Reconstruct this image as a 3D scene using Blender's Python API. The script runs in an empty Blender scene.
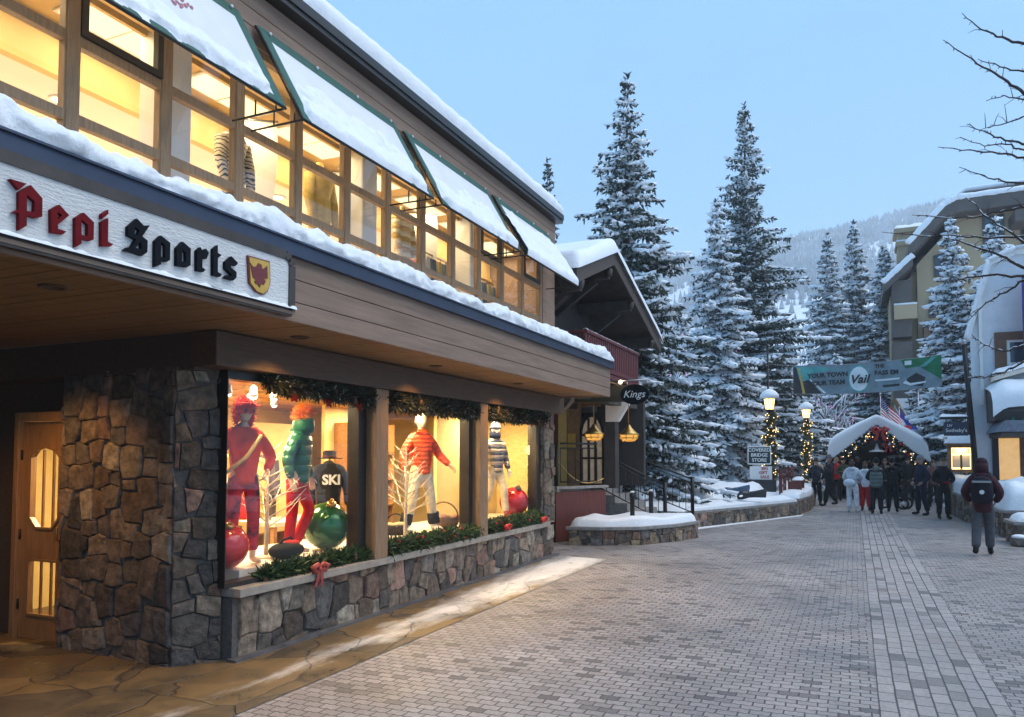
import bpy, bmesh, math, random
import numpy as np
from mathutils import Vector, Matrix, noise as mnoise

SC = bpy.context.scene
COL = SC.collection
R = math.radians
rnd = random.Random(7)

# ---------------------------------------------------------------- camera geometry
F = 769.0
EYE = 1.85
YAW = R(24.0)
PITCH = R(2.75)
PP = 455 - F * math.tan(PITCH)


def ray(px, py):
    a = (px - 512) / F
    b = -(py - PP) / F
    fh = math.cos(PITCH) - b * math.sin(PITCH)
    fz = math.sin(PITCH) + b * math.cos(PITCH)
    return (a * math.cos(YAW) - fh * math.sin(YAW), a * math.sin(YAW) + fh * math.cos(YAW), fz)


def on_x(px, py, x):
    r = ray(px, py)
    t = x / r[0]
    return Vector((x, r[1] * t, EYE + r[2] * t))


def on_y(px, py, y):
    r = ray(px, py)
    t = y / r[1]
    return Vector((r[0] * t, y, EYE + r[2] * t))


def on_z(px, py, z=0.0):
    r = ray(px, py)
    t = (z - EYE) / r[2]
    return Vector((r[0] * t, r[1] * t, z))


# ---------------------------------------------------------------- mesh builder
class MB:
    def __init__(self):
        self.v = []
        self.f = []
        self.sm = []
        self.c = []

    def add(self, verts, faces, smooth=False, col=None):
        n = len(self.v)
        self.v.extend([tuple(p) for p in verts])
        for f in faces:
            self.f.append(tuple(i + n for i in f))
            self.sm.append(smooth)
            self.c.append(col)
        return self

    def box(self, x0, x1, y0, y1, z0, z1, col=None):
        v = [(x0, y0, z0), (x1, y0, z0), (x1, y1, z0), (x0, y1, z0), (x0, y0, z1), (x1, y0, z1), (x1, y1, z1), (x0, y1, z1)]
        return self.add(v, [(3, 2, 1, 0), (4, 5, 6, 7), (0, 1, 5, 4), (1, 2, 6, 5), (2, 3, 7, 6), (3, 0, 4, 7)], False, col)

    def prism(self, poly, axis, a0, a1, holes=None, smooth=False):
        """extrude a polygon (list of 2-D points) along an axis ('x': pts are (y,z); 'y': (x,z); 'z': (x,y))"""
        def mk(p, a):
            return {'x': (a, p[0], p[1]), 'y': (p[0], a, p[1]), 'z': (p[0], p[1], a)}[axis]
        loops = [poly] + (holes or [])
        if not holes:
            n = len(poly)
            v = [mk(p, a0) for p in poly] + [mk(p, a1) for p in poly]
            f = [tuple(range(n)), tuple(range(2 * n - 1, n - 1, -1))]
            f += [(i, i + n, (i + 1) % n + n, (i + 1) % n) for i in range(n)]
            return self.add(v, f, smooth)
        from mathutils.geometry import tessellate_polygon
        flat = [p for l in loops for p in l]
        tris = tessellate_polygon([[Vector((p[0], p[1], 0)) for p in l] for l in loops])
        n = len(flat)
        v = [mk(p, a0) for p in flat] + [mk(p, a1) for p in flat]
        f = [tuple(t) for t in tris] + [tuple(i + n for i in reversed(t)) for t in tris]
        o = 0
        for l in loops:
            m = len(l)
            f += [(o + i, o + i + n, o + (i + 1) % m + n, o + (i + 1) % m) for i in range(m)]
            o += m
        return self.add(v, f, smooth)

    def tube(self, pts, r, n=8, cap=True, smooth=True):
        pts = [Vector(p) for p in pts]
        rs = r if isinstance(r, (list, tuple)) else [r] * len(pts)
        vs = []
        prev = None
        for i, p in enumerate(pts):
            if i == 0:
                t = pts[1] - p
            elif i == len(pts) - 1:
                t = p - pts[i - 1]
            else:
                t = pts[i + 1] - pts[i - 1]
            t.normalize()
            if prev is None:
                a = Vector((0, 0, 1)) if abs(t.z) < 0.9 else Vector((1, 0, 0))
                u = t.cross(a).normalized()
            else:
                u = (prev - t * prev.dot(t)).normalized()
            prev = u
            w = t.cross(u)
            for k in range(n):
                an = 2 * math.pi * k / n
                vs.append(p + (u * math.cos(an) + w * math.sin(an)) * rs[i])
        fs = []
        for i in range(len(pts) - 1):
            for k in range(n):
                fs.append((i * n + k, i * n + (k + 1) % n, (i + 1) * n + (k + 1) % n, (i + 1) * n + k))
        if cap:
            fs.append(tuple(range(n - 1, -1, -1)))
            fs.append(tuple((len(pts) - 1) * n + k for k in range(n)))
        return self.add(vs, fs, smooth)

    def bar(self, p, q, w, h=None):
        """square bar between two points"""
        h = h or w
        p, q = Vector(p), Vector(q)
        t = (q - p).normalized()
        a = Vector((0, 0, 1)) if abs(t.z) < 0.95 else Vector((0, 1, 0))
        u = t.cross(a).normalized() * w / 2
        s = t.cross(u).normalized() * h / 2
        v = [p - u - s, p + u - s, p + u + s, p - u + s, q - u - s, q + u - s, q + u + s, q - u + s]
        return self.add(v, [(3, 2, 1, 0), (4, 5, 6, 7), (0, 1, 5, 4), (1, 2, 6, 5), (2, 3, 7, 6), (3, 0, 4, 7)])

    def lathe(self, prof, c=(0, 0, 0), n=20, smooth=True):
        vs, fs = [], []
        for (r, z) in prof:
            for k in range(n):
                a = 2 * math.pi * k / n
                vs.append((c[0] + r * math.cos(a), c[1] + r * math.sin(a), c[2] + z))
        for i in range(len(prof) - 1):
            for k in range(n):
                fs.append((i * n + k, i * n + (k + 1) % n, (i + 1) * n + (k + 1) % n, (i + 1) * n + k))
        fs.append(tuple(range(n - 1, -1, -1)))
        fs.append(tuple((len(prof) - 1) * n + k for k in range(n)))
        return self.add(vs, fs, smooth)

    def ball(self, c, r, n=16, sq=(1, 1, 1)):
        m = max(6, n // 2)
        prof = [(max(1e-4, r * math.sin(math.pi * i / m)), -r * math.cos(math.pi * i / m)) for i in range(m + 1)]
        k = len(self.v)
        self.lathe(prof, (0, 0, 0), n)
        for i in range(k, len(self.v)):
            p = self.v[i]
            self.v[i] = (c[0] + p[0] * sq[0], c[1] + p[1] * sq[1], c[2] + p[2] * sq[2])
        return self

    def grid(self, fn, nu, nv, smooth=True, flip=False):
        vs = [fn(i / nu, j / nv) for i in range(nu + 1) for j in range(nv + 1)]
        fs = []
        for i in range(nu):
            for j in range(nv):
                q = (i * (nv + 1) + j, (i + 1) * (nv + 1) + j, (i + 1) * (nv + 1) + j + 1, i * (nv + 1) + j + 1)
                fs.append(q[::-1] if flip else q)
        return self.add(vs, fs, smooth)

    def arrays(self, V, Fq, smooth=False):
        n = len(self.v)
        self.v.extend(map(tuple, V.tolist()))
        Fq = (Fq + n).tolist()
        self.f.extend(map(tuple, Fq))
        self.sm.extend([smooth] * len(Fq))
        self.c.extend([None] * len(Fq))
        return self

    def mesh(self, name):
        me = bpy.data.meshes.new(name)
        me.from_pydata(self.v, [], self.f)
        me.polygons.foreach_set('use_smooth', self.sm)
        if any(c is not None for c in self.c):
            at = me.color_attributes.new('Col', 'FLOAT_COLOR', 'CORNER')
            data = []
            for c, f in zip(self.c, self.f):
                cc = c or (0.3, 0.3, 0.3)
                data.extend((cc[0], cc[1], cc[2], 1.0) * len(f))
            at.data.foreach_set('color', data)
        me.update()
        return me


def fix_normals(me):
    bm = bmesh.new()
    bm.from_mesh(me)
    bmesh.ops.recalc_face_normals(bm, faces=bm.faces)
    bm.to_mesh(me)
    bm.free()


def thing(name, label, cat, loc=(0, 0, 0), group=None, rz=0.0):
    o = bpy.data.objects.new(name, None)
    COL.objects.link(o)
    o.empty_display_size = 0.2
    o.location = loc
    o.rotation_euler = (0, 0, rz)
    o['label'] = label
    o['category'] = cat
    if group:
        o['group'] = group
    return o


def obj(name, mb, mat, parent=None, bevel=0.0, world=True, recalc=True, label=None):
    """mesh object; vertices are world coordinates unless world=False (then local to the parent thing)"""
    me = mb.mesh(name) if isinstance(mb, MB) else mb
    if recalc:
        fix_normals(me)
    if parent is not None and world:
        off = Vector((0, 0, 0))
        p = parent
        while p is not None:
            off += p.location
            p = p.parent
        me.transform(Matrix.Translation(-off))
    me.materials.append(mat)
    o = bpy.data.objects.new(name, me)
    COL.objects.link(o)
    o.parent = parent
    if bevel:
        b = o.modifiers.new('bevel', 'BEVEL')
        b.width = bevel
        b.segments = 2
        b.limit_method = 'ANGLE'
    if label:
        o['label'] = label
    return o


def solo(name, mb, mat, label, cat, group=None, loc=None, **k):
    """a thing that is one mesh; its origin goes to loc"""
    me = mb.mesh(name) if isinstance(mb, MB) else mb
    if loc is not None:
        me.transform(Matrix.Translation(-Vector(loc)))
    o = obj(name, me, mat, None, **k)
    if loc is not None:
        o.location = loc
    o['label'] = label
    o['category'] = cat
    if group:
        o['group'] = group
    return o


def struct(name, mb, mat, kind='structure', **k):
    o = obj(name, mb, mat, None, **k)
    o['kind'] = kind
    return o


def dup(rt, loc, label, rz=None, scale=None):
    r = rt.copy()
    COL.objects.link(r)
    r.location = loc
    if rz is not None:
        r.rotation_euler = (0, 0, rz)
    if scale is not None:
        r.scale = scale if isinstance(scale, tuple) else (scale,) * 3
    r['label'] = label
    for ch in list(rt.children):
        c = ch.copy()
        COL.objects.link(c)
        c.parent = r
        for g in list(ch.children):
            d = g.copy()
            COL.objects.link(d)
            d.parent = c
    return r


def nz(x, y, z=0.0):
    return mnoise.noise(Vector((x, y, z)))


def text_mesh(s, size, depth=0.004, align='CENTER', bold=0.0, shear=0.0):
    """text lying in local XY (x right, y up) with thickness, as a mesh"""
    cu = bpy.data.curves.new('text', 'FONT')
    cu.body = s
    cu.size = size
    cu.align_x = align
    cu.align_y = 'CENTER'
    cu.extrude = depth
    cu.offset = bold
    cu.shear = shear
    cu.resolution_u = 3
    o = bpy.data.objects.new('text', cu)
    COL.objects.link(o)
    dg = bpy.context.evaluated_depsgraph_get()
    me = bpy.data.meshes.new_from_object(o.evaluated_get(dg))
    bpy.data.objects.remove(o)
    bpy.data.curves.remove(cu)
    me.materials.clear()
    return me


def facing(me, origin, right, up=(0, 0, 1)):
    """place a text mesh: local x -> right, local y -> up"""
    r = Vector(right).normalized()
    u = Vector(up).normalized()
    n = r.cross(u)
    me.transform(Matrix(((r.x, u.x, n.x, origin[0]), (r.y, u.y, n.y, origin[1]), (r.z, u.z, n.z, origin[2]), (0, 0, 0, 1))))
    return me


# ---------------------------------------------------------------- snow shapes
def snow_slab(mb, x0, x1, y0, y1, z, h, nx, ny, seed=0.0, amp=0.35, top=None, edge=None, freq=2.0, bulge=0.02):
    """closed lump of snow on a rectangle; top(x, y) gives the base height if it is sloped"""
    e = edge or h * 0.9
    base = top or (lambda x, y: z)

    def prof(u, n):
        # denser near both ends
        return 0.5 - 0.5 * math.cos(math.pi * u) if n > 3 else u

    def P(u, v):
        uu, vv = prof(u, nx), v
        x = x0 + (x1 - x0) * uu
        y = y0 + (y1 - y0) * vv
        d = min(x - x0, x1 - x, y - y0, y1 - y)
        k = 1 - max(0.0, 1 - d / e) ** 2.2
        hh = h * (1 + amp * nz(x * freq, y * freq, seed) + amp * 0.5 * nz(x * freq * 3.1, y * freq * 3.1, seed + 9))
        b = bulge * (1 - k)
        return (x, y, base(x, y) + max(0.004, hh * k))
    mb.grid(P, nx, ny)

    def B(u, v):
        uu = prof(u, nx)
        x = x0 + (x1 - x0) * uu
        y = y0 + (y1 - y0) * v
        return (x, y, base(x, y) + 0.001)
    mb.grid(B, nx, ny, flip=True)
    return mb


def densify(poly, step):
    out = []
    n = len(poly)
    for i in range(n):
        a, b = Vector(poly[i] + (0,)), Vector(poly[(i + 1) % n] + (0,))
        m = max(1, int((b - a).length / step))
        for k in range(m):
            p = a.lerp(b, k / m)
            out.append((p.x, p.y))
    return out


def snow_poly(mb, poly, z, h, step=0.25, rings=(0, .04, .1, .2, .35, .55, .8), seed=0.0, amp=0.3, rise=0.0, freq=1.3):
    pts = densify(poly, step)
    cx = sum(p[0] for p in pts) / len(pts)
    cy = sum(p[1] for p in pts) / len(pts)
    n = len(pts)
    vs = []
    for ri, t in enumerate(rings):
        k = min(1.0, (t / rings[2])) ** 0.5 if rings[2] else 1
        for (x, y) in pts:
            X, Y = x + (cx - x) * t, y + (cy - y) * t
            hh = h * (1 + amp * nz(X * freq, Y * freq, seed)) * k + rise * t
            if ri == 0:
                hh = 0.0
            vs.append((X, Y, z + hh))
    vs.append((cx, cy, z + h + rise))
    fs = []
    for r in range(len(rings) - 1):
        for i in range(n):
            fs.append((r * n + i, r * n + (i + 1) % n, (r + 1) * n + (i + 1) % n, (r + 1) * n + i))
    o = (len(rings) - 1) * n
    for i in range(n):
        fs.append((o + i, o + (i + 1) % n, len(vs) - 1))
    mb.add(vs, fs, True)
    return mb


# ---------------------------------------------------------------- stone facing
STONES = [(.19, .14, .10), (.15, .105, .075), (.225, .165, .115), (.105, .085, .07), (.25, .19, .135), (.17, .14, .115), (.27, .165, .12), (.3, .25, .19), (.12, .105, .095), (.2, .145, .1), (.14, .115, .09)]
STONES_OLD = [(.16, .14, .125), (.20, .175, .15), (.12, .11, .105), (.25, .21, .17), (.145, .13, .125), (.28, .2, .16), (.31, .27, .22), (.10, .097, .095), (.19, .15, .12), (.23, .2, .18)]


def stone_face(mb, origin, uvec, w, h, n, seed=0, depth=0.036, gap=0.006, stretch=1.25, pal=STONES, nrm=None, tone=1.0):
    """irregular flat stones with joints on a w x h rectangle; nrm is the outward normal"""
    rg = random.Random(seed)
    U = Vector(uvec).normalized()
    V = Vector((0, 0, 1))
    N = Vector(nrm) if nrm else U.cross(V)
    O = Vector(origin)
    cell = math.sqrt(w * h / n)
    cw, ch = cell * stretch, cell / stretch
    nx, ny = max(1, round(w / cw)), max(1, round(h / ch))
    pts = []
    for j in range(-1, ny + 1):
        for i in range(-1, nx + 1):
            if rg.random() < 0.1:
                continue
            pts.append(((i + .5 + rg.uniform(-.42, .42) + (j % 2) * .35) * w / nx, (j + .5 + rg.uniform(-.40, .40)) * h / ny))
    mg = gap
    wts = [rg.uniform(0, .55) * cell * cell for _ in pts]

    def clip(poly, p, nrm2):
        out = []
        m = len(poly)
        for i in range(m):
            a, b = poly[i], poly[(i + 1) % m]
            da = (a[0] - p[0]) * nrm2[0] + (a[1] - p[1]) * nrm2[1]
            db = (b[0] - p[0]) * nrm2[0] + (b[1] - p[1]) * nrm2[1]
            if da <= 0:
                out.append(a)
            if (da < 0 < db) or (db < 0 < da):
                t = da / (da - db)
                out.append((a[0] + (b[0] - a[0]) * t, a[1] + (b[1] - a[1]) * t))
        return out
    for i, p in enumerate(pts):
        poly = [(0, 0), (w, 0), (w, h), (0, h)]
        for j, q in enumerate(pts):
            if i == j:
                continue
            dx, dy = q[0] - p[0], q[1] - p[1]
            d = math.hypot(dx, dy)
            if d > 3.5 * max(cw, ch):
                continue
            # move the joint a little towards this stone
            tt = min(.8, max(.2, .5 + (wts[i] - wts[j]) / (2 * d * d))) - mg / 2 / max(d, .02)
            mid = (p[0] + dx * tt, p[1] + dy * tt)
            an = math.atan2(dy, dx)
            q4 = round(an / (math.pi / 2)) * math.pi / 2
            an += (q4 - an) * .55          # joints lean towards level and plumb
            poly = clip(poly, mid, (math.cos(an), math.sin(an)))
            if len(poly) < 3:
                break
        if len(poly) < 3:
            continue
        A = abs(sum(poly[k][0] * poly[(k + 1) % len(poly)][1] - poly[(k + 1) % len(poly)][0] * poly[k][1] for k in range(len(poly)))) / 2
        if A < 0.0008:
            continue
        # roughen the outline: extra points along every edge
        fine = []
        m = len(poly)
        for k in range(m):
            a, b = poly[k], poly[(k + 1) % m]
            L = math.hypot(b[0] - a[0], b[1] - a[1])
            s = max(1, int(L / 0.06))
            for q in range(s):
                t = q / s
                jx = rg.uniform(-1, 1) * min(.006, L * .1)
                fine.append((a[0] + (b[0] - a[0]) * t + jx, a[1] + (b[1] - a[1]) * t + rg.uniform(-1, 1) * .004))
        poly = fine
        cx = sum(q[0] for q in poly) / len(poly)
        cy = sum(q[1] for q in poly) / len(poly)
        d = depth * rg.uniform(.55, 1.2)
        tx, ty = rg.uniform(-.09, .09), rg.uniform(-.09, .09)
        c = rg.choice(pal)
        k_ = rg.uniform(.6, 1.35) * tone
        c = tuple(max(0, min(1, q * k_)) for q in c)
        m = len(poly)
        vs = []
        for (sc, dd) in ((1, 0), (.985, .62), (.9, 1.0), (.5, 1.06)):
            for (x, y) in poly:
                X = cx + (x - cx) * sc
                Y = cy + (y - cy) * sc
                rr = d * dd + (tx * (X - cx) + ty * (Y - cy)) * (1 if dd else 0) + (rg.uniform(-.004, .004) if dd > .9 else 0)
                vs.append(O + U * X + V * Y + N * rr)
        fs = []
        for r_ in range(3):
            for k in range(m):
                fs.append((r_ * m + k, r_ * m + (k + 1) % m, (r_ + 1) * m + (k + 1) % m, (r_ + 1) * m + k))
        fs.append(tuple(3 * m + k for k in range(m)))
        mb.add(vs, fs, False, c)
    return mb
SUN_EL, SUN_AZ, SUN_E, EXPO = 57.0, 72.0, 1.5, 0.95
CLOUD = (1.28, 3.1, 5.5)
HAZE = 0.0008
LAMPS = .95
# ---------------------------------------------------------------- materials
class NT:
    def __init__(self, name):
        self.m = bpy.data.materials.new(name)
        self.m.use_nodes = True
        self.t = self.m.node_tree
        self.t.nodes.clear()
        self.out = self.t.nodes.new('ShaderNodeOutputMaterial')

    def n(self, typ, **k):
        nd = self.t.nodes.new('ShaderNode' + typ)
        for a, b in k.items():
            if a.startswith('i_'):
                key = a[2:]
                nd.inputs[int(key) if key.isdigit() else key.replace('_', ' ')].default_value = b
            else:
                setattr(nd, a, b)
        return nd

    def l(self, a, b):
        self.t.links.new(a, b)


def rgba(c):
    return (c[0], c[1], c[2], 1.0)


def scl(c, k):
    return tuple(min(1.0, max(0.0, x * k)) for x in c)


def pmat(name, col, rough=.6, metal=0.0, var=.18, vscale=6.0, stretch=(1, 1, 1), bump=0.0, bscale=40.0, col2=None, ramp=(.3, .7), attr=None, emit=None, estr=0.0, coat=0.0, spec=0.5, sheen=0.0, sss=0.0, world=False, detail=5.0, bdist=.01):
    N = NT(name)
    p = N.n('BsdfPrincipled')
    N.l(p.outputs[0], N.out.inputs[0])
    p.inputs['Roughness'].default_value = rough
    p.inputs['Metallic'].default_value = metal
    p.inputs['Specular IOR Level'].default_value = spec
    if coat:
        p.inputs['Coat Weight'].default_value = coat
        p.inputs['Coat Roughness'].default_value = .15
    if sheen:
        p.inputs['Sheen Weight'].default_value = sheen
    if sss:
        p.inputs['Subsurface Weight'].default_value = sss
        p.inputs['Subsurface Radius'].default_value = (.1, .12, .15)
        p.inputs['Subsurface Scale'].default_value = .05
    if emit:
        p.inputs['Emission Color'].default_value = rgba(emit)
        p.inputs['Emission Strength'].default_value = estr
    if world:
        tc = N.n('NewGeometry').outputs['Position']
    else:
        tc = N.n('TexCoord').outputs['Object']
    mp = N.n('Mapping')
    mp.inputs['Scale'].default_value = stretch
    N.l(tc, mp.inputs[0])
    if var or col2 or attr:
        nt = N.n('TexNoise', i_Scale=vscale, i_Detail=detail, i_Roughness=.6)
        N.l(mp.outputs[0], nt.inputs['Vector'])
        rp = N.n('ValToRGB')
        rp.color_ramp.elements[0].position = ramp[0]
        rp.color_ramp.elements[1].position = ramp[1]
        if attr:
            rp.color_ramp.elements[0].color = rgba((1 - var,) * 3)
            rp.color_ramp.elements[1].color = rgba((1 + var,) * 3)
            ca = N.n('VertexColor', layer_name=attr)
            mx = N.n('Mix', data_type='RGBA', blend_type='MULTIPLY')
            mx.inputs[0].default_value = 1
            N.l(ca.outputs[0], mx.inputs[6])
            N.l(rp.outputs[0], mx.inputs[7])
            N.l(nt.outputs[0], rp.inputs[0])
            N.l(mx.outputs[2], p.inputs['Base Color'])
        else:
            rp.color_ramp.elements[0].color = rgba(scl(col, 1 - var))
            rp.color_ramp.elements[1].color = rgba(col2 or scl(col, 1 + var))
            N.l(nt.outputs[0], rp.inputs[0])
            N.l(rp.outputs[0], p.inputs['Base Color'])
    else:
        p.inputs['Base Color'].default_value = rgba(col)
    if bump:
        nb = N.n('TexNoise', i_Scale=bscale, i_Detail=6.0, i_Roughness=.65)
        N.l(mp.outputs[0], nb.inputs['Vector'])
        bp = N.n('Bump', i_Strength=bump, i_Distance=bdist)
        N.l(nb.outputs[0], bp.inputs['Height'])
        N.l(bp.outputs[0], p.inputs['Normal'])
    return N.m


def lampmat(name, col, s):
    N = NT(name)
    e = N.n('Emission', i_Color=rgba(col), i_Strength=s)
    N.l(e.outputs[0], N.out.inputs[0])
    return N.m


def glassmat(name, tint=(1, 1, 1), refl=1.0, rough=0.0):
    N = NT(name)
    tr = N.n('BsdfTransparent', i_Color=rgba(tint))
    gl = N.n('BsdfGlossy', i_Roughness=rough)
    fr = N.n('Fresnel', i_IOR=1.7)
    mu = N.n('Math', operation='MULTIPLY', i_1=refl)
    ge = N.n('NewGeometry')
    fb = N.n('Math', operation='SUBTRACT', i_0=1.0)
    N.l(ge.outputs['Backfacing'], fb.inputs[1])
    mf = N.n('Math', operation='MULTIPLY')
    mx = N.n('MixShader')
    N.l(fr.outputs[0], mu.inputs[0])
    N.l(mu.outputs[0], mf.inputs[0])
    N.l(fb.outputs[0], mf.inputs[1])
    N.l(mf.outputs[0], mx.inputs[0])
    N.l(tr.outputs[0], mx.inputs[1])
    N.l(gl.outputs[0], mx.inputs[2])
    N.l(mx.outputs[0], N.out.inputs[0])
    return N.m


def pavermat(name, bw, bh, c1, c2, mortar, rot=0.0, wob=0.0, msize=.012, offset=.5, stain=.35, unev=.06, dark=(.16, .145, .14)):
    N = NT(name)
    p = N.n('BsdfPrincipled')
    N.l(p.outputs[0], N.out.inputs[0])
    pos = N.n('NewGeometry').outputs['Position']
    mp = N.n('Mapping')
    mp.inputs['Rotation'].default_value = (0, 0, rot)
    N.l(pos, mp.inputs[0])
    vec = mp.outputs[0]
    if wob:
        # zig-zag edges of interlocking pavers
        sx = N.n('SeparateXYZ')
        N.l(vec, sx.inputs[0])
        pp = N.n('Math', operation='PINGPONG', i_1=bw / 4)
        N.l(sx.outputs[0], pp.inputs[0])
        mul = N.n('Math', operation='MULTIPLY', i_1=wob)
        N.l(pp.outputs[0], mul.inputs[0])
        ad = N.n('Math', operation='ADD')
        N.l(sx.outputs[1], ad.inputs[0])
        N.l(mul.outputs[0], ad.inputs[1])
        cb = N.n('CombineXYZ')
        N.l(sx.outputs[0], cb.inputs[0])
        N.l(ad.outputs[0], cb.inputs[1])
        vec = cb.outputs[0]
    # slight unevenness of laying
    ns = N.n('TexNoise', i_Scale=1.7, i_Detail=3.0)
    N.l(pos, ns.inputs['Vector'])
    sb = N.n('VectorMath', operation='SUBTRACT')
    sb.inputs[1].default_value = (.5, .5, .5)
    N.l(ns.outputs['Color'], sb.inputs[0])
    sc = N.n('VectorMath', operation='SCALE')
    sc.inputs['Scale'].default_value = unev
    N.l(sb.outputs[0], sc.inputs[0])
    av = N.n('VectorMath', operation='ADD')
    N.l(vec, av.inputs[0])
    N.l(sc.outputs[0], av.inputs[1])
    vec = av.outputs[0]
    br = N.n('TexBrick', offset=offset)
    br.inputs['Scale'].default_value = 1.0
    br.inputs['Brick Width'].default_value = bw
    br.inputs['Row Height'].default_value = bh
    br.inputs['Mortar Size'].default_value = msize
    br.inputs['Mortar Smooth'].default_value = .35
    br.inputs['Bias'].default_value = -.1
    br.inputs['Color1'].default_value = rgba((0, 0, 0))
    br.inputs['Color2'].default_value = rgba((1, 1, 1))
    br.inputs['Mortar'].default_value = rgba((.5, .5, .5))
    br.inputs['Bias'].default_value = 0.0
    tone = N.n('ValToRGB')
    te = tone.color_ramp.elements
    te[0].color = rgba(c1)
    te[1].color = rgba(dark)
    te[1].position = .97
    te.new(.82).color = rgba(c2)
    te.new(.90).color = rgba(scl(c1, .78))
    mj = N.n('Mix', data_type='RGBA')
    mj.inputs[7].default_value = rgba(mortar)
    N.l(br.outputs['Color'], tone.inputs[0])
    N.l(tone.outputs[0], mj.inputs[6])
    N.l(br.outputs['Fac'], mj.inputs[0])
    N.l(vec, br.inputs['Vector'])
    # wear: large blotches and fine grain
    n1 = N.n('TexNoise', i_Scale=.55, i_Detail=5.0, i_Roughness=.62)
    N.l(pos, n1.inputs['Vector'])
    r1 = N.n('MapRange')
    r1.inputs['From Min'].default_value = .3
    r1.inputs['From Max'].default_value = .72
    r1.inputs['To Min'].default_value = 1 - stain
    r1.inputs['To Max'].default_value = 1.14
    N.l(n1.outputs[0], r1.inputs[0])
    n2 = N.n('TexNoise', i_Scale=38.0, i_Detail=4.0)
    N.l(pos, n2.inputs['Vector'])
    r2 = N.n('MapRange')
    r2.inputs['From Min'].default_value = .3
    r2.inputs['From Max'].default_value = .7
    r2.inputs['To Min'].default_value = .82
    r2.inputs['To Max'].default_value = 1.15
    N.l(n2.outputs[0], r2.inputs[0])
    mm = N.n('Math', operation='MULTIPLY')
    N.l(r1.outputs[0], mm.inputs[0])
    N.l(r2.outputs[0], mm.inputs[1])
    mx = N.n('VectorMath', operation='SCALE')
    N.l(mj.outputs[2], mx.inputs[0])
    N.l(mm.outputs[0], mx.inputs['Scale'])
    # brown grit trodden out from the doors, pale salt bloom
    g1 = N.n('TexNoise', i_Scale=.33, i_Detail=7.0, i_Roughness=.68)
    N.l(pos, g1.inputs['Vector'])
    gr = N.n('MapRange')
    gr.inputs['From Min'].default_value = .52
    gr.inputs['From Max'].default_value = .70
    gr.inputs['To Max'].default_value = .55
    N.l(g1.outputs[0], gr.inputs[0])
    gm = N.n('Mix', data_type='RGBA')
    gm.inputs[7].default_value = rgba((.20, .165, .14))
    N.l(gr.outputs[0], gm.inputs[0])
    N.l(mx.outputs[0], gm.inputs[6])
    g2 = N.n('TexNoise', i_Scale=.9, i_Detail=9.0, i_Roughness=.75)
    g2m = N.n('Mapping')
    g2m.inputs['Location'].default_value = (7, 3, 0)
    N.l(pos, g2m.inputs[0])
    N.l(g2m.outputs[0], g2.inputs['Vector'])
    sr_ = N.n('MapRange')
    sr_.inputs['From Min'].default_value = .58
    sr_.inputs['From Max'].default_value = .78
    sr_.inputs['To Max'].default_value = .5
    N.l(g2.outputs[0], sr_.inputs[0])
    sm = N.n('Mix', data_type='RGBA')
    sm.inputs[7].default_value = rgba((.50, .47, .455))
    N.l(sr_.outputs[0], sm.inputs[0])
    N.l(gm.outputs[2], sm.inputs[6])
    N.l(sm.outputs[2], p.inputs['Base Color'])
    # damp patches are glossier
    r3 = N.n('MapRange')
    r3.inputs['From Min'].default_value = .35
    r3.inputs['From Max'].default_value = .65
    r3.inputs['To Min'].default_value = .42
    r3.inputs['To Max'].default_value = .8
    N.l(n1.outputs[0], r3.inputs[0])
    N.l(r3.outputs[0], p.inputs['Roughness'])
    iv = N.n('Math', operation='SUBTRACT', i_0=1.0)
    N.l(br.outputs['Fac'], iv.inputs[1])
    ad2 = N.n('Math', operation='MULTIPLY_ADD', i_1=.22)
    N.l(n2.outputs[0], ad2.inputs[0])
    N.l(iv.outputs[0], ad2.inputs[2])
    bp = N.n('Bump', i_Strength=.75, i_Distance=.008)
    N.l(ad2.outputs[0], bp.inputs['Height'])
    N.l(bp.outputs[0], p.inputs['Normal'])
    return N.m


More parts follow.
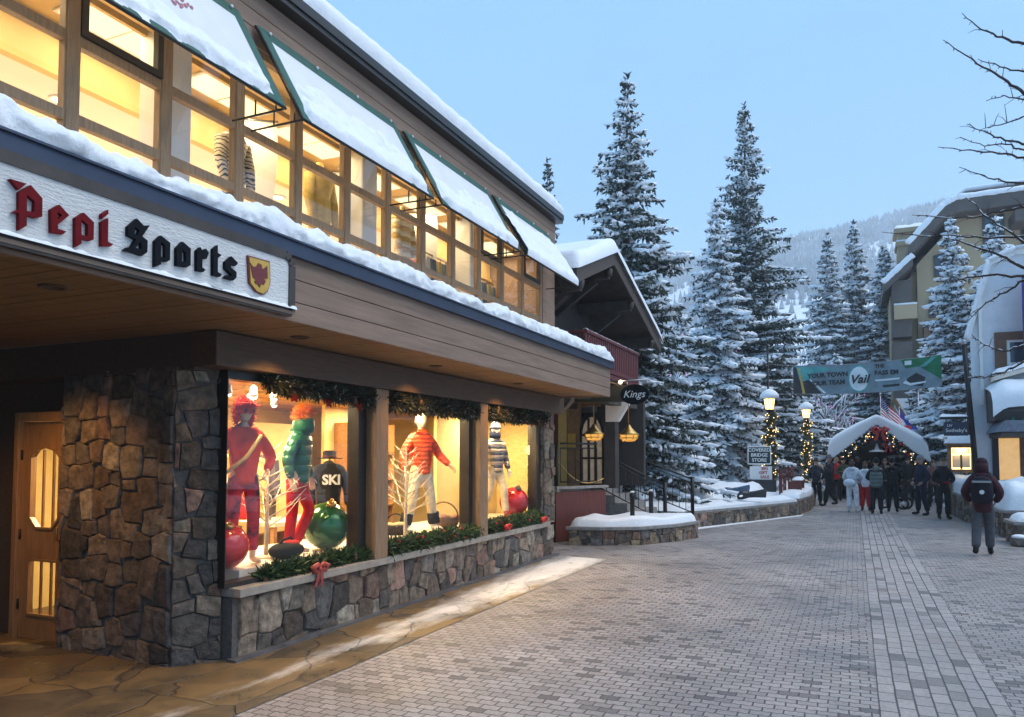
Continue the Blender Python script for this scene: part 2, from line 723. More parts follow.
def flagstonemat(name):
    """big irregular yellow-brown slabs with a streak of trodden snow and salt"""
    N = NT(name)
    p = N.n('BsdfPrincipled')
    N.l(p.outputs[0], N.out.inputs[0])
    pos = N.n('NewGeometry').outputs['Position']
    mp = N.n('Mapping')
    mp.inputs['Scale'].default_value = (1.25, .95, 1)
    N.l(pos, mp.inputs[0])
    nsd = N.n('TexNoise', i_Scale=2.0, i_Detail=3.0)
    N.l(pos, nsd.inputs['Vector'])
    wv = N.n('Mix', data_type='RGBA', blend_type='LINEAR_LIGHT')
    wv.inputs[0].default_value = .12
    N.l(mp.outputs[0], wv.inputs[6])
    N.l(nsd.outputs['Color'], wv.inputs[7])
    v1 = N.n('TexVoronoi', feature='DISTANCE_TO_EDGE')
    v1.inputs['Scale'].default_value = 1.25
    v2 = N.n('TexVoronoi')
    v2.inputs['Scale'].default_value = 1.25
    for v in (v1, v2):
        N.l(wv.outputs[2], v.inputs['Vector'])
    rp = N.n('ValToRGB')
    e = rp.color_ramp.elements
    e[0].color = rgba((.05, .042, .034))
    e[1].color = rgba((.27, .19, .09))
    e[0].position = .25
    e[1].position = .78
    e.new(.45).color = rgba((.12, .088, .05))
    e.new(.6).color = rgba((.2, .13, .055))
    sx = N.n('SeparateColor')
    N.l(v2.outputs['Color'], sx.inputs[0])
    n1 = N.n('TexNoise', i_Scale=2.1, i_Detail=9.0, i_Roughness=.72)
    N.l(pos, n1.inputs['Vector'])
    md = N.n('Mix', data_type='FLOAT')
    md.inputs[0].default_value = .74
    N.l(sx.outputs[0], md.inputs[2])
    N.l(n1.outputs[0], md.inputs[3])
    N.l(md.outputs[0], rp.inputs[0])
    # joints
    j = N.n('MapRange')
    j.inputs['From Min'].default_value = .003
    j.inputs['From Max'].default_value = .016
    N.l(v1.outputs['Distance'], j.inputs[0])
    m1 = N.n('Mix', data_type='RGBA')
    m1.inputs[6].default_value = rgba((.085, .066, .045))
    N.l(j.outputs[0], m1.inputs[0])
    N.l(rp.outputs[0], m1.inputs[7])
    # trodden snow / salt streak along x = -4.5
    sp = N.n('SeparateXYZ')
    N.l(pos, sp.inputs[0])
    dx = N.n('Math', operation='ADD', i_1=4.47)
    N.l(sp.outputs[0], dx.inputs[0])
    ab = N.n('Math', operation='ABSOLUTE')
    N.l(dx.outputs[0], ab.inputs[0])
    n2 = N.n('TexNoise', i_Scale=1.9, i_Detail=8.0, i_Roughness=.72)
    mp2 = N.n('Mapping')
    mp2.inputs['Scale'].default_value = (2.4, .75, 1)
    N.l(pos, mp2.inputs[0])
    N.l(mp2.outputs[0], n2.inputs['Vector'])
    a1 = N.n('Math', operation='MULTIPLY_ADD', i_1=-1.0, i_2=.58)
    N.l(ab.outputs[0], a1.inputs[0])
    yr = N.n('MapRange')
    yr.inputs['From Min'].default_value = 4.6
    yr.inputs['From Max'].default_value = 11.5
    yr.inputs['To Min'].default_value = -.22
    yr.inputs['To Max'].default_value = .34
    N.l(sp.outputs[1], yr.inputs[0])
    a2 = N.n('Math', operation='ADD')
    N.l(a1.outputs[0], a2.inputs[0])
    N.l(yr.outputs[0], a2.inputs[1])
    a3 = N.n('Math', operation='ADD')
    N.l(a2.outputs[0], a3.inputs[0])
    N.l(n2.outputs[0], a3.inputs[1])
    sr = N.n('MapRange')
    sr.inputs['From Min'].default_value = .80
    sr.inputs['From Max'].default_value = 1.22
    N.l(a3.outputs[0], sr.inputs[0])
    m2 = N.n('Mix', data_type='RGBA')
    m2.inputs[7].default_value = rgba((.78, .76, .74))
    N.l(sr.outputs[0], m2.inputs[0])
    N.l(m1.outputs[2], m2.inputs[6])
    N.l(m2.outputs[2], p.inputs['Base Color'])
    rr = N.n('MapRange')
    rr.inputs['From Min'].default_value = .35
    rr.inputs['From Max'].default_value = .65
    rr.inputs['To Min'].default_value = .22
    rr.inputs['To Max'].default_value = .7
    N.l(n1.outputs[0], rr.inputs[0])
    N.l(rr.outputs[0], p.inputs['Roughness'])
    hs = N.n('Math', operation='MULTIPLY_ADD', i_1=.5)
    N.l(n1.outputs[0], hs.inputs[0])
    N.l(j.outputs[0], hs.inputs[2])
    bp = N.n('Bump', i_Strength=.7, i_Distance=.02)
    N.l(hs.outputs[0], bp.inputs['Height'])
    N.l(bp.outputs[0], p.inputs['Normal'])
    return N.m


M = {}
M['snow'] = pmat('snow', (.86, .88, .90), .55, var=.03, vscale=3, bump=.5, bscale=22, spec=.35, bdist=.03)
M['snow_tree'] = pmat('tree_snow', (.82, .85, .88), .6, var=.06, vscale=6, bump=.5, bscale=18, spec=.3, bdist=.03)
M['snow_ground'] = pmat('ground_snow', (.84, .86, .88), .6, var=.05, vscale=.6, bump=.6, bscale=4, spec=.3, bdist=.12)
M['stone'] = pmat('stone', (1, 1, 1), .85, attr='Col', var=.62, vscale=11, ramp=(.3, .7), bump=1.0, bscale=26, bdist=.022, detail=9)
M['mortar'] = pmat('mortar', (.12, .105, .092), .95, var=.3, vscale=30, bump=.5, bscale=60)
M['cap'] = pmat('cap_stone', (.27, .25, .23), .8, var=.25, vscale=9, bump=.5, bscale=50)
M['sill'] = pmat('sill_stone', (.33, .29, .24), .75, var=.2, vscale=8, bump=.35, bscale=60)
M['board'] = pmat('weathered_board', (.25, .165, .115), .72, var=.22, vscale=3, stretch=(7, .5, 7), bump=.2, bscale=14)
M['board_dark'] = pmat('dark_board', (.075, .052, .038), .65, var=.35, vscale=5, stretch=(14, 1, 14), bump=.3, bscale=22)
M['beam'] = pmat('brown_beam', (.085, .05, .028), .55, var=.3, vscale=4, stretch=(10, 1, 10), bump=.25, bscale=20)
M['mullion'] = pmat('mullion_wood', (.26, .165, .09), .5, var=.25, vscale=5, stretch=(9, 9, 1), bump=.15, bscale=30)
M['frame_dark'] = pmat('dark_frame', (.018, .015, .013), .4, var=.2)
M['soffit'] = pmat('soffit_wood', (.22, .12, .05), .55, var=.3, vscale=4, stretch=(12, 1, 12), bump=.25, bscale=20)
M['flash'] = pmat('blue_grey_metal', (.05, .062, .095), .4, metal=.5, var=.15, vscale=4)
M['door_wood'] = pmat('honey_wood', (.33, .175, .07), .42, var=.25, vscale=4, stretch=(9, 9, 1), bump=.12, bscale=24, coat=.2)
M['black'] = pmat('black_metal', (.012, .012, .013), .38, metal=.4, var=.2)
M['brass'] = pmat('brass', (.45, .28, .09), .35, metal=.9, var=.2)
M['steel'] = pmat('steel', (.35, .35, .36), .35, metal=.9, var=.15)
M['glass'] = glassmat('window_glass', (.98, .985, .98), 1.0)
M['shop_glass'] = glassmat('shop_glass', (.985, .985, .98), .8)
M['inner_wall'] = pmat('warm_plaster', (.84, .64, .26), .7, var=.12, vscale=2)
M['inner_cream'] = pmat('cream_plaster', (.84, .73, .60), .7, var=.06, vscale=2)
M['inner_wood'] = pmat('ceiling_boards', (.42, .22, .08), .5, var=.3, vscale=4, stretch=(10, 1, 10), bump=.1)
M['white_paint'] = pmat('white_paint', (.8, .78, .74), .5, var=.04)
M['stucco'] = pmat('white_stucco', (.7, .7, .72), .85, var=.08, vscale=3, bump=.3, bscale=60)
M['sign_board'] = pmat('hammered_white_board', (.78, .77, .74), .6, var=.06, vscale=5, stretch=(6, 1.6, 6), bump=1.0, bscale=13, bdist=.02)
M['red_letter'] = pmat('dark_red_enamel', (.14, .004, .007), .6, spec=.12, var=.15, vscale=9)
M['black_letter'] = pmat('black_enamel', (.006, .007, .010), .65, spec=.1, var=.15, vscale=9)
M['gold'] = pmat('shield_gold', (.58, .36, .06), .5, var=.12, vscale=9)
M['eagle'] = pmat('eagle_red', (.16, .02, .02), .5, var=.2, vscale=20)
M['canvas'] = pmat('white_canvas', (.74, .75, .76), .7, var=.05, vscale=3, bump=.2, bscale=90)
M['green_canvas'] = pmat('green_canvas', (.008, .09, .068), .65, var=.25, vscale=12, bump=.2, bscale=90)
M['pink_print'] = pmat('faded_red_print', (.6, .28, .3), .7, var=.2, vscale=20)
M['red_balcony'] = pmat('oxblood_wood', (.12, .022, .022), .55, var=.3, vscale=5, stretch=(8, 8, 1))
M['red_panel'] = pmat('red_stained_wood', (.13, .03, .02), .55, var=.35, vscale=3, stretch=(9, 9, 1), bump=.25, bscale=20)
M['chalet_dark'] = pmat('blackened_timber', (.05, .04, .034), .65, var=.35, vscale=4, bump=.3, bscale=25)
M['chalet_olive'] = pmat('dark_olive_beam', (.055, .045, .025), .6, var=.25, vscale=4)
M['yellow_plaster'] = pmat('yellow_plaster', (.62, .43, .14), .75, var=.1, vscale=3)
M['bark'] = pmat('bark', (.06, .045, .038), .9, var=.4, vscale=10, stretch=(1, 1, .2), bump=.8, bscale=20)
M['bark_pale'] = pmat('pale_bark', (.14, .125, .115), .9, var=.3, vscale=10, bump=.4, bscale=20)
M['twig'] = pmat('twig_bark', (.055, .035, .03), .85, var=.3, vscale=10)
M['needles'] = pmat('spruce_needles', (.042, .062, .048), .7, var=.5, vscale=3, world=True)
M['needles_blue'] = pmat('blue_spruce_needles', (.055, .08, .076), .7, var=.5, vscale=3, world=True)
M['garland_gold'] = pmat('gold_green_garland', (.13, .12, .04), .65, var=.6, vscale=12)
M['garland'] = pmat('fir_garland', (.035, .075, .022), .65, var=.6, vscale=25)
M['garland_dark'] = pmat('dark_fir_garland', (.03, .036, .02), .7, var=.6, vscale=25)
M['cone'] = pmat('pine_cone', (.1, .055, .03), .8, var=.4, vscale=30)
M['frost'] = pmat('frosting', (.7, .72, .72), .7, var=.1)
M['red_ball'] = pmat('red_bauble', (.62, .015, .018), .16, var=.12, vscale=6, coat=.5)
M['green_ball'] = pmat('green_bauble', (.02, .13, .035), .16, metal=.35, var=.25, vscale=5, coat=.5)
M['bow'] = pmat('rust_red_ribbon', (.38, .06, .045), .6, var=.25, vscale=15)
M['bow_red'] = pmat('red_ribbon', (.5, .015, .015), .5, var=.2, vscale=15)
M['white_twig'] = pmat('white_twig', (.75, .66, .5), .6, var=.1)
M['basket'] = pmat('wicker', (.2, .11, .05), .75, var=.4, vscale=60, bump=.8, bscale=120)
M['rope'] = pmat('rope', (.3, .3, .32), .7, var=.1)
M['kiosk_wood'] = pmat('kiosk_timber', (.25, .14, .06), .6, var=.3, vscale=6)
M['beige'] = pmat('beige_stucco', (.47, .35, .21), .85, var=.08, vscale=.5)
M['beige_dark'] = pmat('brown_fascia', (.11, .088, .075), .75, var=.2, vscale=1)
M['win_dark'] = pmat('dark_glazing', (.05, .065, .085), .12, var=.2, vscale=1, spec=.6)
M['brown_trim'] = pmat('brown_trim', (.17, .085, .045), .6, var=.2, vscale=5)
M['shingle'] = pmat('grey_blue_shingle', (.14, .16, .2), .6, var=.3, vscale=14)
M['navy'] = pmat('navy_sign', (.014, .02, .045), .4, var=.15)
M['banner_grey'] = pmat('banner_cloth', (.2, .275, .31), .7, var=.2, vscale=4)
M['banner_green'] = pmat('banner_green', (.016, .17, .07), .7, var=.2, vscale=4)
M['banner_teal'] = pmat('banner_teal', (.1, .36, .34), .7, var=.2, vscale=4)
M['banner_white'] = pmat('banner_white', (.75, .82, .84), .7, var=.08, vscale=4)
M['banner_dark'] = pmat('banner_dark', (.03, .032, .035), .7, var=.15, vscale=4)
M['skin'] = pmat('skin', (.5, .3, .21), .55, var=.08)
M['mannequin'] = pmat('mannequin', (.66, .5, .34), .4, var=.04)
M['street'] = pavermat('street_pavers', .145, .095, (.315, .28, .262), (.40, .355, .335), (.075, .068, .064), rot=0.0, wob=.34, msize=.0065)
M['band'] = pavermat('band_pavers', .24, .125, (.335, .30, .28), (.405, .36, .34), (.08, .072, .068), rot=R(90), wob=0, msize=.008, stain=.22, unev=.025)
M['flagstone'] = flagstonemat('flagstone')
M['concrete'] = pmat('wet_concrete', (.11, .11, .115), .5, var=.3, vscale=5, bump=.4, bscale=30, world=True)
WARM = (1.0, .76, .42)
M['bulb'] = lampmat('warm_bulb', (1.0, .72, .38), 6)
M['panel_light'] = lampmat('panel_light', (1.0, .80, .42), 1.05)
M['spot_lens'] = lampmat('spot_lens', (1.0, .8, .5), 12)
M['lantern_glow'] = lampmat('lantern_glow', (1.0, .62, .22), 2.6)
M['basket_glow'] = lampmat('basket_glow', (1.0, .5, .1), .5)
M['kiosk_glow'] = lampmat('kiosk_glow', (1.0, .72, .28), 1.6)
M['window_glow'] = pmat('lit_window', (.3, .2, .1), .2, var=.5, vscale=2.5, emit=(1.0, .60, .22), estr=.33)
M['window_glow_dim'] = lampmat('dimly_lit_window', (1.0, .7, .45), .16)
M['arch_glass'] = pmat('arch_glazing', (.35, .34, .33), .15, var=.5, vscale=3, emit=(1, .75, .45), estr=.06)  # whitish reflections painted in as pale mottle and a faint glow
M['fairy'] = lampmat('fairy_light', (1.0, .66, .28), 2.2)
M['fairy_purple'] = lampmat('purple_fairy_light', (.5, .25, .6), .6)

_cloth = {}


def cloth(col, rough=.8, var=.22, vscale=12, col2=None, ramp=(.3, .7), bump=.25, bscale=60):
    key = (col, rough, var, vscale, col2)
    if key not in _cloth:
        _cloth[key] = pmat('cloth', col, rough, spec=.18, var=var, vscale=vscale, col2=col2, ramp=ramp, bump=bump, bscale=bscale)
    return _cloth[key]


def lamp(kind, loc, power, col=WARM, size=.3, target=None, spot=None, parent=None, sizey=None):
    l = bpy.data.lights.new('lamp_light', kind)
    l.energy = power * LAMPS
    l.color = col
    if kind == 'AREA':
        l.size = size
        if sizey:
            l.shape = 'RECTANGLE'
            l.size_y = sizey
    elif kind in ('POINT', 'SPOT'):
        l.shadow_soft_size = size
    if kind == 'SPOT':
        l.spot_size = R(spot or 70)
        l.spot_blend = .6
    o = bpy.data.objects.new('lamp_light', l)
    COL.objects.link(o)
    o.location = loc
    if target is not None:
        d = Vector(target) - Vector(loc)
        o.rotation_euler = d.to_track_quat('-Z', 'Y').to_euler()
    return o
# ---------------------------------------------------------------- ground
def sheet(name, poly, z, mat):
    b = MB()
    b.add([(p[0], p[1], z) for p in poly], [tuple(range(len(poly)))])
    return struct(name, b, mat, recalc=False)


b = MB()
b.add([(-1400, -80, 0), (1400, -80, 0), (1400, 2300, 0), (-1400, 2300, 0)], [(0, 1, 2, 3)])
struct('ground', b, M['snow_ground'], recalc=False)
sheet('street', [(-4.05, -30), (9, -30), (9, 19), (3.4, 22), (2.9, 29), (2.9, 46), (-1.5, 46), (-1.5, 25), (-3.6, 19.5), (-6.5, 19.5), (-6.5, 13.45), (-4.05, 13.2)], .004, M['street'])
sheet('paver_band', [(.13, -30), (1.03, -30), (.97, 46), (.12, 46)], .008, M['band'])
sheet('sidewalk', [(-14, -30), (-4.05, -30), (-4.05, 13.2), (-6.5, 13.45), (-14, 13.45)], .010, M['flagstone'])
# ---------------------------------------------------------------- the shop
FX = -4.02      # fascia face
WX = -5.10      # wall / window plane
S0, S1 = -7.0, 13.40   # the building runs along y; unseen near end lengthened to shade the recess

shop = thing('shop_building', 'long timber and stone ski shop with lit display windows below and a glazed upper storey', 'shop', (WX, 9.3, 0))


def part(name, mb, mat, parent, bevel=0.0, **k):
    return obj(name, mb, mat, parent, bevel=bevel, **k)


# stone base below the windows
b = MB()
b.box(-5.45, -5.13, 5.35, 13.36, 0, .57)
base = part('base_wall', b, M['mortar'], shop)
b = MB()
stone_face(b, (-5.13, 5.42, 0), (0, 1, 0), 7.94, .57, 74, seed=3, nrm=(1, 0, 0), stretch=.85)
part('facing_stones', b, M['stone'], base, recalc=True)
b = MB()
b.box(-5.14, -5.03, 5.3, 13.45, .0, .035)
part('footing', b, M['concrete'], base)

# corner pillar: front face, chamfer, return
PT = 2.64
b = MB()
b.prism([(-7.02, 5.06), (-5.49, 5.0), (-5.24, 5.32), (-5.30, 5.40), (-6.9, 5.60)], 'z', 0, PT)
pil = part('pillar', b, M['mortar'], shop)
b = MB()
stone_face(b, (-7.02, 5.06, 0), (1.53, -.06, 0), 1.531, PT, 84, seed=12, nrm=(-.04, -1, 0), stretch=1.0, tone=.85)
stone_face(b, (-5.49, 5.0, 0), (.25, .32, 0), .406, PT, 26, seed=8, nrm=(.78, -.62, 0), stretch=1.05, tone=.8)
# two large reddish stones low on the corner
part('facing_stones', b, M['stone'], pil)
b = MB()
b.prism([(-5.44, 5.035), (-5.275, 5.25), (-5.275, 5.26), (-5.45, 5.04)], 'z', 0, .01)
# far pillar
b = MB()
b.box(-5.40, -5.12, 12.84, 13.38, .65, PT)
fp = part('pillar', b, M['mortar'], shop)
b = MB()
stone_face(b, (-5.12, 12.84, .62), (0, 1, 0), .54, PT - .62, 24, seed=21, nrm=(1, 0, 0), depth=.035)
stone_face(b, (-5.40, 12.84, .62), (1, 0, 0), .28, PT - .62, 14, seed=22, nrm=(0, -1, 0), depth=.03)
part('facing_stones', b, M['stone'], fp)
b = MB()
b.box(-5.4, -5.12, 13.0, 13.385, 0, .57)
stone_ = b

# window sill
b = MB()
b.box(-5.32, -5.02, 5.33, 12.98, .575, .655)
part('sill', b, M['sill'], shop, bevel=.008)

# header beam and its end
b = MB()
b.box(-5.26, -4.98, 4.96, 13.62, 2.62, 2.925)
part('beam', b, M['beam'], shop, bevel=.01)
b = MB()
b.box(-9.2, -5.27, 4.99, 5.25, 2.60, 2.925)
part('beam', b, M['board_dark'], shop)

# three display windows: posts, dark frames, panes
WINS = [(5.27, 7.28, 7.44), (7.70, 10.02, 10.14), (10.40, 12.62, 12.84)]
for (a, bb, c) in [(7.44, 7.70, 0), (10.14, 10.40, 0)]:
    q = MB()
    q.box(-5.24, -5.02, a, bb, .657, 2.618)
    part('post', q, M['mullion'], shop, bevel=.008)
for (a, e, c) in WINS:
    q = MB()
    q.prism([(a, .657), (c - .003, .657), (c - .003, 2.618), (a, 2.618)], 'x', -5.31, -5.15, holes=[[(a + (.012 if a < 6 else .045), .70), (e, .70), (e, 2.54), (a + (.012 if a < 6 else .045), 2.54)]])
    w = part('window', q, M['frame_dark'], shop, bevel=.004)
    g = MB()
    g.box(-5.222, -5.214, a + .04, e + .004, .695, 2.545)
    part('pane', g, M['shop_glass'], w)

# soffit (boards), over pavement and entrance recess
b = MB()
y = S0
while y < S1 - .05:
    y2 = min(y + .135, S1 - .02)
    b.box(-4.97 if y > 4.9 else -9.2, FX - .04, y, y2 - .008, 2.93 + (0.002 if int(y * 100) % 2 else 0), 2.96)
    y = y2
b.box(-9.2, FX - .05, S0, S1 - .02, 2.965, 2.99)
soff = part('soffit', b, M['soffit'], shop)
# recessed soffit lights
for (x, y, on) in [(-4.67, 3.26, 0), (-4.62, 5.6, 1), (-4.62, 8.1, 1), (-4.62, 10.6, 1)]:
    d = MB()
    d.lathe([(.085, 0), (.085, -.012), (.068, -.014), (.062, .01), (.06, .05)], (x, y, 2.93), 20)
    dl = part('downlight', d, M['beam'], shop)

# fascia boards, metal flashing
b = MB()
for i, (z0, z1) in enumerate([(2.90, 3.055), (3.061, 3.235), (3.241, 3.41)]):
    b.box(FX - .04 + .002 * i, FX + .001 * i, S0, S1, z0, z1)
b.box(-5.0, FX - .041, S1 - .04, S1, 2.90, 3.41)
b.box(-9.2, FX - .041, S0, S0 + .04, 2.90, 3.41)
b.box(-9.2, FX - .05, S0 + .05, S1 - .05, 2.995, 3.40)
part('fascia', b, M['board'], shop, bevel=.004)
b = MB()
b.box(FX + .005, FX + .055, S0 - .02, S1 + .03, 3.405, 3.52)
b.box(-5.0, FX + .004, S0 - .02, S1 + .03, 3.50, 3.515)
b.box(FX - .03, FX + .075, S0 - .02, S1 + .03, 3.515, 3.53)
part('flashing', b, M['flash'], shop)

# snow lying on the ledge
b = MB()


def ledge(u, v):
    y = S0 + (S1 + .02 - S0) * u
    hh = .18 + .08 * nz(y * .7, 2.0) + .08 * nz(y * 2.1, 5.0) + .05 * nz(y * 5.0, 1.0) + .03 * nz(y * 13.0, 7.0) + .05 * max(0, min(1, (y - 9) / 3))
    hh = max(.09, hh)
    endk = min(1, (1 - u) * 40 + .25) ** .5
    hh *= endk
    # cross-section from the flashing edge up and back to the wall
    sec = [(.058, .0), (.075 + .02 * nz(y * 3, 8), .35), (.05, .75), (-.03, .95), (-.22, 1.05), (-.6, 1.1), (-1.05, 1.25)]
    i = v * (len(sec) - 1)
    k = min(len(sec) - 2, int(i))
    f_ = i - k
    dx = sec[k][0] * (1 - f_) + sec[k + 1][0] * f_
    dz = sec[k][1] * (1 - f_) + sec[k + 1][1] * f_
    x = FX + dx + .03 * nz(y * 4, v * 3, 3) + .018 * nz(y * 15, v * 7, 3)
    return (x, y, 3.531 + hh * dz + .028 * nz(y * 9, x * 9, 4) * (1 if v > 0 else 0))


b.grid(ledge, 800, 20)
b.box(-5.05, FX + .0, S1 - .02, S1 + .025, 3.532, 3.62)
part('ledge_snow', b, M['snow'], shop, recalc=False)

# upper storey
UX = -5.12
MULL = [3.67 + .825 * i for i in range(-12, 12)]
TR1, TR2, UB, UT = 4.87, 4.285, 3.53, 5.70
for y in MULL:
    if y < S0 + .1:
        continue
    q = MB()
    q.box(UX - .07, UX + .02, y - .05, y + .05, UB, UT)
    part('mullion', q, M['mullion'], shop, bevel=.006)
for i in range(len(MULL) - 1):
    y0, y1 = MULL[i] + .051, MULL[i + 1] - .051
    if y0 < S0 + .1:
        continue
    q = MB()
    rows = [(UB + .07, TR2 - .04), (TR2 + .04, TR1 - .04), (TR1 + .04, UT - .06)]
    q.prism([(y0 - .002, UB), (y1 + .002, UB), (y1 + .002, UT), (y0 - .002, UT)], 'x', UX - .06, UX + .01, holes=[[(y0 + .012, a), (y1 - .012, a), (y1 - .012, c), (y0 + .012, c)] for (a, c) in rows])
    w = part('window', q, M['mullion'], shop, bevel=.005)
    g = MB()
    g.box(UX - .034, UX - .026, y0 - .02, y1 + .02, UB + .05, UT - .02)
    part('pane', g, M['glass'], w)
    if abs(MULL[i] - 3.67) < .01 or abs(MULL[i] - 11.095) < .9 and i % 2 == 0:
        q = MB()
        t = .055
        q.prism([(y0, TR1 + .041), (y1, TR1 + .041), (y1, UT), (y0, UT)], 'x', UX - .025, UX + .03, holes=[[(y0 + t, TR1 + .041 + t), (y1 - t, TR1 + .041 + t), (y1 - t, UT - t), (y0 + t, UT - t)]])
        part('casement', q, M['frame_dark'], w)
# last bay to the timber corner and frieze
b = MB()
for k in range(5):
    yy = 12.80 + k * .12
    b.box(UX - .08, UX + .03, yy, yy + .117, 3.50, 5.70)
part('upper_wall', b, M['board'], shop)
for (ya, yb) in ((S1 - .06, S1 - .002), (S0, S0 + .06)):
    b = MB()
    b.box(-11.0, UX - .081, ya, yb, 3.45, 6.2)
    part('end_wall', b, M['board'], shop)
b = MB()
for i, (z0, z1) in enumerate([(5.702, 5.86), (5.865, 6.02), (6.025, 6.20)]):
    b.box(UX - .09, UX + .04 + .004 * i, S0, S1, z0, z1)
part('frieze', b, M['board'], shop, bevel=.004)
b = MB()
b.box(-11.5, UX + .18, S0 - .1, S1 + .06, 6.205, 6.26)
b.box(UX + .06, UX + .20, S0 - .1, S1 + .06, 6.262, 6.36)
b.box(-11.5, UX + .059, S0 - .1, S1 + .06, 6.262, 6.33)
roof = part('roof', b, M['frame_dark'], shop)
b = MB()


def roofsnow(u, v):
    y = S0 - .1 + (S1 + .12 - S0) * u
    hh = .30 + .05 * nz(y * .9, 3.3) + .025 * nz(y * 3.7, 1.2)
    hh *= min(1, (1 - u) * 30 + .3) ** .5
    sec = [(.19, 0), (.215, .35), (.19, .7), (.10, .92), (-.1, 1.0), (-2.0, 1.15), (-6.3, 1.2)]
    i = v * (len(sec) - 1)
    k = min(len(sec) - 2, int(i))
    f_ = i - k
    dx = sec[k][0] * (1 - f_) + sec[k + 1][0] * f_
    dz = sec[k][1] * (1 - f_) + sec[k + 1][1] * f_
    return (UX + dx + .012 * nz(y * 6, v * 4, 2), y, 6.361 + hh * dz + .008 * nz(y * 11, dx * 9))


b.grid(roofsnow, 380, 12)
b.box(-11.4, UX + .1, S1 - .0, S1 + .02, 6.36, 6.55)
part('roof_snow', b, M['snow'], roof, recalc=False)

# interior shells: ground floor display and upper room
b = MB()
b.box(-9.0, -5.36, 5.64, 13.3, -.05, -.01)
b.box(-6.55, -5.33, 5.64, 13.05, .60, .76)          # display platform
part('display_platform', b, M['inner_cream'], shop)
b = MB()
b.box(-9.06, -9.0, 5.3, 13.35, 0, 2.62)
b.box(-9.0, -5.42, 13.30, 13.35, .0, 2.62)
b.box(-7.62, -7.56, 7.95, 9.4, .76, 2.3)
part('inner_wall', b, M['inner_wall'], shop)
b = MB()
b.box(-6.30, -6.24, 11.0, 13.29, .761, 2.60)        # panel close behind the third window
b.box(-7.4, -7.34, 9.5, 11.0, .0, 2.60)
part('display_panel', b, M['inner_wall'], shop)
b = MB()
xx = -9.0
while xx < -5.3:
    b.box(xx, xx + .15, 5.64, 13.3, 2.60 + (.006 if int(xx * 10) % 2 else 0), 2.635)
    xx += .156
part('display_ceiling', b, M['inner_wood'], shop)
b = MB()
b.box(-10.98, -5.2, S0 + .07, S1 - .07, 3.41, 3.46)
b.box(-10.98, -10.9, S0 + .07, S1 - .07, 3.46, 5.7)
part('upper_floor', b, M['inner_cream'], shop)
b = MB()
b.box(-6.42, -5.20, S0 + .07, S1 - .07, 5.66, 5.70)
b.box(-6.46, -6.40, S0 + .07, S1 - .07, 5.20, 5.66)
b.box(-6.399, -6.37, S0 + .07, S1 - .07, 5.20, 5.25)
b.box(-6.399, -6.34, S0 + .07, S1 - .07, 5.55, 5.655)
b.box(-5.70, -5.66, S0 + .07, S1 - .07, 5.56, 5.659)
b.box(-5.6, -5.48, S0 + .07, S1 - .07, 5.58, 5.66)
part('bulkhead', b, pmat('honey_plaster', (.68, .47, .20), .6, var=.12, vscale=2), shop)
b = MB()
b.box(-10.98, -6.461, S0 + .07, S1 - .07, 5.20, 5.26)
part('upper_ceiling', b, M['inner_cream'], shop)
for y in (4.92, 7.9, 10.8):
    q = MB()
    q.box(-5.75, -5.45, y - .16, y + .16, 3.46, 5.655)
    part('column', q, M['white_paint'], shop, bevel=.02)
# ceiling panel lights (lit) upstairs
for i in range(11):
    y = -1.04 + i * 1.32
    q = MB()
    q.box(-6.18, -5.74, y, y + 1.0, 5.635, 5.655)
    q.box(-6.16, -5.76, y + .49, y + .51, 5.628, 5.634)
    pl = part('panel_light', q, M['white_paint'], shop)
    q = MB()
    q.box(-6.15, -5.77, y + .03, y + .485, 5.629, 5.634)
    q.box(-6.15, -5.77, y + .515, y + .97, 5.629, 5.634)
    part('diffuser', q, M['panel_light'], pl)
for y in (2.6, 4.75, 5.75, 7.75, 9.6, 11.6):
    q = MB()
    q.lathe([(.1, 0), (.1, -.012), (.075, -.016), (.07, -.006)], (-6.78, y, 5.2), 20)
    dl = part('downlight', q, M['white_paint'], shop)
    q = MB()
    q.lathe([(.068, -.012), (.05, -.02), (.01, -.022)], (-6.78, y, 5.2), 16)
    part('lens', q, M['bulb'], dl)

# entrance recess: back wall, door
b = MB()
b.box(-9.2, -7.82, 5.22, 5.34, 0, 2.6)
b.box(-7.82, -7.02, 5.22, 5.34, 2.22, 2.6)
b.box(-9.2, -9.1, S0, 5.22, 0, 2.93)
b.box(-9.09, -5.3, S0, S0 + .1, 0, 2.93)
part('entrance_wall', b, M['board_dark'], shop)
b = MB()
b.box(-7.83, -7.76, 5.10, 5.24, 0, 2.28)
b.box(-7.06, -6.99, 5.12, 5.24, 0, 2.28)
b.box(-7.759, -7.061, 5.10, 5.24, 2.19, 2.28)
fr = part('door_frame', b, M['door_wood'], shop, bevel=.006)
door = MB()
D0, D1, DT = -7.755, -7.065, 2.185


def arch(x0, x1, z0, z1, c):
    return [(x0, z0 + c), (x0 + c, z0), (x1 - c, z0), (x1, z0 + c), (x1, z1 - c), (x1 - c * .7, z1 - c * .3), ((x0 + x1) / 2, z1), (x0 + c * .7, z1 - c * .3), (x0, z1 - c)]


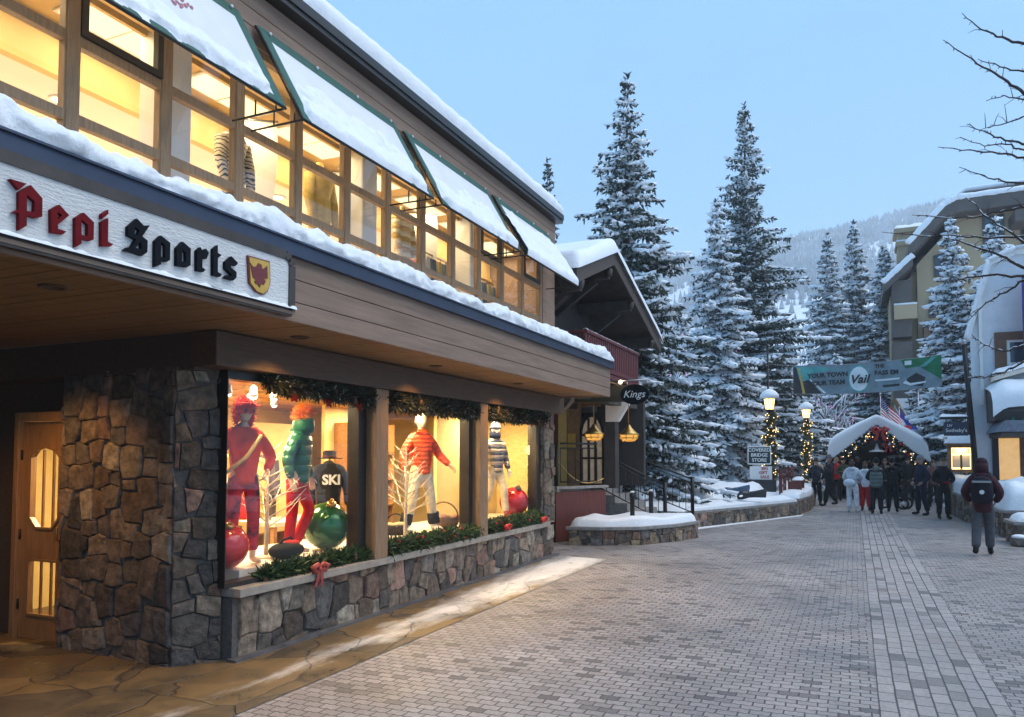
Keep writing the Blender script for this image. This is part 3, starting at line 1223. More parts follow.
up = arch(D0 + .14, D1 - .12, 1.12, 1.93, .1)
lo = [(D0 + .14, .26), (D1 - .12, .26), (D1 - .12, .80), (D0 + .14, .80)]
door.prism([(D0, .02), (D1, .02), (D1, DT), (D0, DT)], 'y', 5.15, 5.195, holes=[up, lo])
dr = part('door', door, M['door_wood'], shop, recalc=True)
q = MB()
for sh in (up, lo):
    n = len(sh)
    for i in range(n):
        a, c = sh[i], sh[(i + 1) % n]
        q.bar((a[0], 5.145, a[1]), (c[0], 5.145, c[1]), .022, .022)
for sx in (.30, .45):
    q.bar((D0 + sx, 5.17, .26), (D0 + sx, 5.17, .80), .02)
    q.bar((D0 + sx, 5.17, 1.13), (D0 + sx, 5.17, 1.90), .02)
part('moulding', q, M['door_wood'], dr)
q = MB()
q.prism(up, 'y', 5.168, 5.174)
q.prism(lo, 'y', 5.168, 5.174)
part('pane', q, M['glass'], dr)
q = MB()
for z in (.35, 1.05, 1.85):
    q.tube([(D0 - .003, 5.14, z - .05), (D0 - .003, 5.14, z + .05)], .012, 8)
part('hinge', q, M['black'], dr)
q = MB()
q.tube([(D1 - .055, 5.13, 1.0), (D1 - .055, 5.085, 1.02), (D1 - .055, 5.08, 1.14), (D1 - .055, 5.13, 1.16)], .011, 8)
part('handle', q, M['brass'], dr)

# lamps of the shop: lit fittings, plus added lamps that have no fitting
for (y, x, p) in [(6.2, -5.75, 36), (6.9, -6.55, 60), (7.7, -8.0, 115), (9.0, -5.75, 38), (10.0, -6.6, 44), (12.0, -5.65, 44)]:
    lamp('AREA', (x, y, 2.57), p, WARM, .5, target=(x, y, 0))  # the one before the clothes rail is added to brighten the garments
for (y, x, s) in [(5.75, -5.62, 0), (6.15, -5.66, 0), (6.45, -5.66, 0), (6.9, -6.4, 0), (7.3, -6.4, 0), (8.6, -5.6, 0), (9.5, -5.6, 0), (11.6, -5.6, 0)]:
    q = MB()
    q.tube([(x, y, 2.598), (x, y, 2.55)], .012, 6)
    q.tube([(x, y, 2.55), (x - .02, y + .03, 2.46)], [.03, .042], 12)
    tl = part('spotlight', q, M['white_paint'], shop)
    q = MB()
    q.ball((x - .0205, y + .031, 2.457), .032, 10)
    part('bulb', q, M['spot_lens'], tl)
for i in range(11):
    y = -.54 + i * 1.32
    lamp("AREA", (-5.96, y, 5.615), 9, (1.0, .80, .48), .36, target=(-5.96, y, 0), sizey=.95)
for y in (2.6, 5.75, 8.7, 11.6):
    lamp("AREA", (-8.3, y, 5.17), 60, (1.0, .82, .58), .5, target=(-8.3, y, 0))
for y in (5.6, 8.1, 10.6):
    lamp('SPOT', (-4.62, y, 2.91), 34, (1.0, .55, .18), .05, target=(-4.62, y, 0), spot=130)
lamp('SPOT', (-6.6, 3.9, 2.90), 62, (1.0, .52, .16), .06, target=(-6.9, 4.4, 0), spot=120)  # added spot without a fitting, lights the door and pillar amber
lamp('AREA', (-7.4, 5.9, 2.3), 22, WARM, .3, target=(-7.4, 5.3, .8))
b = MB()
b.box(-8.9, -7.04, 5.68, 6.9, -.02, 0)
b.box(-8.9, -7.04, 6.9, 6.95, 0, 2.6)
part('inner_lobby', b, M['inner_wall'], shop)
# ---------------------------------------------------------------- shop sign on the fascia
sign = thing('shop_sign', 'long white rough-cast sign board with red and black blackletter lettering on the fascia', 'sign', (FX, 3.4, 3.17))
SX = FX + .055


def on_sign(px, py):
    p = on_x(px, py, SX + .02)
    return (p.y, p.z)


b = MB()
A0, A1, Z0, Z1 = 1.55, 4.70, 2.955, 3.385
rr = .07
pts = [(A0, Z0), (A1 - .0, Z0), (A1, Z1 - rr), (A1 - rr * .3, Z1 - rr * .3), (A1 - rr, Z1), (A0, Z1)]
b.prism(pts, 'x', FX + .008, SX)
part('board', b, M['sign_board'], sign)
b = MB()
n = len(pts)
for i in range(n):
    p, q = pts[i], pts[(i + 1) % n]
    b.bar((FX + .045, p[0], p[1]), (FX + .045, q[0], q[1]), .04, .07)
part('moulding', b, M['chalet_dark'], sign)


def A(l):
    return [on_sign(x / 7.1667, 165 + y / 7.1667) for x, y in l]


def B(l):
    return [on_sign(110 + x / 6.52, 200 + y / 6.52) for x, y in l]


LET_RED = [
    ([A([(65, 100), (185, 135), (128, 178)])], None),
    ([A([(215, 145), (298, 240), (296, 372), (250, 382), (187, 362), (185, 435), (130, 470), (132, 195)])], A([(187, 215), (243, 262), (240, 338), (187, 330)])),
    ([A([(85, 342), (132, 318), (132, 345)])], None),
    ([A([(420, 285), (490, 362), (408, 428), (410, 458), (470, 478), (445, 497), (362, 485), (360, 320)])], A([(407, 335), (440, 362), (405, 392)])),
    ([A([(595, 342), (667, 412), (665, 535), (640, 545), (578, 530), (578, 565), (535, 590), (535, 380)])], A([(578, 390), (625, 430), (622, 510), (578, 500)])),
    ([A([(770, 322), (770, 352), (724, 388), (724, 352)])], None),
    ([A([(770, 382), (768, 550), (805, 570), (785, 585), (722, 582), (722, 410)])], None),
]
LET_BLACK = [
    ([B([(172, 122), (215, 168), (255, 165), (205, 238), (240, 265), (238, 340), (205, 365), (150, 345), (85, 330), (112, 308), (128, 318), (165, 258), (112, 232), (112, 175)])], [B([(158, 172), (188, 200), (172, 232), (156, 222)]), B([(198, 268), (202, 322), (162, 312)])]),
    ([B([(328, 232), (388, 280), (386, 392), (362, 405), (328, 395), (328, 420), (288, 437), (290, 268)])], B([(328, 272), (355, 298), (355, 378), (328, 370)])),
    ([B([(470, 272), (522, 318), (520, 425), (495, 440), (430, 428), (430, 315)])], B([(465, 322), (490, 345), (490, 405), (465, 400)])),
    ([B([(585, 308), (600, 335), (622, 318), (640, 345), (625, 385), (605, 380), (597, 375), (597, 440), (618, 455), (605, 470), (562, 462), (562, 330)])], None),
    ([B([(698, 295), (698, 345), (722, 360), (698, 380), (698, 470), (725, 485), (712, 502), (668, 490), (668, 320)])], None),
    ([B([(788, 368), (830, 412), (815, 430), (785, 415), (783, 440), (820, 470), (820, 505), (800, 525), (740, 508), (760, 490), (785, 498), (790, 490), (748, 448), (748, 405)])], None),
]
for nm, lst, mt in (('red_lettering', LET_RED, 'red_letter'), ('black_lettering', LET_BLACK, 'black_letter')):
    b = MB()
    for (o, h) in lst:
        hs = None
        if h:
            hs = h if isinstance(h[0], list) else [h]
        b.prism(o[0], 'x', SX + .002, SX + .028, holes=hs)
    part(nm, b, M[mt], sign, label='red blackletter word' if mt == 'red_letter' else 'black blackletter word')


def C(l):
    return [on_sign(235 + x / 10.25, 245 + y / 10.25) for x, y in l]


shp = C([(135, 103), (362, 168), (368, 380), (340, 480), (290, 510), (220, 480), (150, 390)])
cxy = (sum(p[0] for p in shp) / 7, sum(p[1] for p in shp) / 7)
b = MB()
b.prism(shp, 'x', SX + .002, SX + .016)
cr = part('crest', b, M['eagle'], sign)
b = MB()
b.prism([(cxy[0] + (p[0] - cxy[0]) * .9, cxy[1] + (p[1] - cxy[1]) * .93) for p in shp], 'x', SX + .017, SX + .021)
part('shield_field', b, M['gold'], cr)
b = MB()
b.prism(C([(150, 180), (180, 222), (215, 222), (222, 205), (235, 185), (270, 205), (270, 240), (290, 245), (325, 215), (330, 345), (290, 345), (310, 375), (290, 410), (265, 395), (250, 435), (225, 400), (205, 395), (195, 370), (215, 360), (180, 330)]), 'x', SX + .022, SX + .026)
part('eagle_emblem', b, M['eagle'], cr)
# snow on the lower moulding
b = MB()


def mould(u, v):
    y = A0 + (A1 + .02 - A0) * u
    t = max(0.0, nz(y * 6.5, 3.0) * .8 + .42 + nz(y * 19, 1) * .35)
    h = .05 * min(1.0, t)
    an = math.pi * (v - .02)
    return (SX + .012 + .032 * math.cos(an), y, Z0 + .018 + h * math.sin(an) * (1.0 if h > .004 else .1))


b.grid(mould, 420, 8)
part('snow', b, M['snow'], sign, recalc=False)
b = MB()
b.bar((SX - .0, A0, Z0 - .006), (SX - .0, A1 + .02, Z0 - .006), .03, .025)
part('ledge', b, M['board'], sign)

# ---------------------------------------------------------------- window awnings
AWL = ['green-edged white awning with a faded red print, partly out of the top of the picture',
       'longest-looking snow-covered awning between the printed one and the middle of the upper windows',
       'third snow-covered awning along the upper windows, counted from the printed one',
       'snow-buried awning at the far end of the upper windows']


def awning(i, y0, y1):
    xa, za, xb, zb = WX + .06, 5.88, -4.47, 4.875
    t = thing('window_awning', AWL[i], 'awning', (WX, (y0 + y1) / 2, 4.87), group='awnings over the upper windows')
    nrm = Vector((-(zb - za), 0, (xb - xa))).normalized()   # outward / up
    if nrm.z < 0:
        nrm = -nrm

    def P(u, v, o=0.0):
        # u along the building, v from the wall down to the outer edge
        sag = -.012 * math.sin(math.pi * v) * math.sin(math.pi * u)
        y = y0 + (y1 - y0) * u
        return Vector((xa + (xb - xa) * v, y, za + (zb - za) * v)) + nrm * (o + sag)
    b = MB()
    mu, mv0, mv1 = .05, .13, .93

    def rng(a, c, k):
        return a + (c - a) * k
    b.grid(lambda u, v: P(rng(mu, 1 - mu, u), rng(mv0, mv1, v), .004), 16, 10)
    b.grid(lambda u, v: P(rng(mu, 1 - mu, u), rng(mv0, mv1, v), -.004), 16, 10, flip=True)
    part('canvas', b, M['canvas'], t, recalc=False)
    b = MB()
    for (a, c, d, e) in ((0, mu, 0, 1), (1 - mu, 1, 0, 1), (mu, 1 - mu, 0, mv0), (mu, 1 - mu, mv1, 1)):
        b.grid(lambda u, v: P(rng(a, c, u), rng(d, e, v), .005), 10, 10)
        b.grid(lambda u, v: P(rng(a, c, u), rng(d, e, v), -.005), 10, 10, flip=True)
    part('border', b, M['green_canvas'], t, recalc=False)
    # frame
    b = MB()
    for u in (0, 1):
        p = P(u, 1)
        b.tube([P(u, 0, -.02), P(u, 1, -.02)], .011, 8)
        b.tube([(WX + .02, p.y, 4.87), (p.x, p.y, 4.87)], .010, 8)
        s = -1 if u else 1
        for k in (.45, .82):
            q = P(u, k + .1, -.02)
            b.tube([(rng(WX, p.x, k), p.y, 4.87), (rng(WX, p.x, k), p.y, min(q.z, 4.87 + .14))], .008, 6)
    b.tube([P(0, 1, -.01), P(1, 1, -.01)], .014, 8)
    part('frame', b, M['black'], t)
    # snow sheet, patchy at the top and the sides
    cover = [.28, .5, .45, .85][i]
    b = MB()

    def snow(u, v):
        lo_ = 1.0 - cover
        m = (v - lo_) * 4.2 + 1.1 * nz(u * 5 + i * 7, v * 3, 2.2) + .5 * nz(u * 14 + i * 3, v * 9, 5.1)
        e = min(u, 1 - u) * (y1 - y0)
        m -= max(0, .19 - e) * 11 * (1 if i < 3 else .4)
        m -= max(0, v - .90) * (26 if i < 3 else 4) * (.4 + .9 * abs(nz(u * 8, i, 3)))
        hgt = (.032 * max(0.0, min(1.0, m)) * (1 + .5 * nz(u * 9, v * 7, i) + .3 * nz(u * 25, v * 15, i)) + (.03 * v * v if m > 0.3 else 0)) * max(0.0, 1 - max(0, (v - .9) / .1) ** 2)
        return P(u, min(1.0, v * 1.0 + .0), .007 + hgt) if m > 0 else P(u, v, -.001)
    b.grid(snow, 150, 60)
    part('snow', b, M['snow'], t, recalc=False)
    # white ring clips
    for u in (.06, .36, .66, .95):
        b = MB()
        b.ball(P(u, .04, .02), .016, 8)
        part('clip', b, M['white_paint'], t)
    if i == 0:
        b = MB()
        rg = random.Random(4)
        c0 = P(.60, .40, .009)
        for k in range(46):
            a, r_ = rg.uniform(0, 6.28), .17 * math.sqrt(rg.random())
            p = Vector((0, math.cos(a) * r_ * 1.1, 0)) + (Vector((xb - xa, 0, zb - za)).normalized() * math.sin(a) * r_) + c0
            b.ball(p, rg.uniform(.01, .022), 6)
        part('print', b, M['pink_print'], t)
    return t


for i in range(4):
    awning(i, 2.86 + i * 2.58, 5.20 + i * 2.58)
# ---------------------------------------------------------------- figures
def skin_mesh(nodes, edges, roots, sub=1):
    """continuous surface grown round a skeleton: nodes {key: (pos, radius)}"""
    keys = list(nodes)
    ix = {k: i for i, k in enumerate(keys)}
    me = bpy.data.meshes.new('skeleton')
    me.from_pydata([nodes[k][0] for k in keys], [(ix[a], ix[b]) for a, b in edges], [])
    o = bpy.data.objects.new('skeleton', me)
    COL.objects.link(o)
    o.modifiers.new('skin', 'SKIN')
    for k in keys:
        d = me.skin_vertices[0].data[ix[k]]
        r = nodes[k][1]
        d.radius = (r, r) if not isinstance(r, tuple) else r
        d.use_root = k in roots
    s = o.modifiers.new('sub', 'SUBSURF')
    s.levels = s.render_levels = sub
    dg = bpy.context.evaluated_depsgraph_get()
    out = bpy.data.meshes.new_from_object(o.evaluated_get(dg))
    bpy.data.objects.remove(o)
    bpy.data.meshes.remove(me)
    for p in out.polygons:
        p.use_smooth = True
    return out


def join_meshes(a, mb):
    bm = bmesh.new()
    bm.from_mesh(a)
    me = mb.mesh('tmp')
    bm.from_mesh(me)
    bm.to_mesh(a)
    bm.free()
    bpy.data.meshes.remove(me)
    for p in a.polygons:
        p.use_smooth = True
    return a


def head_mb(mb, c, s=1.0, turn=0.0, tilt=0.0):
    """head about .23 m high facing -y with brow, nose, jaw"""
    n, m = 20, 14
    vs = []
    ct, st = math.cos(turn), math.sin(turn)
    for i in range(m + 1):
        ph = math.pi * i / m
        z = -math.cos(ph)
        r = math.sin(ph)
        for k in range(n):
            a = 2 * math.pi * k / n
            x, y = math.cos(a) * r, math.sin(a) * r
            w = .076 * (1 - .18 * max(0, -z))
            X, Y, Z = x * w, y * .095, z * .118
            if y < 0:
                Y *= 1 - .12 * max(0, -z)
                if abs(x) < .25 and -.35 < z < .12:
                    Y -= .017 * (1 - abs(x) / .25) * (1 - abs(z + .12) / .25 if abs(z + .12) < .25 else 0)
                if .1 < z < .3 and abs(x) > .15:
                    Y += .006
                if -.62 < z < -.42 and abs(x) < .35:
                    Y -= .004
            Y2 = Y * math.cos(tilt) - Z * math.sin(tilt)
            Z2 = Y * math.sin(tilt) + Z * math.cos(tilt)
            vs.append((c[0] + s * (X * ct - Y2 * st), c[1] + s * (X * st + Y2 * ct), c[2] + s * Z2))
    fs = []
    for i in range(m):
        for k in range(n):
            fs.append((i * n + k, i * n + (k + 1) % n, (i + 1) * n + (k + 1) % n, (i + 1) * n + k))
    mb.add(vs, fs, True)
    for sx in (-1, 1):   # ears
        p = Vector((sx * .077, .008, -.008))
        mb.ball((c[0] + s * (p.x * ct - p.y * st), c[1] + s * (p.x * st + p.y * ct), c[2] + s * p.z), .026 * s, 8, (.4, .8, 1.1))


def hand_mb(mb, w, d, side, s=1.0, curl=.5):
    """palm, four fingers and a thumb beyond the wrist w in direction d"""
    w, d = Vector(w), Vector(d).normalized()
    a = Vector((0, -1, 0))
    a = (a - d * a.dot(d))
    a = a.normalized() if a.length > .1 else Vector((1, 0, 0))
    n = d.cross(a)                       # across the thickness
    if n.x * side > 0:
        n = -n
    p0, p1 = w - d * .015 * s, w + d * .085 * s
    for k in range(4):
        o = a * (.03 - .02 * k) * s
        L = (.066, .075, .07, .055)[k] * s
        r = .0095 * s
        q0 = p0 + o * .7
        q1 = p1 + o
        q2 = q1 + d * L * .5 + n * .012 * curl * s
        q3 = q2 + (d * (1 - .6 * curl) + n * curl).normalized() * L * .5
        mb.tube([q0, p0.lerp(q1, .5), q1, q2, q3], [.016 * s, .017 * s, .0125 * s, r, r * .8], 7)
    t0 = w + d * .02 * s + a * .02 * s
    mb.tube([t0, t0 + (d * .6 + a * .8) * .035 * s, t0 + (d * 1.1 + a * .75) * .06 * s], [.014 * s, .012 * s, .009 * s], 7)


LEGS = {
    'stand': {1: ((.11, -.02, .50), (.12, .02, .09)), -1: ((-.11, -.02, .50), (-.12, .02, .09))},
    'wide': {1: ((.16, -.02, .50), (.24, .02, .09)), -1: ((-.15, -.02, .50), (-.22, .02, .09))},
    'stride': {1: ((.10, -.14, .52), (.10, -.20, .09)), -1: ((-.10, .04, .50), (-.11, .27, .13))},
    'stride2': {-1: ((-.10, -.12, .52), (-.10, -.17, .09)), 1: ((.10, .05, .50), (.12, .24, .12))},
    'bent': {1: ((.10, -.13, .52), (.07, .03, .09)), -1: ((-.11, .0, .50), (-.12, .02, .09))},
    'cross': {1: ((.09, -.06, .5), (.02, -.1, .09)), -1: ((-.10, .0, .50), (-.10, .02, .09))},
}
ARMS = {
    'down': {1: ((.27, .03, 1.13), (.27, -.06, .90)), -1: ((-.27, .03, 1.13), (-.27, -.06, .90))},
    'pocket': {1: ((.285, .07, 1.13), (.205, -.11, .97)), -1: ((-.285, .07, 1.13), (-.205, -.11, .97))},
    'front': {1: ((.28, -.02, 1.13), (.07, -.24, 1.06)), -1: ((-.28, -.02, 1.13), (-.07, -.24, 1.06))},
    'phone': {1: ((.27, -.02, 1.13), (.06, -.27, 1.24)), -1: ((-.27, -.02, 1.13), (-.06, -.25, 1.20))},
    'hip': {1: ((.33, .06, 1.14), (.23, -.07, .99)), -1: ((-.27, .03, 1.13), (-.29, -.08, .90))},
    'out': {1: ((.30, .0, 1.14), (.40, -.16, .98)), -1: ((-.29, .02, 1.13), (-.31, -.08, .91))},
    'up': {1: ((.30, -.06, 1.15), (.17, -.25, 1.36)), -1: ((-.27, .03, 1.13), (-.27, -.06, .90))},
}


def figure(name, label, cat, loc, rz, h=1.75, legs='stand', arms='down', top=None, bottom=None, shoes=None, skin=None, head='hair', hm=None, group=None, bulk=1.0, long=False, face=True, turn=0.0, tilt=0.0, lean=(0, 0), gloves=None, body_name='body', vest=None, sub=2, tight=1.0, mitt=False):
    k = h / 1.75
    t = thing(name, label, cat, loc, group, rz)
    skin = skin or M['skin']

    def S(p, wob=True):
        # lean bends the upper body
        z = p[2]
        f_ = max(0.0, (z - .9) / .8)
        return ((p[0] + lean[0] * f_) * k, (p[1] + lean[1] * f_) * k, z * k)
    lg, am = LEGS[legs], ARMS[arms]
    N, E = {}, []
    N['pel'] = (S((0, 0, .96)), .115 * k)
    N['wai'] = (S((0, 0, 1.1)), .11 * k)
    N['che'] = (S((0, 0, 1.30)), .125 * k)
    N['nek'] = (S((0, .01, 1.47)), .052 * k)
    N['skl'] = (S((0, 0, 1.56)), .05 * k)
    E += [('pel', 'wai'), ('wai', 'che'), ('che', 'nek'), ('nek', 'skl')]
    for s in (1, -1):
        kn, an = lg[s]
        N['hip%d' % s] = (S((s * .09, 0, .88)), .082 * k)
        N['kne%d' % s] = (S(kn), .055 * k)
        N['ank%d' % s] = (S(an), .038 * k)
        zf = an[2] - .09
        N['hee%d' % s] = (S((an[0], an[1] + .02, .045 + zf)), (.022 if shoes else .034) * k)
        N['toe%d' % s] = (S((an[0] + s * (.015 if shoes else .03), an[1] - (.10 if shoes else .17), .03 + (.012 if shoes else 0) + zf)), (.016 if shoes else .026) * k)
        E += [('pel', 'hip%d' % s), ('hip%d' % s, 'kne%d' % s), ('kne%d' % s, 'ank%d' % s), ('ank%d' % s, 'hee%d' % s), ('hee%d' % s, 'toe%d' % s)]
        el, wr = am[s]
        N['sho%d' % s] = (S((s * .165, 0, 1.40)), .062 * k)
        N['elb%d' % s] = (S(el), .042 * k)
        N['wri%d' % s] = (S(wr), .028 * k)
        E += [('che', 'sho%d' % s), ('sho%d' % s, 'elb%d' % s), ('elb%d' % s, 'wri%d' % s)]
    me = skin_mesh(N, E, ('pel',), sub)
    x = MB()
    hc = S((0, -.012, 1.635))
    head_mb(x, hc, k, turn, tilt)
    for s in (1, -1):
        hand_mb(x, N['wri%d' % s][0], Vector(N['wri%d' % s][0]) - Vector(N['elb%d' % s][0]), s, k)
    join_meshes(me, x)
    obj(body_name, me, skin, t, world=False, recalc=False)
    if face:
        x = MB()
        for s in (-1, 1):
            p = Vector((s * .031, -.088, .012))
            ct, st = math.cos(turn), math.sin(turn)
            y2 = p.y * math.cos(tilt) - p.z * math.sin(tilt)
            z2 = p.y * math.sin(tilt) + p.z * math.cos(tilt)
            x.ball((hc[0] + k * (p.x * ct - y2 * st), hc[1] + k * (p.x * st + y2 * ct), hc[2] + k * z2), .011 * k, 8)
        obj('eyes', x, M['black'], t, world=False)
    # trousers
    if bottom:
        N2 = {'wst': (S((0, 0, 1.08)), .12 * k), 'pel': (S((0, 0, .95)), .142 * k * min(bulk, 1.1) * tight)}
        E2 = [('wst', 'pel')]
        for s in (1, -1):
            kn, an = lg[s]
            N2['hip%d' % s] = (S((s * .092, 0, .84)), .112 * k * tight)
            N2['mid%d' % s] = (S(((s * .092 + kn[0]) / 2, kn[1] / 2, .68)), .102 * k * tight)
            N2['kne%d' % s] = (S(kn), .088 * k * tight)
            N2['cal%d' % s] = (S(((kn[0] + an[0]) / 2, (kn[1] + an[1]) / 2 + .015, .3)), .084 * k * tight)
            N2['ank%d' % s] = (S((an[0], an[1] + .005, an[2] + .03)), .078 * k * tight)
            E2 += [('pel', 'hip%d' % s), ('hip%d' % s, 'mid%d' % s), ('mid%d' % s, 'kne%d' % s), ('kne%d' % s, 'cal%d' % s), ('cal%d' % s, 'ank%d' % s)]
        obj('trousers', skin_mesh(N2, E2, ('pel',), sub), bottom, t, world=False, recalc=False)
    if shoes:
        for s in (1, -1):
            kn, an = lg[s]
            d = Vector((kn[0] - an[0], kn[1] - an[1], kn[2] - an[2])).normalized()
            N3 = {'a': (S((an[0] + d.x * .1, an[1] + d.y * .1, an[2] + d.z * .1)), .052 * k), 'b': (S((an[0], an[1], an[2])), .05 * k), 'c': (S((an[0], an[1] + .015, an[2] - .04)), .048 * k), 'd': (S((an[0] + s * .015, an[1] - .09, an[2] - .045)), .046 * k), 'e': (S((an[0] + s * .03, an[1] - .18, an[2] - .05)), .036 * k)}
            obj('boot', skin_mesh(N3, [('a', 'b'), ('b', 'c'), ('c', 'd'), ('d', 'e')], ('a',), sub), shoes, t, world=False, recalc=False)
    if top:
        hem = .76 if long else .83
        N4 = {'hem': (S((0, .0, hem)), .165 * k * bulk), 'wai': (S((0, 0, 1.06)), .15 * k * bulk), 'che': (S((0, 0, 1.27)), .165 * k * bulk), 'col': (S((0, .012, 1.46)), .098 * k), 'top': (S((0, .014, 1.525)), .085 * k)}
        E4 = [('hem', 'wai'), ('wai', 'che'), ('che', 'col'), ('col', 'top')]
        for s in (1, -1):
            el, wr = am[s]
            N4['sho%d' % s] = (S((s * .165, 0, 1.385)), .092 * k * bulk)
            if not vest:
                N4['elb%d' % s] = (S(el), .07 * k * bulk)
                N4['wri%d' % s] = (S(wr), .05 * k * bulk)
                E4 += [('che', 'sho%d' % s), ('sho%d' % s, 'elb%d' % s), ('elb%d' % s, 'wri%d' % s)]
            else:
                E4 += [('che', 'sho%d' % s)]
        jm = skin_mesh(N4, E4, ('wai',), sub)
        if not mitt:
            hx = MB()      # folded hood behind the collar
            hp_ = S((0, .10, 1.44))
            hx.ball(hp_, .1 * k, 12, (1.15, .75, .9))
            join_meshes(jm, hx)
        obj('vest' if vest else 'jacket', jm, top, t, world=False, recalc=False)
        if vest:
            N5, E5 = {'che': (S((0, 0, 1.27)), .13 * k)}, []
            for s in (1, -1):
                el, wr = am[s]
                N5['sho%d' % s] = (S((s * .165, 0, 1.385)), .075 * k)
                N5['elb%d' % s] = (S(el), .062 * k)
                N5['wri%d' % s] = (S(wr), .048 * k)
                E5 += [('che', 'sho%d' % s), ('sho%d' % s, 'elb%d' % s), ('elb%d' % s, 'wri%d' % s)]
            obj('shirt', skin_mesh(N5, E5, ('che',), sub), vest, t, world=False, recalc=False)
    if gloves:
        for s in (1, -1):
            x = MB()
            wr, el = Vector(N['wri%d' % s][0]), Vector(N['elb%d' % s][0])
            hand_mb(x, wr, wr - el, s, k * 1.22, .8)
            obj('glove', x, gloves, t, world=False)
    # head wear
    def hs(u, v, rad, zs, cut=None, fuzz=0.0):
        return None
    hm = hm or M['chalet_dark']
    x = MB()
    c = Vector(hc)
    ct, st = math.cos(turn), math.sin(turn)

    def cap(r0, z0, z1, back=.012, amp=0.0, sq=.8):
        nn, mm = 18, 8
        vs = []
        for i in range(mm + 1):
            u = i / mm
            ph = u * math.pi / 2
            for j in range(nn):
                a = 2 * math.pi * j / nn
                rr_ = r0 * math.cos(ph) ** .8 if u < 1 else .002
                if amp:
                    rr_ += amp * rnd.uniform(-1, 1)
                X, Y = math.cos(a) * rr_ * sq, math.sin(a) * rr_ + back
                # lower at the back of the head
                low = z0 - max(0, math.sin(a)) * .05 * (1 - u)
                Z = low + (z1 - low) * math.sin(ph)
                vs.append((c.x + k * (X * ct - Y * st), c.y + k * (X * st + Y * ct), c.z + k * Z))
        fs = []
        for i in range(mm):
            for j in range(nn):
                fs.append((i * nn + j, i * nn + (j + 1) % nn, (i + 1) * nn + (j + 1) % nn, (i + 1) * nn + j))
        x.add(vs, fs, True)
    if head == 'hair':
        cap(.108, .0, .132, .014)
        obj('hair', x, hm, t, world=False, recalc=False)
    elif head == 'longhair':
        cap(.112, .0, .132, .014)
        x.tube([(c.x, c.y + .05 * k, c.z + .02 * k), (c.x, c.y + .09 * k, c.z - .12 * k), (c.x, c.y + .10 * k, c.z - .26 * k)], [.085 * k, .085 * k, .05 * k], 12)
        obj('hair', x, hm, t, world=False, recalc=False)
    elif head == 'beanie':
        cap(.115, .025, .165, .008)
        x.tube([(c.x + k * .082 * math.cos(q * .3142), c.y + k * (.008 + .104 * math.sin(q * .3142)), c.z + k * (.05 - .03 * max(0, math.sin(q * .3142)))) for q in range(21)], .02 * k, 7)
        obj('beanie', x, hm, t, world=False, recalc=False)
    elif head == 'pom':
        cap(.115, .025, .15, .008)
        x.ball((c.x, c.y, c.z + .18 * k), .045 * k, 10)
        obj('bobble_hat', x, hm, t, world=False, recalc=False)
    elif head == 'cap':
        cap(.112, .03, .135, .008)
        x.prism([(c.x - .06 * k, c.y - .09 * k), (c.x + .06 * k, c.y - .09 * k), (c.x + .045 * k, c.y - .175 * k), (c.x - .045 * k, c.y - .175 * k)], 'z', c.z + .03 * k, c.z + .04 * k)
        obj('cap', x, hm, t, world=False, recalc=False)
    elif head == 'brim':
        cap(.108, .04, .16, .004)
        x.lathe([(.10 * k, .0), (.18 * k, -.004 * k), (.185 * k, .004 * k), (.10 * k, .012 * k)], (c.x, c.y, c.z + .05 * k), 24)
        obj('brimmed_hat', x, hm, t, world=False, recalc=False)
    elif head == 'trapper':
        cap(.128, -.02, .16, .01, sq=.86)
        for s in (-1, 1):
            x.ball((c.x + k * (s * .088 * ct - .01 * st), c.y + k * (s * .088 * st + .01 * ct), c.z - .055 * k), .055 * k, 10, (.7, 1, 1.5))
        x.tube([(c.x + k * (.1 * math.cos(q) * ct + .1 * math.sin(q) * st), c.y + k * (.1 * math.cos(q) * st - .1 * math.sin(q) * ct), c.z + .065 * k) for q in [.15 + i_ * .28 for i_ in range(11)]], .036 * k, 8)
        rg = random.Random(5)
        base_v = list(x.v)
        for q in range(900):
            p = Vector(base_v[rg.randrange(len(base_v))])
            d = (p - c).normalized() + Vector((rg.uniform(-.7, .7), rg.uniform(-.7, .7), rg.uniform(-.7, .7)))
            x.tube([p, p + d * .02 * k], [.005 * k, .001], 3, cap=False)
        obj('fur_hat', x, hm, t, world=False, recalc=False)
    elif head == 'fur':
        rg = random.Random(int(h * 1000))
        for q in range(1300):
            d = Vector((rg.gauss(0, 1), rg.gauss(0, 1), rg.gauss(0, 1))).normalized()
            if d.z < -.25 or (d.y < -.45 and d.z < .3):
                continue
            a = c + Vector((d.x * .1, d.y * .11, d.z * .12 + .015)) * k
            b_ = a + (d + Vector((rg.uniform(-.6, .6), rg.uniform(-.6, .6), rg.uniform(-.6, .6)))) * .04 * k
            x.tube([a, b_], [.008 * k, .002 * k], 3, cap=False)
        cap(.118, .0, .14, .006)
        obj('fur_hat', x, hm, t, world=False, recalc=False)
    elif head == 'hood':
        nn, mm = 20, 9
        cap(.125, .02, .15, .02, sq=.88)
        x.tube([(c.x, c.y + .03 * k, c.z + .03 * k), (c.x, c.y + .05 * k, c.z - .08 * k), (c.x, c.y + .04 * k, c.z - .19 * k)], [.112 * k, .115 * k, .12 * k], 16)
        obj('hood', x, hm, t, world=False, recalc=False)
    return t


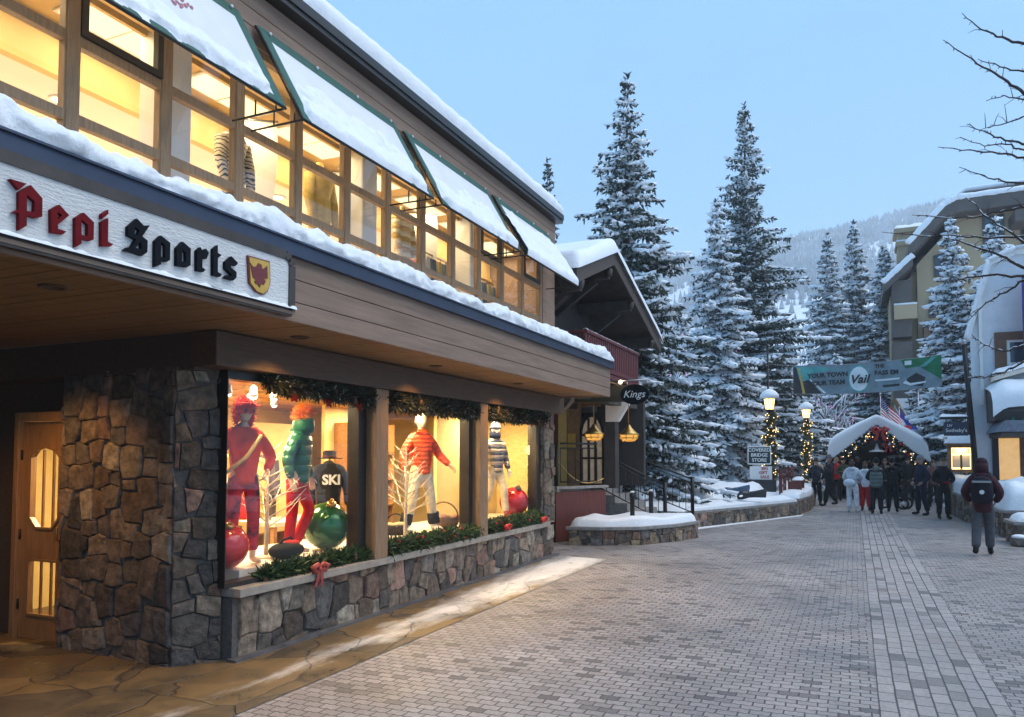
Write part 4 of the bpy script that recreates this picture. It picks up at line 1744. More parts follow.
def puffer(name, col, band=.085, col2=None, rough=.45, axis='Z', metal=0.0, strength=.9):
    """quilted fabric: horizontal stitched rolls"""
    N = NT(name)
    p = N.n('BsdfPrincipled')
    N.l(p.outputs[0], N.out.inputs[0])
    p.inputs['Roughness'].default_value = rough
    p.inputs['Metallic'].default_value = metal
    tc = N.n('TexCoord').outputs['Object']
    sp = N.n('SeparateXYZ')
    N.l(tc, sp.inputs[0])
    ns = N.n('TexNoise', i_Scale=9.0, i_Detail=3.0)
    N.l(tc, ns.inputs['Vector'])
    ma = N.n('Math', operation='MULTIPLY_ADD', i_1=.03)
    N.l(ns.outputs[0], ma.inputs[0])
    N.l(sp.outputs[2], ma.inputs[2])
    dv = N.n('Math', operation='DIVIDE', i_1=band)
    N.l(ma.outputs[0], dv.inputs[0])
    fr = N.n('Math', operation='FRACT')
    N.l(dv.outputs[0], fr.inputs[0])
    pg = N.n('Math', operation='PINGPONG', i_1=.5)
    N.l(fr.outputs[0], pg.inputs[0])
    sq = N.n('Math', operation='POWER', i_1=.5)
    N.l(pg.outputs[0], sq.inputs[0])
    bp = N.n('Bump', i_Strength=strength, i_Distance=.03)
    N.l(sq.outputs[0], bp.inputs['Height'])
    N.l(bp.outputs[0], p.inputs['Normal'])
    rp = N.n('ValToRGB')
    if col2:
        f2 = N.n('Math', operation='MULTIPLY', i_1=.5)
        N.l(dv.outputs[0], f2.inputs[0])
        f3 = N.n('Math', operation='FRACT')
        N.l(f2.outputs[0], f3.inputs[0])
        N.l(f3.outputs[0], rp.inputs[0])
        rp.color_ramp.interpolation = 'CONSTANT'
        rp.color_ramp.elements[0].color = rgba(col)
        rp.color_ramp.elements[1].color = rgba(col2)
        rp.color_ramp.elements[1].position = .5
    else:
        N.l(ns.outputs[0], rp.inputs[0])
        rp.color_ramp.elements[0].color = rgba(scl(col, .85))
        rp.color_ramp.elements[1].color = rgba(scl(col, 1.12))
    N.l(rp.outputs[0], p.inputs['Base Color'])
    return N.m
# ---------------------------------------------------------------- what stands in the display windows
PLAT = .762
GM = 'mannequins in the display windows'
figure('mannequin', 'mannequin in a furry red hat, orange-red jacket and navy-patterned trousers beside the stone pillar', 'mannequin', (-5.62, 5.98, PLAT), R(60), 1.63,
       'stand', 'hip', top=cloth((.60, .035, .012), .6), bottom=cloth((.025, .02, .07), .7, vscale=5, col2=(.5, .03, .05), ramp=(.42, .55)), skin=M['mannequin'], head='trapper', hm=cloth((.60, .015, .010)), bulk=.94, group=GM, face=False, tight=.82, turn=.3, mitt=True)
figure('mannequin', 'mannequin in a shiny green quilted jacket, red trousers and an orange fur hat', 'mannequin', (-5.66, 6.84, PLAT), R(105), 1.60,
       'bent', 'down', top=puffer('green_quilt', (.012, .10, .042), .11, rough=.3, metal=.2, strength=.6), bottom=cloth((.52, .008, .012), .6), skin=M['mannequin'], head='fur', hm=cloth((.80, .20, .01)), group=GM, face=False, bulk=1.02, tight=.82, mitt=True, lean=(.05, -.06), tilt=-.3)
figure('mannequin', 'mannequin in an orange-red puffer jacket, cream trousers and white boots in the middle window', 'mannequin', (-5.62, 9.45, PLAT), R(62), 1.68,
       'wide', 'out', top=puffer('orange_quilt', (.68, .06, .010), .06, strength=.4), bottom=cloth((.72, .62, .46), .7), shoes=M['white_paint'], skin=M['mannequin'], head='hair', hm=M['mannequin'], group=GM, face=False, bulk=1.0, tight=.9, mitt=True)
figure('mannequin', 'mannequin in a grey and cream striped puffer jacket in the far window', 'mannequin', (-5.66, 12.0, PLAT), R(65), 1.62,
       'stride', 'down', top=puffer('striped_quilt', (.10, .10, .13), .055, (.5, .40, .32), strength=.5), bottom=cloth((.7, .6, .42), .7), shoes=cloth((.45, .12, .09)), skin=M['white_paint'], head='beanie', hm=cloth((.08, .1, .16)), group=GM, face=False, bulk=.98, tight=.88, mitt=True)
mann = [o for o in COL.objects if o.get('category') == 'mannequin']
# sunglasses of the first, gaiters of the third, neck warmer of the fourth
k_ = 1.63 / 1.75
b = MB()
for s in (-1, 1):
    b.ball((s * .034, -.098, 1.645 * k_), .03, 10, (1.1, .5, .8))
g_ = obj('sunglasses', b, M['black'], mann[0], world=False)
g_.rotation_euler = (0, 0, .3)
b = MB()
b.tube([(.15, -.08, 1.38 * k_), (-.02, -.17, 1.15 * k_), (-.2, -.1, .98 * k_)], .02, 8)
obj('strap', b, cloth((.75, .55, .2)), mann[0], world=False)
b = MB()
b.lathe([(.085, 0), (.1, .03), (.1, .09), (.075, .13)], (0, .005, 1.37), 16)
obj('neck_warmer', b, cloth((.02, .028, .06)), mann[3], world=False)
for s in (1, -1):
    b = MB()
    b.tube([(s * .235, .02, .12), (s * .21, .01, .27)], .085, 12)
    obj('gaiter', b, cloth((.012, .012, .012)), mann[2], world=False)

b = MB()
b.lathe([(.11, 0), (.125, .06), (.12, .13), (.10, .17)], (.045, -.055, 1.33), 18)
obj('collar', b, cloth((.012, .09, .04), .4), mann[1], world=False)
# big baubles
def bauble(label, loc, r, mt, capm):
    t = thing('bauble', label, 'bauble', (loc[0], loc[1], loc[2]), group='giant baubles in the windows')
    b = MB()
    b.ball((0, 0, 0), r, 32)
    obj('ball', b, mt, t, world=False)
    b = MB()
    b.lathe([(r * .2, r * .95), (r * .21, r * 1.12), (r * .16, r * 1.16), (.005, r * 1.17)], (0, 0, 0), 14)
    b.tube([(r * .09 * math.cos(a * .5236), 0, r * 1.22 + r * .09 * math.sin(a * .5236)) for a in range(13)], r * .025, 6)
    obj('cap', b, capm, t, world=False)
    t.rotation_euler = (R(14), R(25), 0)
    return t


bauble('giant red bauble half hidden by the stone corner pillar', (-5.52, 5.66, PLAT + .215), .215, M['red_ball'], M['brass'])
bauble('giant metallic green bauble lying on the display floor', (-5.58, 7.28, PLAT + .275), .27, M['green_ball'], M['brass'])
bauble('giant red bauble resting behind the garland of the far window', (-5.50, 12.43, PLAT + .27), .255, M['red_ball'], M['cone'])


# white twig trees on round stands
def twigtree(label, loc, h, seed):
    rg = random.Random(seed)
    t = thing('twig_tree', label, 'decoration', loc, group='white twig trees in the display')
    b = MB()
    b.tube([(0, 0, .02), (.01, 0, h * .5), (0, .01, h)], [.026, .018, .005], 8)
    for i in range(26):
        z = h * (.25 + .7 * i / 26)
        a = i * 2.4
        L = (h - z) * .42 + .14
        d = Vector((math.cos(a), math.sin(a), .55))
        p0 = Vector((0, 0, z))
        p1 = p0 + d * L * .5
        p2 = p1 + (d + Vector((0, 0, .5))) * L * .35
        b.tube([p0, p1, p2], [.009, .006, .003], 5)
        for k in range(3):
            q = p0.lerp(p1, .4 + .25 * k)
            e = Vector((d.x + rg.uniform(-.9, .9), d.y + rg.uniform(-.9, .9), .7))
            b.tube([q, q + e * L * .28], [.004, .002], 4)
    obj('twigs', b, M['white_twig'], t, world=False)
    b = MB()
    b.lathe([(.12, 0), (.12, .012), (.03, .03)], (0, 0, 0), 16)
    obj('stand', b, M['white_twig'], t, world=False)


twigtree('white twig tree between the red-hatted mannequin and the green jacket', (-5.74, 6.46, PLAT), 1.24, 3)
twigtree('white twig tree in front of the orange puffer mannequin', (-5.42, 8.72, PLAT), 1.2, 5)

# black hoodie on a stand, hat above
t = thing('hoodie', 'black hooded sweatshirt with the word SKI across the chest on a stand', 'hoodie', (-6.2, 8.12, 1.1))
N4 = {'hem': ((0, 0, .12), .15), 'wai': ((0, 0, .25), .155), 'che': ((0, 0, .45), .16), 'col': ((0, .01, .62), .08), 'hd': ((0, .05, .66), .075)}
E4 = [('hem', 'wai'), ('wai', 'che'), ('che', 'col'), ('col', 'hd')]
for s in (1, -1):
    N4['sh%d' % s] = ((s * .16, 0, .54), .085)
    N4['el%d' % s] = ((s * .25, -.02, .3), .07)
    N4['wr%d' % s] = ((s * .22, -.12, .1), .05)
    E4 += [('che', 'sh%d' % s), ('sh%d' % s, 'el%d' % s), ('el%d' % s, 'wr%d' % s)]
hm_ = skin_mesh(N4, E4, ('wai',), 2)
obj('sweatshirt', hm_, cloth((.014, .014, .016)), t, world=False, recalc=False)
b = MB()
b.tube([(0, 0, -.33), (0, 0, .1)], .02, 8)
b.lathe([(.16, -.338), (.16, -.32), (.03, -.3)], (0, 0, 0), 16)
obj('stand', b, M['steel'], t, world=False)
tm = text_mesh('SKI', .17, .004, bold=.006)
tm.transform(Matrix.Translation((0, -.175, .43)) @ Matrix.Rotation(R(90), 4, 'X'))
obj('lettering', tm, M['frost'], t, world=False)
t.rotation_euler = (0, 0, R(48))
t = thing('hat', 'black felt hat displayed above the dark hooded sweatshirt', 'hat', (-6.3, 8.26, 1.80))
b = MB()
b.lathe([(.17, 0), (.175, .008), (.09, .016), (.088, .09), (.06, .11), (.005, .1)], (0, 0, 0), 24)
obj('felt', b, cloth((.014, .013, .013)), t, world=False)
b = MB()
b.lathe([(.09, .018), (.092, .02), (.092, .04), (.09, .042)], (0, 0, 0), 24)
obj('band', b, cloth((.1, .03, .02)), t, world=False)
b = MB()
b.tube([(0, 0, -1.04), (0, 0, .0)], .012, 8)
obj('stand', b, M['steel'], t, world=False)

# baskets
def basket(label, loc, r, hgt, mt, fill):
    t = thing('basket', label, 'basket', loc, group='baskets on the display floor')
    b = MB()
    b.lathe([(r * .75, 0), (r * .95, hgt * .5), (r, hgt), (r * .93, hgt), (r * .88, hgt * .5), (r * .7, .02)], (0, 0, 0), 20)
    obj('body', b, mt, t, world=False)
    b = MB()
    b.tube([(r * math.cos(a), 0, hgt + r * .9 * math.sin(a)) for a in [math.pi * i / 12 for i in range(13)]], .012, 6)
    obj('handle', b, mt, t, world=False)
    b = MB()
    rg = random.Random(int(loc[1] * 10))
    for i in range(9):
        b.ball((rg.uniform(-.6, .6) * r, rg.uniform(-.6, .6) * r, hgt * .92), .06, 8, (1.2, 1, .7))
    obj('contents', b, fill, t, world=False)


basket('brown wicker basket of folded woollens in the middle window', (-5.62, 10.12, PLAT), .24, .17, M['basket'], cloth((.35, .2, .14)))
basket('small dark basket between the twig tree and the white boots', (-5.75, 9.02, PLAT), .16, .14, cloth((.03, .022, .018)), cloth((.45, .36, .2)))
t = thing('bag', 'black soft bag with a red lining slumped below the first white twig tree', 'bag', (-5.5, 6.5, PLAT))
b = MB()
b.ball((0, 0, .085), .2, 16, (.75, 1.15, .45))
obj('body', b, cloth((.012, .013, .012)), t, world=False)
b = MB()
b.ball((.02, .05, .155), .1, 12, (.7, 1.2, .35))
obj('lining', b, cloth((.5, .03, .02)), t, world=False)
b = MB()
b.tube([(0, -.12, .14), (.02, -.08, .2), (.02, .04, .22), (0, .12, .15)], .012, 6)
obj('strap', b, cloth((.012, .013, .012)), t, world=False)

# shelving and clothes at the back of the shop
def shelf(label, x, y0, y1, n):
    t = thing('shelf_unit', label, 'shelves', (x, (y0 + y1) / 2, 0), group='shelf units at the back of the shop')
    for i in range(n):
        b = MB()
        b.box(x - .02, x + .34, y0, y1, .6 + i * .42, .63 + i * .42)
        part('shelf', b, M['inner_wood'], t)
    for y in (y0, y1):
        b = MB()
        b.box(x - .02, x + .34, y - .02, y + .0, 0, 2.35)
        part('upright', b, M['inner_wood'], t)
    return t


shelf('tall timber shelf unit full of folded knitwear behind the green jacket mannequin', -8.9, 8.1, 10.2, 4)
shelf('timber shelf unit at the back of the middle window', -7.33, 9.75, 10.9, 4)
CC = [(.6, .1, .05), (.65, .45, .2), (.2, .25, .3), (.7, .6, .45), (.4, .06, .08), (.12, .1, .1), (.55, .3, .1), (.1, .2, .15)]
WORD = ['rust', 'straw', 'slate', 'cream', 'wine', 'charcoal', 'tan', 'bottle-green']
rg = random.Random(11)
cnt = 0
for (x, y0, y1) in ((-8.9, 8.1, 10.2), (-7.33, 9.75, 10.9)):
    for i in range(4):
        yy = y0 + .22
        while yy < y1 - .2:
            c = rg.randrange(8)
            b = MB()
            hh = rg.uniform(.1, .26)
            m_ = max(2, int(hh / .05))
            for q in range(m_):
                b.box(x + .03, x + .30 + rg.uniform(-.01, .02), yy - .14 + rg.uniform(-.01, .01), yy + .14 + rg.uniform(-.01, .01), .632 + i * .42 + q * hh / m_, .63 + i * .42 + (q + .88) * hh / m_)
            where = ('bottom', 'second', 'third', 'top')[i]
            side_ = 'far wall' if x < -8 else 'middle window'
            solo('folded_clothes', b, cloth(CC[c]), '%s knitwear pile on the %s shelf of the %s unit' % (WORD[c], where, side_), 'clothes', group='folded clothes on the %s unit' % side_, loc=(x + .17, yy, .63 + i * .42), bevel=.01)
            yy += rg.uniform(.36, .5)

# clothes rail with garments on hangers behind the first window
t = thing('clothes_rail', 'steel clothes rail crossing the back of the first window', 'clothes rail', (-7.0, 7.0, 0))
b = MB()
b.tube([(-7.0, 6.1, 1.95), (-7.0, 7.95, 1.95)], .015, 8)
part('rail', b, M['steel'], t)
for y in (6.1, 7.95):
    b = MB()
    b.tube([(-7.0, y, 0), (-7.0, y, 1.95)], .015, 8)
    part('upright', b, M['steel'], t)
GL = [((.6, .42, .18), 'straw-yellow'), ((.7, .16, .05), 'orange'), ((.55, .05, .16), 'magenta'), ((.62, .5, .34), 'beige'), ((.68, .2, .04), 'amber'), ((.5, .03, .03), 'crimson'), ((.6, .45, .12), 'mustard'), ((.1, .08, .1), 'black')]
for i, (c, wd) in enumerate(GL):
    y = 6.25 + i * .225
    b = MB()
    rr_ = rg.uniform(-.02, .02)
    prof = [(0, 1.86), (.2, 1.78), (.24, 1.35), (.17, 1.33), (.16, 1.05 + rr_), (-.16, 1.05 + rr_), (-.17, 1.33), (-.24, 1.35), (-.2, 1.78)]
    b.prism([(-7.0 + p[0], p[1]) for p in prof], 'y', y - .045, y + .045)
    b.tube([(-7.0, y, 1.86), (-7.0, y, 1.96)], .006, 6)
    solo('hanging_garment', b, cloth(c), '%s garment hanging on the rail in the first window' % wd, 'garment', group='garments on the rail', loc=(-7.0, y, 1.9), bevel=.02)
# table with folded goods behind the mannequins
t = thing('display_table', 'low pale display table behind the twig tree with folded goods on it', 'table', (-6.9, 8.4, 0))
b = MB()
b.box(-7.3, -6.62, 7.6, 9.2, .95, 1.0)
part('table_top', b, M['inner_cream'], t)
for (x, y) in ((-7.25, 7.65), (-6.68, 7.65), (-7.25, 9.15), (-6.68, 9.15)):
    b = MB()
    b.box(x - .03, x + .03, y - .03, y + .03, 0, .949)
    part('leg', b, M['inner_wood'], t)

# upstairs: clothes forms near the glass
def form(label, loc, mt, h, w):
    t = thing('dress_form', label, 'dress form', loc, group='dress forms upstairs')
    b = MB()
    b.lathe([(w * .75, 0), (w * .85, h * .35), (w * .78, h * .6), (w, h * .82), (w * .75, h * .93), (w * .3, h * .98), (w * .28, h * 1.06), (.01, h * 1.08)], (0, 0, 0), 20)
    for i, p in enumerate(b.v):
        b.v[i] = (p[0] * .7, p[1], p[2])
    for s in (1, -1):
        b.tube([(0, s * w * .92, h * .84), (.03, s * w * 1.18, h * .5), (.08, s * w * 1.05, h * .2)], [.07, .06, .045], 10)
    obj('coat', b, mt, t, world=False)
    b = MB()
    b.tube([(0, 0, -1.0), (0, 0, .05)], .018, 8)
    b.lathe([(.18, -1.0), (.18, -.98), (.03, -.96)], (0, 0, 0), 16)
    obj('stand', b, M['steel'], t, world=False)


def zebra():
    N = NT('black_line_print')
    p = N.n('BsdfPrincipled')
    N.l(p.outputs[0], N.out.inputs[0])
    w = N.n('TexWave', i_Scale=7.0, i_Distortion=9.0, i_Detail=2.0)
    w.bands_direction = 'Z'
    N.l(N.n('TexCoord').outputs['Object'], w.inputs['Vector'])
    r_ = N.n('ValToRGB')
    r_.color_ramp.elements[0].position = .2
    r_.color_ramp.elements[1].position = .3
    r_.color_ramp.elements[0].color = (.015, .015, .02, 1)
    r_.color_ramp.elements[1].color = (.7, .6, .45, 1)
    N.l(w.outputs[0], r_.inputs[0])
    N.l(r_.outputs[0], p.inputs['Base Color'])
    return N.m


form('dress form in a black-lined white coat upstairs behind the second awning bracket', (-5.78, 5.93, 4.46), zebra(), .72, .17)
form('dress form in a golden draped coat upstairs below the second awning', (-5.85, 7.42, 4.46), cloth((.62, .46, .14)), .86, .2)
form('dress form in a yellow and white hooped jacket upstairs below the third awning', (-5.7, 9.05, 4.46), puffer('hooped_quilt', (.75, .68, .5), .07, (.55, .36, .1)), .8, .18)

# more stock upstairs, and pale sheets imitating reflections in the glass
t = thing('potted_palm', 'spiky green potted palm upstairs in the nearest upper window', 'plant', (-6.0, 3.15, 3.46))
b = MB()
b.lathe([(.14, 0), (.19, .35), (.17, .36), (.15, .33)], (0, 0, 0), 16)
obj('pot', b, M['basket'], t, world=False)
b = MB()
rg = random.Random(2)
b.tube([(0, 0, .3), (.02, 0, .65)], .03, 8)
for i in range(34):
    a = i * 2.4
    d = Vector((math.cos(a), math.sin(a), rg.uniform(.3, 1.6))).normalized()
    L = rg.uniform(.35, .6)
    b.tube([Vector((.02, 0, .62)), Vector((.02, 0, .62)) + d * L * .6, Vector((.02, 0, .62)) + d * L - Vector((0, 0, .12))], [.008, .012, .002], 4)
obj('leaves', b, M['garland'], t, world=False)
for i, (y, lb) in enumerate(((6.55, 'pale sheet standing in for a glass reflection upstairs, left of the golden coat'), (8.3, 'pale sheet standing in for a glass reflection upstairs, right of the golden coat'), (10.2, 'pale sheet standing in for a glass reflection upstairs, above the far bays'))):
    t = thing('reflection_sheet', lb, 'banner', (-6.2, y, 5.6), group='pale sheets standing in for reflections upstairs')  # added sheet, its pale slanted shape imitates a reflection in the pane
    b = MB()
    b.grid(lambda u, v: (-6.25 + .35 * u + .03 * math.sin(v * 6), y - .1 + .25 * u, 5.6 - 1.3 * v), 6, 12)
    part('cloth', b, M['white_paint'], t, recalc=False)
    b = MB()
    b.tube([(-6.27, y - .11, 5.61), (-5.88, y + .16, 5.61)], .012, 6)
    b.tube([(-6.07, y + .02, 5.61), (-6.07, y + .02, 5.66)], .006, 6)
    part('rod', b, M['steel'], t)
RK = [((.45, .12, .08), 'rust'), ((.7, .68, .62), 'cream'), ((.1, .14, .2), 'navy'), ((.55, .4, .15), 'ochre'), ((.2, .22, .2), 'grey-green'), ((.6, .2, .1), 'orange')]
for j, (y0, nm) in enumerate(((9.65, 'near'), (11.4, 'far'))):
    t = thing('clothes_rail', 'clothes rail upstairs against the glass in the %s bays' % ('middle' if j == 0 else 'last'), 'clothes rail', (-5.95, y0, 3.46), group='clothes rails upstairs')
    b = MB()
    for yy in (y0 - .1, y0 + 1.1):
        b.tube([(-5.95, yy, 3.46), (-5.95, yy, 4.95)], .015, 8)
    b.tube([(-5.95, y0 - .1, 4.95), (-5.95, y0 + 1.1, 4.95)], .015, 8)
    part('frame', b, M['steel'], t)
    for i, (c, wd) in enumerate(RK):
        y = y0 + .02 + i * .18
        b = MB()
        prof = [(0, 4.88), (.2, 4.80), (.23, 4.35), (.17, 4.33), (.16, 4.0), (-.16, 4.0), (-.17, 4.33), (-.23, 4.35), (-.2, 4.80)]
        b.prism([(-5.95 + p[0], p[1]) for p in prof], 'y', y - .05, y + .05)
        b.tube([(-5.95, y, 4.87), (-5.95, y, 4.96)], .006, 6)
        solo('hanging_garment', b, cloth(c), '%s jacket on the upstairs rail in the %s bays' % (wd, 'middle' if j == 0 else 'last'), 'garment', group='garments on the upstairs rails', loc=(-5.95, y, 4.9), bevel=.02)
# ---------------------------------------------------------------- garlands of fir
def garland_mb(path, r, n, seed, ln=.09, wd=.012, hang=0.0):
    """needle sprigs round a path"""
    rg = np.random.default_rng(seed)
    P = np.array([tuple(p) for p in path])
    seg = np.linalg.norm(np.diff(P, axis=0), axis=1)
    cum = np.concatenate([[0], np.cumsum(seg)])
    s = rg.uniform(0, cum[-1], n)
    C = np.stack([np.interp(s, cum, P[:, k]) for k in range(3)], 1)
    d = rg.normal(size=(n, 3))
    d /= np.linalg.norm(d, axis=1)[:, None]
    rad = r * (.3 + .7 * rg.random(n) ** .5) * (.75 + .5 * np.sin(s * 5 + seed) ** 2)
    C = C + d * rad[:, None] * .55
    t = d + rg.normal(size=(n, 3)) * .7
    t[:, 2] -= hang
    t /= np.linalg.norm(t, axis=1)[:, None]
    q = np.cross(t, rg.normal(size=(n, 3)))
    q /= np.linalg.norm(q, axis=1)[:, None]
    L = (ln * rg.uniform(.6, 1.3, n))[:, None]
    Wd = wd * rg.uniform(.7, 1.4, n)[:, None]
    V = np.stack([C - q * Wd, C + q * Wd, C + t * L + q * Wd * .4, C + t * L - q * Wd * .4], 1).reshape(-1, 3)
    Fq = np.arange(4 * n).reshape(-1, 4)
    b = MB()
    b.arrays(V, Fq)
    return b, C


def garland(label, path, r, n, seed, mt, cat='garland', group='fir garlands on the display windows', cones=10, frost=0, stars=0, berries=0):
    c0 = path[len(path) // 2]
    t = thing('garland', label, cat, tuple(c0), group)
    b, C = garland_mb(path, r, n, seed)
    obj('foliage', b, mt, t, recalc=False)
    rg = random.Random(seed)
    P = [Vector(p) for p in path]

    def spot(k=.8):
        i = rg.randrange(len(P) - 1)
        p = P[i].lerp(P[i + 1], rg.random())
        d = Vector((rg.uniform(.2, 1), rg.gauss(0, 1), rg.gauss(0, 1))).normalized()
        return p + d * r * k
    if cones:
        b = MB()
        for i in range(cones):
            b.ball(spot(), .034, 8, (1, 1, 1.4))
        obj('pine_cones', b, M['cone'], t)
    if frost:
        b, C = garland_mb(path, r * 1.1, frost, seed + 50, .05, .009)
        obj('frosting', b, M['frost'], t, recalc=False)
    if stars:
        for i in range(stars):
            p = P[int((i + .5) * len(P) / stars)] + Vector((.07, 0, -r * 1.1))
            b = MB()
            pts = [(p.y + (.062 if k % 2 == 0 else .027) * math.sin(k * math.pi / 5), p.z + (.062 if k % 2 == 0 else .027) * math.cos(k * math.pi / 5)) for k in range(10)]
            b.prism(pts, 'x', p.x - .012, p.x + .012)
            obj('star', b, cloth((.16, .012, .012)), t)
    if berries:
        b = MB()
        for i in range(berries):
            b.ball(spot(.9), .022, 8)
        obj('berries', b, cloth((.4, .03, .03), .4), t)
    return t


def line(x, y0, y1, z0, z1=None, n=24, sag=0.0, wob=.02, seed=1):
    z1 = z0 if z1 is None else z1
    return [Vector((x + wob * nz(i * .7, seed), y0 + (y1 - y0) * i / n, z0 + (z1 - z0) * i / n - sag * math.sin(math.pi * i / n) + wob * nz(i * .8, seed + 5))) for i in range(n + 1)]


garland('dark frosted fir garland with red stars hanging along the top of the first window', line(-5.10, 5.75, 7.40, 2.55, 2.50), .105, 4200, 3, M['garland_dark'], cones=14, frost=800, stars=3)
garland('dark frosted fir garland hanging along the top of the middle window', line(-5.10, 7.72, 10.1, 2.50, 2.50), .14, 6500, 4, M['garland_dark'], cones=16, frost=800)
garland('dark fir garland with pine cones along the top of the far window', line(-5.10, 10.45, 12.8, 2.50, 2.50), .14, 6500, 5, M['garland_dark'], cones=22, frost=700, berries=14)
garland('green fir garland lying on the sill under the patterned trousers and green bauble', line(-5.17, 5.75, 7.55, .70, .72), .085, 4200, 6, M['garland'], cones=6)
garland('green fir garland with berries on the sill below the orange puffer mannequin', line(-5.12, 7.78, 10.25, .73, .73), .12, 7000, 7, M['garland'], cones=14, berries=26, frost=250)
garland('green fir garland heaped on the sill below the red bauble of the far window', line(-5.14, 10.5, 12.75, .73, .75), .13, 7500, 8, M['garland'], cones=14, berries=12, frost=200)

# rust red bow hanging over the sill
t = thing('bow', 'rust-red ribbon bow hanging over the stone sill under the first window', 'bow', (-5.03, 6.42, .69))
b = MB()
for s in (-1, 1):
    b.tube([(-5.02, 6.42, .69), (-4.99, 6.42 + s * .05, .74), (-4.99, 6.42 + s * .11, .72), (-5.0, 6.42 + s * .09, .67), (-5.02, 6.42, .685)], [.015, .026, .03, .024, .014], 8)
b.ball((-5.0, 6.42, .69), .028, 10)
part('loops', b, M['bow'], t)
for s in (-1, 1):
    b = MB()
    b.grid(lambda u, v: (-4.99 - .02 * u * u + .008 * math.sin(v * 6), 6.42 + s * (.02 + .03 * u) + (v - .5) * .05, .68 - .17 * u + .01 * math.sin(9 * u)), 8, 3)
    part('tail', b, M['bow'], t)
for (y, s_, lb) in ((11.0, .8, 'small red bow on the sill garland near the brown post'), (12.55, .8, 'small red bow at the far end of the sill garland')):
    t = thing('bow', lb, 'bow', (-5.0, y, .72), group='small red bows on the sill')
    b = MB()
    for s in (-1, 1):
        b.tube([(-5.0, y, .72), (-4.96, y + s * .05, .76), (-4.96, y + s * .1, .74), (-4.98, y + s * .07, .69), (-5.0, y, .715)], [.015, .024, .028, .022, .014], 8)
    part('loops', b, M['bow_red'], t)
    b = MB()
    b.ball((-4.975, y, .72), .025, 8)
    part('knot', b, M['bow_red'], t)
# ---------------------------------------------------------------- spruces
ICO = None


def ico():
    global ICO
    if ICO is None:
        bm = bmesh.new()
        bmesh.ops.create_icosphere(bm, subdivisions=1, radius=1)
        V = np.array([v.co[:] for v in bm.verts])
        Fc = np.array([[v.index for v in f.verts] for f in bm.faces])
        bm.free()
        ICO = (V, Fc)
    return ICO


def norm(a):
    return a / np.maximum(1e-9, np.linalg.norm(a, axis=1))[:, None]


